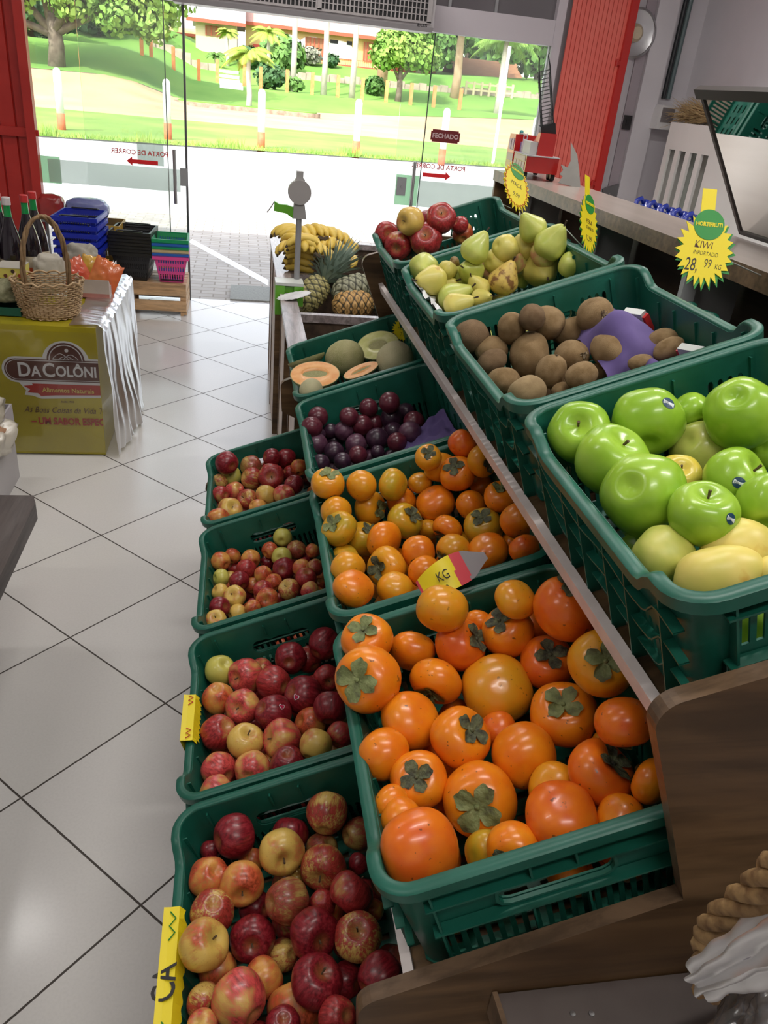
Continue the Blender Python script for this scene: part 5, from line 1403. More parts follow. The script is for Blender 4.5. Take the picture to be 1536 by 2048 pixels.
mb = MB(); mb.box(-.08, .07, -.1305, -.1302, 0, .02); mb.build('stripe', M['card_red'], tr)
mb = MB(); mb.prism([(-.127, 0), (.16, 0), (.16, .12), (.05, .12), (-.02, .05), (-.08, .05), (-.127, .085)], .067, .070, axis='x'); mb.build('side', pmat('white_card', (.6,.52,.5), .6), tr)
mb = MB(); mb.box(-.08, -.077, -.127, .16, 0, .10); mb.build('side', M['card'], tr)
mb = MB(); mb.box(-.077, .067, -.127, .16, 0, .004); mb.build('base', M['card'], tr)
def packet(loc, rot, c1, c2, lab, s=1.0, seed=1):
    m = mottled('foil_%d' % seed, c1, c2, 3, .18, coat=.4); mb = MB()
    def f(a, b, sg):
        x = (a-.5)*.13; z = b*.17; th = .022*math.sin(math.pi*a)**.6*math.sin(math.pi*min(1, b*1.02))**.5; z2 = z*.88+.003*math.sin(a*26)*(b > .92)
        return (x*s, (sg*(th+.004*mnoise.noise(Vector((a*7, b*7, seed)))))*s, z2*s)
    mb.grid(20, 20, lambda a, b: f(a, b, 1)); mb.grid(20, 20, lambda a, b: f(a, b, -1)); o = mb.build('snack_packet', m, smooth=True, fix=False); o.location = loc; o.rotation_euler = tuple(R(q) for q in rot); return tag(o, lab, 'packet', 'red packets in the tray')
packet((.095, .98, .622), (-10, -25, 20), (.55,.05,.03), (.65,.25,.12), 'shiny red packet leaning toward the basket handle', 1.0, 1)
packet((.165, .97, .620), (-12, 22, -10), (.62,.10,.04), (.66,.30,.08), 'orange red packet with white glare in the tray', 1.05, 2)
packet((.120, 1.07, .622), (-5, 10, 5), (.60,.38,.06), (.5,.2,.05), 'yellow and red packet at the back of the tray', .95, 3)

# clear wrapped bread packs at the picture's edge -----------------------------
sk = empty('pack_shelf', (-.24, .06, 0), 'pale shelf edge with a dark tray slot by the yellow block', 'shelf')
mb = MB(); mb.box(-.16, .15, -.2, .12, .0, .20); mb.build('box', pmat('pale_base', (.45,.43,.44), .5), sk)
mb = MB(); mb.box(.151, .159, -.02, .12, .20, .335); mb.box(-.16, .151, .112, .12, .20, .335); mb.build('side_flap', pmat('pale_flap', (.42,.39,.42), .5), sk)
M['bread'] = mottled('brown_rolls', (.24,.10,.05), (.42,.25,.14), 12, .6)
for i, (z, l) in enumerate(((.265, 'clear wrapped pack of brown rolls, lowest of the stack'), (.36, 'clear wrapped pack of brown rolls in the middle of the stack'), (.44, 'clear wrapped pack, topmost of the stack'))):
    o = sackmesh('bread_pack', (-.185+.012*(i == 0)-.02*i, .0+.02*i, z), (.115-.012*i, .10, .052), M['bread'], l, 'pack', 11+i, 0, .10)
    w_ = sackmesh('wrapper', (0,0,0), (.128-.012*i, .113, .062), M['stretch'], None, None, 21+i, 0, .22); w_.parent = o
    o['group'] = 'clear wrapped packs'
# dark table corner ------------------------------------------------------------
lt = empty('low_table', (-.2, -1.5, 0), 'dark grey brown low table whose corner juts into the aisle', 'table')
M['dktable'] = wood('dark_grey_wood', (.07,.055,.05), (.10,.085,.08), (.13,.11,.105), 'y', 5, .5)
mb = MB(); mb.prism([(-.5, -1.0), (.452, -1.0), (.452, .61), (.436, .655), (-.5, .655)], .395, .45); o = mb.build('top', M['dktable'], lt)
mb = MB(); mb.box(-.48, .24, -.95, .50, .0, .394); mb.build('body', M['panel'], lt)
mb = MB(); mb.box(-.15, .0, -.06, .03, .0, .012, Matrix.Translation((.12, -1.12, .451))); o = mb.build('wood_tray', M['panel']); tag(o, 'small dark brown board lying on the dark low table', 'board')

# upturned pine crate with shopping baskets ---------------------------------------
pc = empty('pine_crate', (.24, 3.08, 0), 'slatted pine crate turned over as a bench under the baskets', 'wooden crate')
x0, x1, y0, y1 = -.215, .212, -.20, .20
for z0, z1 in ((.145, .218), (.035, .11)):
    mb = MB(); mb.box(x0, x1, y0-.012, y0, z0, z1); mb.build('front_slat', M['lightwood'], pc)
    mb = MB(); mb.box(x0, x1, y1, y1+.012, z0, z1); mb.build('back_slat', M['lightwood'], pc)
for x in (x0, x1-.022):
    for z0, z1 in ((.0, .068), (.075, .145), (.152, .218)):
        mb = MB(); mb.box(x, x+.022, y0+.001, y1-.001, z0+.01, z1); mb.build('end_slat', M['lightwood'], pc)
    for y in (y0+.001, y1-.023):
        mb = MB(); mb.box(x+.0221 if x < 0 else x-.0221, x+.044 if x < 0 else x-.0001, y, y+.022, 0, .217); mb.build('post', M['lightwood'], pc)
for i in range(5):
    mb = MB(); mb.box(x0, x1, y0-.01+i*.085, y0+.062+i*.085, .2185, .232); mb.build('top_slat', M['lightwood'], pc)
def basket_mesh(w, d, h, dr, nslot=14):
    """open shopping basket: tapered shell with slots and a rolled rim"""
    mb = MB(); th = .002
    for ax in (0, 1):
        for sg in (-1, 1):
            half = (w if ax == 0 else d)/2; other = (d if ax == 0 else w)/2; holes = []
            for (za, zb) in ((.12, .30), (.42, .60), (.72, .84)):
                for i in range(nslot):
                    c_ = (i-(nslot-1)/2)*(1.55*half/nslot); holes.append([(c_-.004, h*za), (c_+.004, h*za), (c_+.004, h*zb), (c_-.004, h*zb)])
            bt = half-dr
            mb.holed([(-bt, 0), (bt, 0), (half, h), (-half, h)], holes, 0, th, lambda a, b, k, ax=ax, sg=sg, other=other: (Vector((a, sg*(other-dr*(1-b/h)-k), b)) if ax == 0 else Vector((sg*(other-dr*(1-b/h)-k), a, b))))
    mb.box(-w/2+dr, w/2-dr, -d/2+dr, d/2-dr, 0, .003); shell = mb.mesh('shell')
    mb = MB(); o1, o2, i1, i2 = w/2+.010, d/2+.010, w/2-.003, d/2-.003
    mb.holed([(-o1, -o2), (o1, -o2), (o1, o2), (-o1, o2)], [[(-i1, -i2), (i1, -i2), (i1, i2), (-i1, i2)]], h-.003, h+.003, lambda a, b, k: Vector((a, b, k)))
    mb.holed([(-o1, -o2), (o1, -o2), (o1, o2), (-o1, o2)], [[(-o1+.003, -o2+.003), (o1-.003, -o2+.003), (o1-.003, o2-.003), (-o1+.003, o2-.003)]], h-.026, h-.003, lambda a, b, k: Vector((a, b, k))); rim = mb.mesh('rim')
    return shell, rim
def hmesh(w, d, h):
    out = []
    for s in (-1, 1):
        mb = MB(); mb.tube([(-w*.33, s*(d/2+.004), h+.006), (-w*.30, s*(d/2-.012), h+.010), (w*.30, s*(d/2-.012), h+.010), (w*.33, s*(d/2+.004), h+.006)], .005, 6); out.append(mb.mesh('handle'))
    return out
SB = basket_mesh(.27, .34, .20, .038); HB = hmesh(.27, .34, .20)
def shop_basket(loc, mt, lab, grp, meshes=SB, hm=HB, rz=0, handle=True, mh=None):
    e = empty('shopping_basket', loc, lab, 'shopping basket', grp); e.rotation_euler = (0, 0, R(rz))
    for me, nm in ((meshes[0], 'shell'), (meshes[1], 'rim')):
        o = link(nm, me, e)
        if not me.materials: me.materials.append(mt)
        o.material_slots[0].link = 'OBJECT'; o.material_slots[0].material = mt
    if handle:
        for q in hm:
            link('handle', q, e)
            if not q.materials: q.materials.append(M['black'])
    return e
bc = {'black': M['black'], 'green': pmat('green_basket', (.0,.27,.09), .4), 'blue': pmat('blue_basket', (.012,.10,.42), .4), 'deep blue': pmat('deep_blue_basket', (.006,.02,.36), .3), 'beige': pmat('beige_basket', (.52,.40,.20), .4), 'pink': pmat('pink_basket', (.72,.06,.28), .4), 'mustard': pmat('mustard_basket', (.55,.33,.05), .45)}
for i in range(7): shop_basket((.085, 3.05, .235+i*.0225), bc['black'], 'black shopping basket, %s up from the pine crate' % ords[i], 'nested black baskets', rz=-3)
SC_ = basket_mesh(.235, .30, .19, .036, 11)
for i, (c_, t) in enumerate((('pink', 'bottom of the coloured stack'), ('blue', 'just above the pink one'), ('beige', 'third in the coloured stack'), ('green', 'below the upper blue one'), ('blue', 'second from the top'), ('green', 'top of the coloured stack'))):
    shop_basket((.345, 3.03, .235+i*.0225), bc[c_], '%s shopping basket, %s' % (c_, t), 'nested coloured baskets', meshes=SC_, handle=False, rz=2)
SD = basket_mesh(.27, .36, .19, .035); HD = hmesh(.27, .36, .19)
for i in range(5): shop_basket((-.225, 2.78, .295+i*.051), bc['deep blue'], 'deep blue shopping basket, %s up in the blue stack' % ords[i], 'nested blue baskets', meshes=SD, hm=HD, rz=-2)
e = empty('storage_box', (-.22, 2.80, 0), 'dark box under the blue shopping baskets', 'box'); mb = MB(); mb.box(-.17, .16, -.19, .19, .0, .293); mb.build('body', M['panel'], e); mb = MB(); mb.box(-.172, .162, -.192, .192, .25, .27); mb.build('band', M['darkwood'], e)
mb = MB(); holes = [[(-.14+i*.03, .05+j*.16), (-.122+i*.03, .05+j*.16), (-.122+i*.03, .18+j*.16), (-.14+i*.03, .18+j*.16)] for i in range(9) for j in range(3)]
yc = empty('vegetable_crate', (-.075, 3.20, 0), 'tall mustard yellow slotted crate behind the blue baskets', 'crate')
mb.holed([(-.16, 0), (.16, 0), (.16, .58), (-.16, .58)], holes, 0, .006, lambda a, b, k: Vector((.06+k, a, b))); mb.build('side', bc['mustard'], yc)
for y in (-.166, .160):
    mb = MB(); mb.holed([(-.10, 0), (.066, 0), (.066, .58), (-.10, .58)], [[(-.08+i*.035, .05+j*.16), (-.06+i*.035, .05+j*.16), (-.06+i*.035, .18+j*.16), (-.08+i*.035, .18+j*.16)] for i in range(4) for j in range(3)], y, y+.006, lambda a, b, k: Vector((a, k, b))); mb.build('end', bc['mustard'], yc)
M['bagblue'] = mottled('blue_plastic_pack', (.10,.12,.34), (.24,.26,.48), 6, .2, bmp=.5, coat=.3); M['baglilac'] = mottled('lilac_plastic', (.30,.29,.52), (.48,.46,.66), 6, .22, bmp=.5, coat=.3); M['bagred'] = mottled('red_pack', (.26,.02,.02), (.40,.04,.035), 6, .2, bmp=.4, coat=.3)
lx = empty('folding_table', (-.30, 3.14, 0), 'grey table behind the baskets carrying the wrapped packs', 'table'); mb = MB(); mb.box(-.28, .12, -.02, .16, .56, .58); mb.build('top', M['grey'], lx)
for x in (-.26, .09): mb = MB(); mb.box(x, x+.02, .12, .14, 0, .56); mb.build('leg', M['grey'], lx)
sackmesh('wrapped_pack', (-.235, 3.13, .665), (.145, .07, .075), M['bagblue'], 'blue plastic wrapped pack on top, beside the glass door', 'pack', 5, 3, .12)
sackmesh('wrapped_pack', (-.135, 2.98, .50), (.055, .06, .075), M['baglilac'], 'lilac plastic bag bulging behind the blue baskets', 'pack', 6, 0, .25)
sackmesh('wrapped_pack', (-.475, 3.13, .665), (.085, .07, .085), M['bagred'], 'red wrapped pack beside the dark red shutter', 'pack', 7, 0, .12)
mb = MB(); mb.box(.76, 1.35, 3.42, 3.92, -.02, .012); o = mb.build('door_mat', mottled('grey_mat', (.22,.22,.21), (.28,.29,.26), 60, .9, bmp=.5)); tag(o, 'grey green door mat on the paving outside the door', 'mat')

# ================================================================== PRICE TAGS
def burst(n, rx, ry, dep, seed, top=None):
    rnd = random.Random(seed); pts = []
    for i in range(n*2):
        w = 2*math.pi*i/(2*n)+.02*rnd.uniform(-1, 1); k = 1 if i % 2 == 0 else 1-dep*rnd.uniform(.7, 1.15)
        pts.append((rx*k*math.cos(w), ry*k*math.sin(w)))
    return pts
def price_tag(P, xd, yd, rx, ry, label, lines=(), seed=1, badge=True, stub=True, edge='green_card', n=24):
    e = empty('price_tag', (0,0,0), label, 'price tag'); e.matrix_world = frame(P, xd, yd)
    pts = burst(n, rx, ry, .26, seed); mb = MB(); mb.prism([(a+.06*rx, b-.04*ry) for a, b in burst(n, rx*1.04, ry*1.04, .26, seed+5)], -.0022, -.0008); mb.build('backing', M[edge], e)
    mb = MB(); mb.prism(pts, 0, .0012); mb.build('burst', M['yellow'], e)
    if stub: mb = MB(); mb.box(-.22*rx, .26*rx, ry*.75, ry*1.62, -.004, -.0024); mb.build('clip', M['yellow'], e)
    if badge:
        c = (.08*rx, ry*.66); mb = MB(); mb.prism([(c[0]+rx*.52*math.cos(a*math.pi/18), c[1]+rx*.52*math.sin(a*math.pi/18)) for a in range(36)], .0012, .0020); bd_ = mb.build('badge', M['green_card'], e)
        t = put_text('lettering', 'HORTIFRUTI', rx*.19, frame((c[0], c[1], .0022), (1,0,0), (0,1,0)), M['yellow'], bd_, depth=.0004, offset=.0004, sx=.85)
    for (tx, sz, x, y, sx, mt) in lines:
        put_text('handwriting', tx, sz*rx, frame((x*rx, y*ry, .0014), (1,-.06,0), (0.06,1,0)), mt, e, depth=.0003, offset=-.0002 if sz < .5 else 0, shear=.15, sx=sx)
    return e
I_ = M['ink']
Pk = onplane(1405, 497, Vector((1.60, -1.70, 1.42)), Vector((-.55,-.8,.2)))
kt = price_tag(ony(1408, 500, -1.72), CR*.98+CU*.02-CR.cross(CU)*0+CU*-.12, CU+CR*.13, .052, .068, 'large yellow sunburst price tag reading KIWI 28,99 KG with green badge',
  [('KIWI', .36, -.05, .12, .8, M['brown']), ('IMPORTADO', .20, .05, -.10, .75, I_), ('28,', .62, -.40, -.42, .6, I_), ('99', .44, .15, -.36, .6, I_), ('KG', .24, .52, -.42, .7, I_)], 3)
mb = MB()
def stake(nm, e, P0, P1, rad=.0022):
    Mi = e.matrix_world.inverted(); mb = MB(); mb.tube([Mi @ Vector(P0), Mi @ Vector(P1)], rad, 6); mb.build(nm, M['clear'], e)
q = ony(1408, 500, -1.72); stake('stick', kt, q+ray(1412, 480)*.004, onx(1412, 470, 1.997)*.0+Vector((1.994, q.y+(1.994-q.x)*.9, 1.325)), .0015)
q2 = ony(1177, 448, -1.33)
t2 = price_tag(q2, CR*.55+CF*.6, CU+CR*.0, .040, .066, 'yellow sunburst price tag seen at a slant behind the pears', [('PERA', .36, 0, .05, .8, M['brown']), ('DANJOU', .26, .1, -.15, .8, I_), ('12,99', .42, -.05, -.50, .7, I_)], 7)
stake('stick', t2, q2+Vector((.0, .004, -.05)), (1.545, -1.31, 1.385), .0012)
q3 = ony(1032, 372, -.80)
t3 = price_tag(q3, CR*.75+CF*.5-CU*.25, CU-CR*.42, .050, .080, 'yellow sunburst tag with red zigzag edge in front of the toy fire truck', [('MAÇÃ', .36, 0, .05, .8, I_), ('9,99', .42, 0, -.40, .7, I_)], 9, edge='card_orange' if 'card_orange' in M else 'yellow', stub=False)
mb = MB(); pz = burst(26, .044, .072, .12, 12); pts = [Vector((a, b, .0018)) for a, b in pz]; mb.tube(pts+[pts[0]], .0009, 4, caps=False); mb.build('zigzag_line', M['red_ink'], t3)
stake('stick', t3, q3+Vector((0, .01, -.06)), (1.52, -.80, 1.375), .0012)
# tags hung on the white strip
M['card_orange'] = pmat('red_edge_card', (.55,.03,.03), .45)
t4 = price_tag(ony(806, 660, -.84), CR*.9+CF*.2, CU+CR*.1, .034, .034, 'small yellow sunburst tag with brown edge over the melons', [('MELÃO', .36, 0, .1, .8, I_), ('7,99', .4, 0, -.4, .8, I_)], 11, badge=False, stub=False, edge='brown')
t5 = price_tag(ony(829, 688, -.87), CR*.4+CF*.6, CU, .022, .032, 'second narrow yellow tag beside the melon tag at the white strip', [], 13, badge=False, stub=False, edge='brown')
t6 = price_tag(ony(888, 816, -1.24), CR*.45+CF*.75, CU-CR*.0, .034, .058, 'yellow sunburst price tag standing over the plums', [('AMEIXA', .34, 0, .0, .8, I_), ('14,99', .4, 0, -.45, .7, I_)], 15, stub=False)
for t, px, py, yy in ((t4, 806, 660, -.84), (t5, 829, 688, -.87), (t6, 888, 816, -1.24)):
    q = ony(px, py, yy); stake('stick', t, q+Vector((.004, .004, 0)), (1.262, yy+.01, 1.085), .0018)
# curled card on the rim of the amber persimmons
mb = MB(); A_, B_ = ony(836, 1178, -2.135), ony(972, 1110, -2.135); d_ = (B_-A_); nrm = Vector((-.1, -.75, .62)).normalized(); wd = d_.cross(nrm).normalized()
def curl(a, b):
    p = A_+d_*a; wdt = .024*math.sin(math.pi*min(1, .06+a*.86))**.55; return p+wd*(b-.5)*2*wdt*(1 if a < .75 else max(.15, 1-(a-.75)*2))+nrm*(.010+.012*math.sin(a*5.2)+.006*(b-.5))
mb.grid(30, 8, curl); ct = mb.build('folded_price_card', None or M['yellow'], smooth=True, fix=False)
tag(ct, 'curled yellow and pink price card lying over the amber persimmon crate rim', 'price card')
ct.data.materials.append(pmat('card_pink', (.62,.06,.08), .5)); ct.data.materials.append(pmat('card_grey', (.25,.23,.24), .6))
for p in ct.data.polygons:
    c = p.center; a = (c-A_).dot(d_)/d_.length_squared; ww = abs((c-A_-d_*a).dot(wd))
    p.material_index = 2 if a > .70 else (1 if (a < .06 or a > .55 or ww > .026) else 0)
put_text('handwriting', 'KG', .020, frame(A_+d_*.33+nrm*.0265, d_, d_.cross(nrm)*-1), I_, ct, depth=.0003, sx=.7)
# bent tags hooked over the aisle rims of the two nearest low crates
def rim_tag(y0, y1, lab, zig, seed, txt=None):
    Mw = CR_['gala_near'][0] if y0 < -2.15 else CR_['gala_second'][0]; oy = Mw.translation.y
    mb = MB(); n = 20
    def f(a, b):
        y = y0+(y1-y0)*a-oy; tooth = (.012*((a*9) % 1) if False else 0); w_ = (b-.5)*2
        e_ = min(a, 1-a); zz = (.028+.008*((a*11) % 1))*(1 if e_ > .12 else e_/.12*.6+.4)
        if b < .5: x, z = -.0035-.0*(w_), CH-.012-.055*abs(w_)*zz/.036
        else: x, z = .030*w_*zz/.036, CH-.016+.010*math.sin(w_*2)
        return Mw @ Vector((x-.001, y, z))
    # profile over the rim: outer drop, over the top, inner drop
    prof = [(-.006, CH-.070), (-.006, CH-.030), (-.0045, CH-.008), (.004, CH-.012), (.016, CH-.016), (.020, CH-.040)]
    nA = 44
    vs = []
    for i in range(nA+1):
        a = i/nA; k = .72+.28*(abs(((a*10) % 1)-.5)*2); k *= (1 if .07 < a < .93 else .6)
        for j, (x, z) in enumerate(prof):
            kk = k if j in (0, 5) else 1; zz = CH-.012+(z-(CH-.012))*(kk); vs.append(Mw @ Vector((x, y0+(y1-y0)*a-oy, zz)))
    m = len(prof); fs = [(i*m+j, (i+1)*m+j, (i+1)*m+j+1, i*m+j+1) for i in range(nA) for j in range(m-1)]; mb.add(vs, fs)
    o = mb.build('rim_price_tag', M['yellow'], fix=False); tag(o, lab, 'price tag')
    mb = MB(); zp = []
    for i in range(19): zp.append(Mw @ Vector((-.0072, y0+(y1-y0)*(.04+.92*i/18)-oy, CH-.024-.012*(i % 2))))
    mb.tube(zp, .0010, 4); mb.build('zigzag_line', zig, o)
    mb = MB(); zp = [Mw @ Vector((.005+.008*(i % 2), y0+(y1-y0)*(.04+.92*i/18)-oy, CH-.0105-.002*(i % 2))) for i in range(19) if i < 5 or i > 13]
    mb.tube(zp[:5], .0010, 4); mb.tube(zp[5:], .0010, 4); mb.build('zigzag_line', zig, o)
    if txt:
        put_text('handwriting', txt, .045, Mw @ Matrix.Translation((.0055, (y0+y1)/2-oy-.005, CH-.0105)) @ frame((0,0,0), (0,1,0), (-1,0,.1)), I_, o, depth=.0003, offset=.0004, sx=.8)
    return o
rim_tag(-1.985, -1.865, 'yellow tag with red zigzag bent over the rim of the pink red apple crate', M['card_orange'], 1)
rim_tag(-2.52, -2.31, 'yellow tag with green zigzag bent over the rim of the big striped apple crate', M['green_card'], 2, 'CA')

# crumpled papers in crates -------------------------------------------------------
def paper(key, f, mt, lab, cat='paper'):
    Mw = CR_[key][0]; mb = MB(); mb.grid(30, 30, lambda a, b: Mw @ Vector(f(a, b))); o = mb.build('crumpled_paper', mt, smooth=True, fix=False); return tag(o, lab, cat)
nz = lambda x, y, s: mnoise.noise(Vector((x, y, s)))
paper('kiwi', lambda a, b: (.21+.12*a, .22+.18*b, .065+.07*math.sin(math.pi*min(1, a*.9+.1))*math.sin(math.pi*b)**.5+.02*nz(a*4, b*4, 1)), M['paper_purple'], 'purple moulded fruit tray standing behind the kiwis')
paper('kiwi', lambda a, b: (.225+.10*a, .08+.13*b, .035+.06*math.sin(math.pi*a)**.5*math.sin(math.pi*b)**.5+.018*nz(a*4, b*4, 3)), M['paper_purple'], 'second purple tray bulging beside the kiwis at the back rim')
paper('plum', lambda a, b: (.215+.12*a, .10+.20*b, .045+.05*a+.022*nz(a*5, b*5, 4)), M['paper_purple'], 'crumpled grey purple paper on the back side of the plum crate')
paper('pear', lambda a, b: (.016+.03*a+.01*nz(b*9, a*3, 3), .06+.33*b, .150-.05*a+.012*nz(a*4, b*14, 5)), M['paper_white'], 'crumpled white paper along the aisle side of the pear crate')
for k, (x, y, z, c2, lab) in enumerate(((.315, .335, .098, M['card_orange'], 'red and clear punnet end sticking up behind the purple tray'), (.325, .16, .085, M['card_orange'], 'red edged punnet beside the second purple tray'))):
    Mw = CR_['kiwi'][0]; e = empty('fruit_punnet', (0,0,0), lab, 'punnet'); e.matrix_world = Mw @ Matrix.Translation((x, y, z)) @ Matrix.Rotation(R(25), 4, 'Z') @ Matrix.Rotation(R(-20), 4, 'Y')
    mb = MB(); mb.box(-.006, .006, -.025, .025, -.02, .014); mb.build('lid', c2, e); mb = MB(); mb.box(-.0065, .0065, -.02, .02, -.005, .02); mb.build('window', M['clear'], e)
# ================================================================== TOY FIRE TRUCK
ft_ = empty('toy_fire_truck', (2.075, .35, 1.336), 'red toy fire truck with raised black ladder standing on the pale board', 'toy truck'); ft_.rotation_euler = (0, 0, R(-4)); ft_.scale = (.92, .9, .95)
M['toyred'] = pmat('toy_red', (.42,.015,.012), .25, coat=.4); M['toywhite'] = pmat('toy_cream', (.55,.45,.36), .4); M['toyblue'] = pmat('toy_blue_window', (.06,.03,.30), .2); M['tyre'] = pmat('toy_tyre', (.02,.02,.02), .8)
mb = MB(); mb.box(-.075, .075, 0, .24, .030, .095); mb.build('chassis_body', M['toyred'], ft_)
mb = MB(); mb.prism([(.26, .022), (.40, .022), (.405, .09), (.385, .165), (.27, .168)], -.075, .075, axis='x'); mb.build('cab', M['toyred'], ft_)
mb = MB(); mb.box(-.0765, -.0752, .285, .325, .10, .15); mb.box(-.0765, -.0752, .335, .378, .10, .145); mb.build('window', M['toyblue'], ft_)
mb = MB(); mb.box(-.0768, -.0752, .265, .385, .055, .085); mb.box(-.0768, -.0752, .02, .235, .072, .092); mb.build('side_stripe', M['toywhite'], ft_)
for i in range(4): mb = MB(); mb.box(-.0772, -.0754, .025+i*.053, .068+i*.053, .036, .068); mb.build('side_locker', M['toywhite'], ft_)
mb = MB(); mb.box(-.078, .078, -.006, .24, .095, .099); mb.build('deck', pmat('toy_grey', (.45,.45,.46), .4), ft_)
mb = MB(); mb.prism([(.02, .099), (.12, .099), (.12, .15), (.05, .19), (.02, .19)], -.025, .05, axis='x'); mb.build('turret', M['toyred'], ft_)
mb = MB(); mb.box(-.06, -.026, .03, .16, .099, .15); mb.build('operator_box', pmat('toy_grey_box', (.50,.49,.48), .4), ft_)
mb = MB(); mb.box(-.058, .0, .17, .225, .099, .14); mb.build('pump_panel', M['toyblue'], ft_)
for x, y in ((-.072, .04), (-.072, .085), (-.072, .33), (.058, .04), (.058, .085), (.058, .33)):
    mb = MB(); Mx = Matrix.Translation((x, y, .022)) @ Matrix.Rotation(R(90), 4, 'Y'); mb.lathe([(.0001, 0), (.022, 0), (.022, .016), (.0001, .016)], 18, Mx); w_ = mb.build('wheel', M['tyre'], ft_, auto=40)
    mb = MB(); mb.lathe([(.0001, -.002), (.013, -.001), (.013, .0), (.0001, .0)], 14, Mx); mb.build('hub', M['toywhite'], w_)
for s in (-1, 1):
    mb = MB(); mb.tube([(-.045+s*.008, .27, .17), (-.045+s*.008, .20, .175)], .002, 6); mb.tube([(-.045+s*.008, .20, .175), (-.045+s*.008, .20, .10)], .002, 6); mb.build('rail', pmat('toy_silver', (.6,.6,.6), .3), ft_)
mb = MB()
for i in range(4): mb.tube([(-.053, .20, .115+i*.018), (-.037, .20, .115+i*.018)], .0015, 5)
mb.build('rung_set', M['white'], ft_)
mb = MB(); mb.lathe([(.010, 0), (.010, .012), (.006, .018), (.0001, .018)], 14, Matrix.Translation((-.03, .35, .166))); mb.build('beacon', pmat('teal_beacon', (.05,.30,.30), .2), ft_, smooth=True)
# ladder
la = bpy.data.objects.new('ladder', None); COL.objects.link(la); la.parent = ft_; la.location = (.02, .05, .175); la.rotation_euler = (R(6), R(-17), 0)
mb = MB()
for x in (-.026, .026):
    for z0, z1 in ((0, .275),):
        mb.tube([(x, -.006, z0), (x*.92, -.006, z1)], .0032, 6); mb.tube([(x, .018, z0), (x*.92, .010, z1*.9)], .0028, 6)
    mb.tube([(x*.92, -.006, .275), (x*.75, -.006, .31)], .0030, 6); mb.tube([(x*.75, -.006, .31), (x*.95, -.006, .322)], .0022, 6)
    for i in range(13): z = .01+i*.02; mb.tube([(x, -.006, z), (x, .016, z+.01)], .0018, 4)
mb.build('ladder_rails', M['black'], la)
mb = MB()
for i in range(18): z = .008+i*.0148; mb.tube([(-.026, -.006, z), (.026, -.006, z)], .0019, 5)
mb.build('ladder_rungs', pmat('toy_dark_grey', (.07,.07,.07), .4), la)
mb = MB(); mb.box(-.034, .034, -.012, .022, -.02, .05); mb.build('ladder_base', M['black'], la)
# crumpled grey star card on the board
q = onz(1140, 372, 1.336); mb = MB(); pts = [(-.05, 0), (-.04, .03), (-.055, .035), (-.045, .055), (-.06, .075), (-.03, .07), (-.025, .10), (-.045, .175), (-.005, .13), (.02, .07), (.045, .0)]
mb.prism(pts, -.001, .001, frame(q, CR*.9-CU*.25, CU)); o = mb.build('turned_price_card', mottled('card_back', (.16,.15,.14), (.22,.21,.19), 6, .7)); tag(o, 'grey back of a jagged price card standing by the toy truck', 'price card')

# ================================================================== TILTED MIRROR
Tn, Bn = Vector((2.03, -.88, 1.683)), Vector((2.262, -.88, 1.345)); up_ = (Tn-Bn); ln_ = up_.length; Mm = frame(Bn, (0,-1,0), up_)
mi = empty('tilted_mirror', (0,0,0), 'dark framed mirror tilted over the pale board reflecting the shop', 'mirror'); mi.matrix_world = Mm
M['mirror'] = pmat('mirror_glass', (.80,.82,.82), .015, metal=1); M['mframe'] = pmat('dark_bronze_frame', (.05,.038,.035), .4)
sg = 1 if (Mm.to_3x3() @ Vector((0,0,1))).x < 0 else -1
mb = MB(); mb.box(.012, 1.55, .012, ln_-.014, -.002, .002); mb.build('glass', M['mirror'], mi)
mb = MB(); mb.box(0, .012, 0, ln_, -.008, .006); mb.box(-.02, 1.56, ln_-.014, ln_+.012, -.012, .008); mb.box(0, 1.56, 0, .012, -.008, .006); mb.box(1.55, 1.562, .012, ln_-.014, -.008, .006); mb.build('frame', M['mframe'], mi)
mb = MB(); mb.box(0, 1.56, 0, ln_, -sg*.012-.0015, -sg*.012+.0015); mb.build('back_board', M['mframe'], mi)

# ================================================================== SIDE LEDGE, BASKET AND BAG NEAR THE VIEWER
sl = empty('side_ledge', (1.5, -2.8, 0), 'dark laminate ledge fixed to the wooden end panel under the plastic bag', 'shelf')
mb = MB(); mb.prism([(1.112-1.5, -2.607+2.8), (1.96-1.5, -2.607+2.8), (1.96-1.5, -3.3+2.8), (1.14-1.5, -3.3+2.8)], .772, .794); mb.build('top', mottled('grey_brown_top', (.085,.065,.06), (.11,.09,.082), 12, .3), sl)
mb = MB(); mb.prism([(1.118-1.5, -2.609+2.8), (1.96-1.5, -2.609+2.8), (1.96-1.5, -3.28+2.8), (1.15-1.5, -3.28+2.8)], .0, .771); mb.build('body', M['panel'], sl)
mb = MB(); mb.prism([(1.106-1.5, -2.606+2.8), (1.1115-1.5, -2.606+2.8), (1.1395-1.5, -3.3+2.8), (1.134-1.5, -3.3+2.8)], .76, .797); mb.build('edge_band', M['panel_edge'], sl)
for p in ((1.185, -2.635), (1.205, -2.637)):
    mb = MB(); mb.lathe([(.0032, 0), (.0028, .0012), (.0001, .0014)], 12, Matrix.Translation((p[0]-1.5, p[1]+2.8, .794))); mb.build('screw', M['steel'], sl)
rb = empty('rope_basket', (1.47, -2.80, .796), 'wicker basket with thick twisted rope handle wrapped in a clear bag', 'basket')
mb = MB()
for k in range(12):
    z = .006+k*.010; rr_ = .095+.02*k/12
    mb.tube([((rr_+(.004 if (i+k) % 2 else -.004))*math.cos(2*math.pi*i/36), (rr_+(.004 if (i+k) % 2 else -.004))*math.sin(2*math.pi*i/36), z) for i in range(37)], .0055, 5, caps=False)
mb.build('weave', M['wick'], rb, smooth=True)
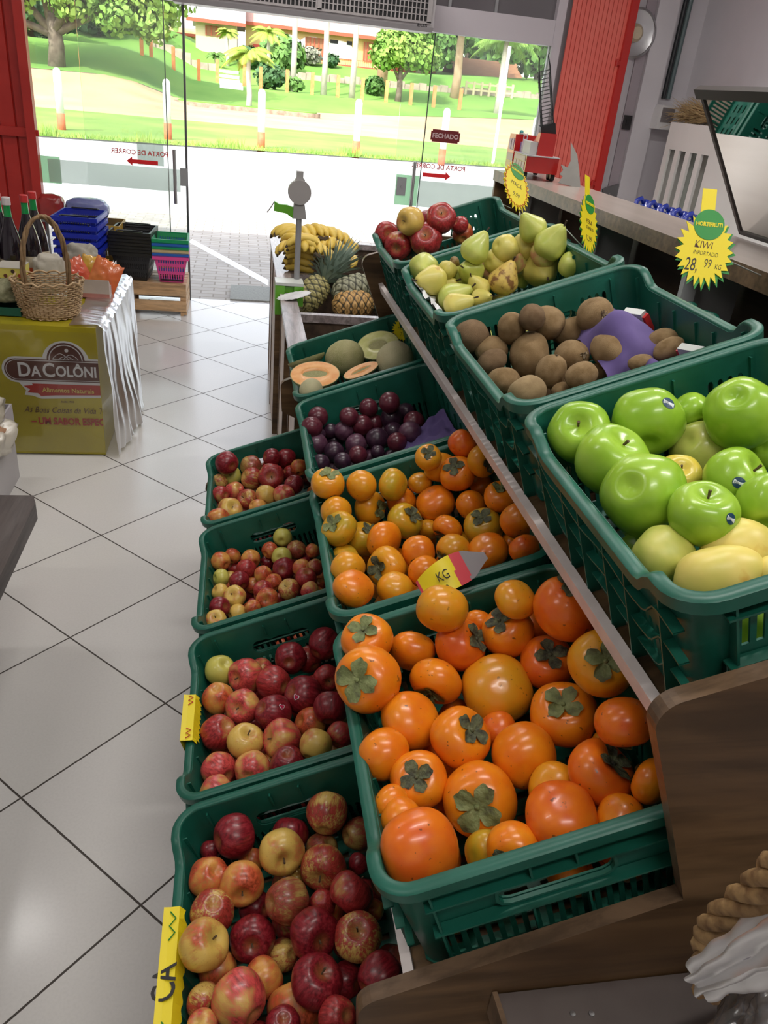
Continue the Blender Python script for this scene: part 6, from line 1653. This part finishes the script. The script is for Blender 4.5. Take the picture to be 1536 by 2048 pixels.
mb = MB(); P0, P1 = ony(1425, 1872, -2.70)-Vector((1.47,-2.80,.796)), ony(1530, 1775, -2.74)-Vector((1.47,-2.80,.796)); P2 = P1+(P1-P0)*.9+Vector((.0,-.02,-.0)); Ps = P0+Vector((.010,-.010,-.06))
ctrl = [Ps, P0, (P0+P1)/2+Vector((0,0,.006)), P1, P1+(P1-P0)*.5+Vector((0,0,-.004)), P2, Vector((.14,-.02,.04))]
def spl(c, n=70):
    out = []
    for i in range(n+1):
        t = i/n*(len(c)-1); k = min(int(t), len(c)-2); f = t-k; p0, p1, p2, p3 = c[max(k-1, 0)], c[k], c[k+1], c[min(k+2, len(c)-1)]
        out.append(.5*((2*p1)+(p2-p0)*f+(2*p0-5*p1+4*p2-p3)*f*f+(3*p1-p0-3*p2+p3)*f**3))
    return out
cp = spl(ctrl)
for q in range(5):
    pts = []
    for i, p in enumerate(cp):
        t = (cp[min(i+1, 70)]-cp[max(i-1, 0)]).normalized(); a = t.cross(Vector((0,0,1))).normalized(); b = t.cross(a); w = i*.17+q*2*math.pi/5; pts.append(p+a*.0095*math.cos(w)+b*.0095*math.sin(w))
    mb.tube(pts, .0066, 7)
mb.build('handle', M['rope'], rb, smooth=True)
# clear bag: crumpled film over the basket, with a gathered neck
bm = bmesh.new(); bmesh.ops.create_icosphere(bm, subdivisions=6, radius=1)
for v in bm.verts:
    c = v.co.copy(); k = 1+.10*mnoise.noise(c*2.1)+.10*(abs(mnoise.noise(c*3.3))-.2)+.08*(.2-abs(mnoise.noise(c*7.7)))+.006*mnoise.noise(c*22)
    v.co = Vector((c.x*.165*k, c.y*.125*k, c.z*.110*k))
me = bpy.data.meshes.new('plastic_bag'); bm.to_mesh(me); bm.free()
pb_ = link('plastic_bag', me, None, M['bagfilm'], True); pb_.location = (1.415, -2.775, .905); tag(pb_, 'crumpled clear plastic bag wrapped round the rope handled basket', 'plastic bag')
mb = MB(); A0 = ony(1400, 1962, -2.735); B0 = ony(1640, 1850, -2.775)
def neck(a, b):
    p = A0+(B0-A0)*a; t = (B0-A0).normalized(); s1 = t.cross(Vector((0,0,1))).normalized(); s2 = t.cross(s1); w = b*2*math.pi; r_ = .010+.014*a+.005*math.sin(w*7+a*2)+.004*mnoise.noise(Vector((math.cos(w)*3, math.sin(w)*3, a*6))); return p-(pb_.location)+s1*r_*math.cos(w)+s2*r_*math.sin(w)
mb.grid(40, 60, neck); mb.build('gathered_neck', M['bagneck'] if 'bagneck' in M else film('bag_neck', .28, (.74,.72,.78), .5, .1), pb_, smooth=True, fix=False)
rnd = random.Random(8)
# dried stalks wrapped inside the bag
mb = MB()
for i in range(14):
    x = 1.345+i*.009+rnd.uniform(-.004,.004); mb.tube([(x-1.36, rnd.uniform(-.02,.02), 0), (x-1.36+.01, rnd.uniform(-.02,.02), .05), (x-1.36+rnd.uniform(0,.03), rnd.uniform(-.02,.02), .088)], .0048, 6)
o = mb.build('cane_bundle', M['wick'], smooth=True); o.location = (1.345, -2.735, .798); tag(o, 'short cane pieces seen through the clear bag', 'cane bundle')

# ================================================================== OUTSIDE
def ss(a, b, x): t = min(max((x-a)/(b-a), 0), 1); return t*t*(3-2*t)
GZ = -.15
def terr(x, y):
    z = GZ+.98*ss(50, 58, y)+1.0*ss(61, 69, y)+1.25*ss(70, 77, y)+1.2*ss(84, 125, y)
    z += (1.0*ss(36, 47, y)+.6*ss(46, 58, y))*(1-ss(-6.5, -1.5, x))+.7*ss(14, 30, x)*ss(60, 80, y)
    return z
def strip(name, f0, f1, nx, ny, mt, x0=-60, x1=90, dz=0):
    mb = MB()
    def g(a, b):
        x = x0+(x1-x0)*a; y = f0(x)+(f1(x)-f0(x))*b; return (x, y, terr(x, y)+dz)
    mb.grid(nx, ny, g); o = mb.build(name, mt, smooth=True, fix=False); return tag(o, kind='structure')
M['road'] = mottled('pale_asphalt', (.42,.42,.42), (.50,.50,.50), .5, .8, rnd=False); M['grass'] = mottled('mown_grass', (.13,.24,.035), (.22,.32,.06), .35, .9, rnd=False, detail=8)
M['grass2'] = mottled('lawn_grass', (.10,.24,.03), (.17,.31,.05), .25, .9, rnd=False, detail=8); M['dirt'] = mottled('orange_dirt_road', (.42,.27,.15), (.52,.36,.21), .3, .9, rnd=False, detail=8)
def pave_mat():
    m = pmat('block_paving', (.4,.37,.34), .8); b = N(m, 'ShaderNodeTexBrick'); v = coords(m, (1,1,1), rnd=False); L(m, v, b.inputs['Vector'])
    b.inputs['Scale'].default_value = 4.6; b.inputs['Color1'].default_value = (.34,.31,.28,1); b.inputs['Color2'].default_value = (.42,.385,.35,1); b.inputs['Mortar'].default_value = (.24,.21,.18,1); b.inputs['Mortar Size'].default_value = .03; b.inputs['Brick Width'].default_value = .95; b.inputs['Row Height'].default_value = .5
    setc(m, b.outputs[0]); return m
mb = MB(); mb.box(-30, 40, 3.42, 8.0, -.2, -.022); tag(mb.build('paving', pave_mat()), kind='structure')
mb = MB(); mb.box(-30, 40, 7.7, 8.25, -.2, -.018); tag(mb.build('kerb', mottled('kerb_concrete', (.55,.54,.52), (.62,.61,.6), 2, .8, rnd=False)), kind='structure')
strip('road', lambda x: 8.2, lambda x: 19.6+.262*x if x > -20 else 14.4, 30, 4, M['road'], -40, 60)
strip('grass_verge', lambda x: 19.6+.262*x if x > -20 else 14.4, lambda x: 31+.1*x, 60, 12, M['grass'], -40, 60, .03)
strip('dirt_road', lambda x: 30.8+.1*x, lambda x: 50+.3*x, 60, 10, M['dirt'], -40, 60, .0)
strip('lawn', lambda x: 49.8+.3*x if x > -12 else 46.2, lambda x: 130, 80, 90, M['grass2'], -70, 110, .02)
mb = MB(); mb.prism([(1.25, 3.50), (1.38, 3.50), (.02, 5.6), (-.15, 5.6)], -.0215, -.019); Mx_ = Matrix.Identity(4)
a, b = onz(384, 478, -.02), onz(537, 560, -.02); a2, b2 = onz(378, 484, -.02), onz(537, 572, -.02)
mb = MB(); mb.prism([(a.x, a.y), (b.x, b.y), (b2.x, b2.y), (a2.x, a2.y)], -.0215, -.019); o = mb.build('parking_line', pmat('white_road_paint', (.8,.8,.8), .6)); tag(o, 'white painted line running diagonally over the block paving', 'painted line')
mb = MB(); mb.box(-30, 3.5, 3.56, 3.60, -.022, .0)
# rough grass tufts by the kerb
tf = MB(); rnd = random.Random(6)
for i in range(5200):
    x = rnd.uniform(-9, 22); y = 19.6+.262*x+abs(rnd.gauss(0, .35)); z = GZ+.02; h = rnd.uniform(.05, .2)*(1.6 if mnoise.noise(Vector((x*.9, 0, 0))) > .25 else .7); dx, dy = rnd.uniform(-.08,.08), rnd.uniform(-.05,.05); tf.add([(x-.012, y, z), (x+.012, y, z), (x+dx, y+dy, z+h)], [(0,1,2)])
tag(tf.build('grass_tufts', mottled('tuft_green', (.12,.27,.03), (.30,.36,.08), 3, .9, rnd=False), fix=False), 'rough green grass tufts growing along the far road edge', 'grass', kind='stuff')
# bollards
M['bwhite'] = pmat('white_painted_post', (.85,.85,.84), .7); M['bred'] = mottled('orange_red_post', (.55,.12,.05), (.62,.17,.07), 6, .7)
bl = ['at the far end by the big tree', 'behind the edge of the sliding glass', 'below the yellow palm', 'in the middle of the doorway', 'behind the FECHADO sign', 'behind the toy truck ladder']
proto = None
for i, x in enumerate((-3.83, -1.11, 1.38, 4.02, 6.52, 9.5)):
    y = 21 if i < 5 else 21.9
    if proto is None:
        e = proto = empty('bollard', (0,0,0)); mb = MB(); mb.lathe([(.10, .42), (.10, 1.36), (.085, 1.42), (.05, 1.46), (.0001, 1.47)], 16); mb.build('post_top', M['bwhite'], e, smooth=True)
        mb = MB(); mb.lathe([(.105, -.1), (.105, .42)], 16); mb.build('post_foot', M['bred'], e, smooth=True)
    else: e = copy_tree(proto)
    e.location = (x, y, GZ); tag(e, 'white bollard with red foot, '+bl[i], 'bollard', 'bollards along the road')
# fence posts
M['fpost'] = mottled('orange_fence_post', (.60,.20,.07), (.66,.28,.10), 4, .8)
FP = [(285,131,-99),(304,145,0),(348,156,0),(398,162,0),(521,178,0),(574,180,0),(624,185,0),(675,189,0),(724,195,0),(772,198,0),(821,203,0),(867,207,0),(919,213,0)]
fl_ = ['first from the big tree', 'second from the big tree', 'third from the big tree', 'fourth from the big tree', 'just past the steps and palm', 'next to the round dark bush', 'below the second tall trunk', 'before the third tall trunk', 'at the lawn edge below the brown double door', 'by the small white planter', 'below the yellow green tree', 'just left of the glass door edge', 'beside the grey garden fence']
for i, (px, py, _) in enumerate(FP):
    P = ony(px, py, 57.5 if i else 57); z = terr(P.x, P.y)
    mb = MB(); mb.box(-.11, .11, -.11, .11, -.3, 1.35); o = mb.build('fence_post', M['fpost']); o.location = (P.x, P.y, z); tag(o, 'orange fence post, '+fl_[i], 'fence post', 'orange fence posts on the lawn')
# houses
M['hwall'] = pmat('cream_yellow_wall', (.62,.44,.18), .85); M['hpale'] = pmat('pale_house_wall', (.60,.50,.32), .85); M['rooft'] = mottled('pinkish_tiles', (.42,.24,.20), (.50,.30,.25), 1.5, .8, rnd=False); M['roofg'] = mottled('grey_lilac_roof', (.36,.32,.35), (.42,.38,.42), 1.5, .8, rnd=False)
M['shut'] = mottled('brown_shutter', (.26,.11,.05), (.32,.15,.07), 2, .7, rnd=False); M['fascia'] = pmat('red_fascia', (.38,.08,.04), .7); M['redbase'] = pmat('red_house_base', (.50,.07,.05), .8)
def P75(x, y, Y=75): q = ony(x, y, Y); return q
def house(name, x0, x1, zf, ze, Y, depth, wall, roof, lab, over=.7, rise=3.6):
    e = empty(name, ((x0+x1)/2, Y, zf), lab, 'house'); cx = (x0+x1)/2
    mb = MB(); mb.box(x0-cx, x1-cx, 0, depth, -1.5, ze-zf); mb.build('wall', wall, e)
    mb = MB(); d2 = depth/2; mb.prism([(-over, ze-zf-.15), (d2, ze-zf+rise), (depth+over, ze-zf-.15), (depth+over, ze-zf), (d2, ze-zf+rise+.18), (-over, ze-zf+.05)], x0-cx-over, x1-cx+over, axis='x'); mb.build('roof', roof, e)
    mb = MB(); mb.box(x0-cx-over, x1-cx+over, -over-.05, -over, ze-zf-.22, ze-zf+.05); mb.build('fascia', M['fascia'], e)
    return e, cx, zf
def opening(e, cx, zf, Y, a, b, mt, nm, d=.06, bars=0):
    """a, b = picture corners of an opening on the wall plane"""
    p, q = ony(*a, Y), ony(*b, Y); mb = MB(); mb.box(p.x-cx, q.x-cx, -d, 0, q.z-zf, p.z-zf); o = mb.build(nm, mt, e)
    if bars:
        mb = MB(); w = (q.x-p.x)
        for i in range(bars+1): mb.box(p.x-cx+w*i/bars-.05, p.x-cx+w*i/bars+.05, -d-.05, -d-.001, q.z-zf, p.z-zf)
        mb.build('slat', M['fascia'], o)
    return o
l0, l1 = ony(391, 60, 75), ony(474, 60, 75)
h1, c1, z1 = house('house', l0.x, l1.x, ony(395, 100, 75).z, ony(430, 42, 75).z, 75, 9, M['hpale'], M['roofg'], 'cream house wing with grey roof and one brown shuttered window')
opening(h1, c1, z1, 75, (412, 50), (444, 74), M['shut'], 'window', bars=3)
r0, r1 = ony(492, 90, 78), ony(785, 90, 78)
h2, c2, z2 = house('house', r0.x, r1.x, ony(700, 140, 78).z, ony(640, 62, 78).z, 78, 10, M['hwall'], M['rooft'], 'long yellow house with pink tiled roof and arched porch')
p, q = ony(545, 100, 78), ony(762, 100, 78); zb = ony(680, 130, 78).z
mb = MB(); mb.box(p.x-c2, q.x-c2, -.35, 0, -1.2, .35); mb.build('base', M['redbase'], h2)
mb = MB(); mb.box(r0.x-c2, q.x-c2+.6, -1.4, -.36, -1.3, -.25); mb.build('terrace', M['bwhite'], h2)
# white rendered bays with arched heads
for (xa, xb, yt) in ((542, 602, 64), (598, 650, 70), (650, 705, 78)):
    p, q = ony(xa, yt, 78), ony(xb, 125, 78); zt = p.z-z2; zb_ = q.z-z2+.2; w = q.x-p.x
    pts = [(p.x-c2, zb_), (q.x-c2, zb_), (q.x-c2, zt-.7)]+[(p.x-c2+w/2+w/2*math.cos(R(t)), zt-.7+.7*math.sin(R(t))) for t in range(15, 180, 15)]+[(p.x-c2, zt-.7)]
    mb = MB(); mb.prism(pts, -.10, -.02, axis='y'); mb.build('bay', M['bwhite'], h2)
opening(h2, c2, z2, 77.9, (612, 73), (645, 113), M['shut'], 'door', .12, 4); opening(h2, c2, z2, 77.9, (729, 84), (752, 124), M['shut'], 'door', .12, 4)
opening(h2, c2, z2, 77.9, (661, 79), (676, 88), M['dark'], 'window', .12); opening(h2, c2, z2, 77.9, (694, 82), (704, 91), M['dark'], 'window', .12); opening(h2, c2, z2, 77.9, (560, 66), (566, 84), M['dark'], 'window', .12); opening(h2, c2, z2, 77.9, (571, 68), (577, 84), M['dark'], 'window', .12)
opening(h2, c2, z2, 77.9, (506, 88), (520, 110), M['redbase'], 'door', .12)
mb = MB(); p, q = ony(588, 108, 76.4), ony(752, 108, 76.4)
for i in range(40): x = p.x-c2+(q.x-p.x)*i/39; mb.box(x-.015, x+.015, -1.33, -1.30, -.25, .75)
mb.box(p.x-c2, q.x-c2, -1.33, -1.29, .75, .80); mb.build('railing', M['fascia'], h2)
# far houses between the trees
a0 = ony(955, 170, 95); h3, c3, z3 = house('house', a0.x-2, a0.x+4.5, ony(955, 193, 95).z, ony(950, 160, 95).z, 95, 7, M['hwall'], M['shut'], 'small orange hut with brown roof among the trees', .8, 2)
a0 = ony(815, 90, 96); h4, c4, z4 = house('house', a0.x-2.5, a0.x+3.5, ony(815, 170, 96).z, ony(815, 62, 96).z, 96, 8, M['fascia'], M['rooft'], 'brown red house glimpsed behind the green trees', .8, 2)
opening(h4, c4, z4, 96, (790, 75), (800, 100), M['hpale'], 'window'); 
a0 = ony(375, 80, 100); h5, c5, z5 = house('house', a0.x-9, a0.x+1, ony(375, 100, 100).z, ony(360, 66, 100).z, 100, 8, M['hwall'], M['hwall'], 'low cream garden wall building beside the big tree', .2, .5)
# low stone terrace wall, planter island, steps
mb = MB(); 
for i in range(60):
    x = -6+i*.62
    if abs(x-ony(462, 170, 66).x) < 1.6: continue
    y = 66.5+.12*x; mb.box(x, x+.6, y-.2, y+.2, terr(x, y)-.3, terr(x, y)+.45+.1*math.sin(i*2.1))
o = mb.build('terrace_wall', mottled('stone_wall', (.30,.24,.19), (.46,.38,.30), 1.2, .9, rnd=False)); tag(o, 'low brown stone terrace wall across the lawn below the houses', 'wall')
isl = empty('planter_island', (0,0,0), 'long stone edged grass island in the dirt road', 'planter'); a, b = onz(392, 213, GZ), onz(600, 226, GZ)
A1, B1 = Vector((onz(392, 213, -.1).x, onz(392, 213, -.1).y)), 0
cx, cy = 3.4, 45; a = ony(392, 215, 45); b = ony(600, 228, 45)
mb = MB(); mb.prism([(a.x+1.2*math.cos(R(t))-.0, 45.9+.9*math.sin(R(t))) for t in range(90, 271, 20)]+[(b.x+1.2*math.cos(R(t)), 45.9+.9*math.sin(R(t))) for t in range(-90, 91, 20)], GZ-.1, GZ+.22); mb.build('stone_edge', mottled('edge_stone', (.20,.15,.11), (.34,.27,.2), 4, .9, rnd=False), isl)
mb = MB(); mb.prism([(a.x+1.0*math.cos(R(t)), 45.9+.75*math.sin(R(t))) for t in range(90, 271, 20)]+[(b.x+1.0*math.cos(R(t)), 45.9+.75*math.sin(R(t))) for t in range(-90, 91, 20)], GZ+.2, GZ+.27); mb.build('turf', M['grass2'], isl)
stp = empty('garden_steps', (0,0,0), 'white garden steps climbing the lawn beside the palm', 'steps')
for i in range(7):
    y = 56+i*1.7; P = ony(463-i*1.0, 195-i*12, y); mb = MB(); mb.box(P.x-.75, P.x+.75, y, y+1.5, terr(P.x, y)-.2, terr(P.x, y)+.22); mb.build('step', M['bwhite'], stp)
for s in (-1, 1):
    P = ony(462, 170, 62); mb = MB(); mb.box(P.x+s*.95-.12, P.x+s*.95+.12, 61.6, 61.9, terr(P.x, 62)-.2, terr(P.x, 62)+1.5); mb.build('gate_post', M['fpost'], stp)
# trees
M['bark'] = mottled('grey_brown_bark', (.10,.075,.055), (.18,.145,.11), 3, .9, bmp=.5); M['palmbark'] = mottled('pale_palm_trunk', (.42,.38,.33), (.56,.52,.46), 2, .8); M['palmdry'] = mottled('dry_palm_sheath', (.40,.25,.15), (.52,.36,.24), 2, .8)
def leafmat(n, a, b): 
    m = mottled(n, a, b, .5, .7); m.node_tree.nodes['Principled BSDF'].inputs['Subsurface Weight'].default_value = 0; return m
LM = {'light': leafmat('light_leaves', (.12,.27,.03), (.24,.38,.07)), 'mid': leafmat('mid_leaves', (.06,.16,.03), (.13,.25,.05)), 'dark': leafmat('dark_leaves', (.03,.09,.03), (.07,.16,.05)), 'yellow': leafmat('yellow_fronds', (.22,.36,.04), (.38,.46,.07))}
def tree(P, trunk_h, tr, blobs, mt, lab, leaf=.22, n=900, seed=1, branches=5, cat='tree'):
    e = empty('tree', P, lab, cat); rnd = random.Random(seed); mb = MB()
    if trunk_h > 0:
        mb.tube([(0,0,-.4), (tr*.3, 0, trunk_h*.4), (0, tr*.2, trunk_h)], [tr*1.25, tr, tr*.8], 9)
        for b in blobs[:branches]: c = Vector(b[:3]); mb.tube([(0, 0, trunk_h*.6), (c.x*.5, c.y*.5, trunk_h*.6+(c.z-trunk_h*.6)*.6), tuple(c)], [tr*.6, tr*.4, tr*.12], 6)
        mb.build('trunk', M['bark'], e, smooth=True)
    mb = MB(); tot = sum(b[3]**2 for b in blobs)
    for (bx_, by_, bz_, br) in blobs:
        for i in range(int(n*br*br/tot)):
            d = Vector((rnd.gauss(0,1), rnd.gauss(0,1), rnd.gauss(0,1))).normalized(); r = br*rnd.uniform(.55, 1.05)*(1+.25*mnoise.noise(d*2.5+Vector((bx_, by_, bz_))))
            p = Vector((bx_, by_, bz_))+Vector((d.x*r, d.y*r, d.z*r*.78)); nn = (d+Vector((rnd.uniform(-1,1), rnd.uniform(-1,1), rnd.uniform(-.4,1)))*.8).normalized(); a = nn.orthogonal().normalized(); a = Matrix.Rotation(rnd.uniform(0, 6.28), 3, nn) @ a; b = nn.cross(a); s = leaf*rnd.uniform(.6, 1.4)
            mb.add([p-a*s-b*s*.5, p+a*s*.2-b*s*.7, p+a*s+b*s*.1, p+b*s*.8, p-a*s*.7+b*s*.5], [(0,1,2,3,4)])
    mb.build('foliage', mt, e, fix=False); return e
bt = ony(112, 133, 50); zt = terr(bt.x, 50)
tree((bt.x, 50, zt), 2.6, .42, [(-3.2,0,4.6,2.6), (0.5,0,5.2,3.0), (3.4,0,4.6,2.4), (5.8,-.5,4.0,1.9), (1.5,-1,3.4,1.5), (-1,0,7.5,3.2), (4,0,7.0,2.8), (-4.2,0,2.6,1.6), (7.4,0,5.6,2.0), (3.6,-1.2,2.7,1.2), (-2.2,-.5,3.4,1.7), (5.4,-.8,2.6,1.3), (-4.8,-.5,4.4,2.0), (2.4,1.5,4.2,2.2)], LM['light'], 'big spreading light green tree on the mound', .17, 17000, 1, 8)
def hedge(px, py, Y, r, mt, lab, n=900, seed=1, leaf=.2, cat='bush', flat=.8):
    P = ony(px, py, Y); z = terr(P.x, Y); return tree((P.x, Y, z), 0, 0, [(0,0,r*flat,r)], mt, lab, leaf, n, seed, cat=cat)
tz = lambda x, y: terr(x, y)
def T_(px, Y, th, tr, blobs, mt, lab, **k):
    P = ony(px, 150, Y); return tree((P.x, Y, terr(P.x, Y)), th, tr, blobs, mt, lab, **k)
T_(50, 88, 6, .5, [(0,0,9,6), (6,0,10,6), (-6,0,8,6), (11,0,8,4), (0,0,3,4), (6,0,3,4), (-7,0,3.5,4), (11,0,3,3.4)], LM['dark'], 'dark tree mass behind the big spreading tree', leaf=.42, n=7000, seed=2)
T_(300, 112, 6, .5, [(0,0,9,5.5), (6,0,8.5,4.5), (-6,0,9,5), (9,0,6,3.2)], LM['mid'], 'mid green trees beside the cream house wing', leaf=.32, n=7000, seed=3)
T_(800, 62, 2.2, .22, [(0,0,3.6,1.9), (1.6,0,3.2,1.4), (-1.2,0,3.0,1.3), (.5,0,4.8,1.4)], LM['light'], 'yellow green rounded tree right of the long house', leaf=.15, n=4200, seed=4)
T_(838, 92, 5, .35, [(0,0,6.5,4), (3,0,8.2,3.6), (-2.5,0,5,2.6), (2,0,3,2.8), (6,0,5,3.2)], LM['mid'], 'tall mid green tree behind the yellow green one', leaf=.28, n=6500, seed=5)
T_(930, 116, 6, .4, [(0,0,8,6), (8,0,9,6), (-6,0,9,5), (14,0,8,5), (3,0,3,4), (-5,0,3,4), (11,0,3,4), (18,0,4,5)], LM['dark'], 'dark green wood behind the small orange hut', leaf=.42, n=8500, seed=6)
T_(1075, 84, 4, .3, [(0,0,6,4), (4,0,7,4), (0,0,2.4,2.6), (6,0,3.0,3), (-3,0,3,2.4)], LM['mid'], 'green trees behind the toy truck ladder', leaf=.28, n=6500, seed=7)
T_(1010, 76, 3, .2, [(0,0,3,2.2), (2.4,0,3,2)], LM['mid'], 'leafy bush tree right of the small hut', leaf=.3, n=1300, seed=9)
def palm(px, Y, h, tr, mt, fr, lab, seed=1, n=18, fl=2.2, bark=None, droop=1.0, py=180):
    P = ony(px, py, Y); e = empty('palm_tree', (P.x, Y, terr(P.x, Y)), lab, 'palm tree'); rnd = random.Random(seed); mb = MB()
    mb.tube([(0,0,-.3), (.05,0,h*.3), (-.03,0,h*.7), (0,0,h)], [tr*1.25, tr, tr*.85, tr*.75], 10); mb.build('trunk', bark or M['palmbark'], e, smooth=True)
    mb = MB()
    for i in range(n):
        w = i*2.4+rnd.uniform(-.2,.2); el = rnd.uniform(.2, 1.1); pts = []
        for s in range(9):
            t = s/8; r = fl*t*math.cos(el*(1-t*.4)); z = h+fl*(math.sin(el)*t-droop*.75*t*t); pts.append(Vector((r*math.cos(w), r*math.sin(w), z)))
        for s in range(8):
            a, b = pts[s], pts[s+1]; d = (b-a).normalized(); sd = d.cross(Vector((0,0,1))).normalized()
            for k in range(4):
                q = a.lerp(b, k/4); l_ = fl*.24*math.sin(math.pi*min(1, (s+k/4)/8*.85+.12))
                for sg_ in (-1, 1): mb.add([q-d*.03, q+d*.05, q+sd*sg_*l_+d*l_*.5-Vector((0,0,l_*.7))], [(0,1,2)])
            mb.add([a-sd*.02, a+sd*.02, b+sd*.02, b-sd*.02], [(0,1,2,3)])
    mb.build('fronds', fr, e, fix=False); return e
palm(497, 46.2, 2.75, .15, None, LM['yellow'], 'yellow green palm with pale trunk on the grass island', 1, 26, 1.55, py=208)
palm(455, 72, 2.4, .14, None, LM['yellow'], 'smaller yellow palm behind the white steps', 2, 14, 1.1)
palm(536, 66, 3.0, .16, None, LM['yellow'], 'drooping yellow palm left of the round green bush', 3, 18, 1.6)
for i, (px, Y) in enumerate(((585, 60), (647, 60.5), (704, 59))):
    palm(px, Y, 9.5, .19, None, LM['mid'], 'very tall pale palm trunk, %s in front of the long house' % ['first', 'middle', 'last'][i], 10+i, 16, 1.1)
palm(762, 68, 9, .38, None, LM['mid'], 'thick orange brown palm trunk at the end of the long house', 14, 16, 2.6, bark=M['palmdry'])
palm(908, 66, 5.2, .33, None, LM['mid'], 'leaning palm with peeling brown trunk left of the hut', 15, 22, 2.8, bark=M['palmdry'], py=200)
palm(1000, 58, 4.6, .22, None, LM['light'], 'palm with hanging fronds in front of the hut', 16, 26, 2.6, bark=M['palmbark'])
palm(432, 70, .9, .12, None, LM['mid'], 'tiny palm on the lawn below the cream wing', 17, 14, .9)
hedge(563, 128, 71, 1.75, LM['mid'], 'round dark green bush in front of the arched bay', 1300, 21, .22)
hedge(541, 165, 60, 1.05, LM['dark'], 'small round dark bush by the fence posts', 700, 22, .16)
hedge(498, 125, 72, 1.0, LM['dark'], 'dark shrub beside the house steps', 600, 23, .18); hedge(604, 118, 75, .85, mottled('grey_shrub', (.16,.17,.12), (.26,.26,.2), 1, .8), 'grey round shrub before the red base, nearer the green bush', 500, 24, .15)
hedge(622, 120, 75, .9, mottled('grey_shrub', (.16,.17,.12), (.26,.26,.2), 1, .8), 'grey round shrub before the red base, second one', 500, 25, .15); hedge(662, 126, 75, .7, LM['dark'], 'small shrub at the red base beneath the railing', 300, 26, .15)
hedge(750, 170, 64, .8, LM['mid'], 'small tree bush beside the white planter', 500, 27, .16); hedge(590, 172, 60, .6, LM['mid'], 'low bush at the foot of the first tall trunk', 300, 28, .14)
hedge(75, 118, 60, 2.6, LM['dark'], 'dark undergrowth doubling as shade at the shutter side of the big tree', 2600, 31, .22); hedge(190, 100, 66, 2.4, LM['dark'], 'dark undergrowth doubling as shade behind the trunk of the big tree', 2400, 32, .22); hedge(262, 100, 70, 2.0, LM['mid'], 'green undergrowth beside the first orange fence post', 1800, 33, .2)  # the two dark-leaved bushes are put in for the shade under the tree
# rail fence by the hut and a lamp pole
rf = empty('rail_fence', (0,0,0), 'grey wooden rail fence in front of the small hut', 'fence'); a, b = ony(928, 208, 68), ony(1020, 213, 68)
for i in range(7):
    x = a.x+(b.x-a.x)*i/6; mb = MB(); mb.box(x-.08, x+.08, 67.9, 68.1, terr(x, 68)-.3, terr(x, 68)+1.0); mb.build('post', M['hpale'], rf)
for z in (.35, .8): mb = MB(); mb.box(a.x, b.x, 67.95, 68.0, terr(a.x, 68)+z, terr(a.x, 68)+z+.14); mb.build('rail', M['hpale'], rf)
P = onz(982, 330, GZ); mb = MB(); y_ = 22.5; Q = ony(985, 330, y_); mb.tube([(0,0,0), (0,0,3.2)], .05, 8); o = mb.build('white_pole', M['bwhite']); o.location = (Q.x, y_, GZ); tag(o, 'thin white pole at the road edge beside the toy truck', 'pole')
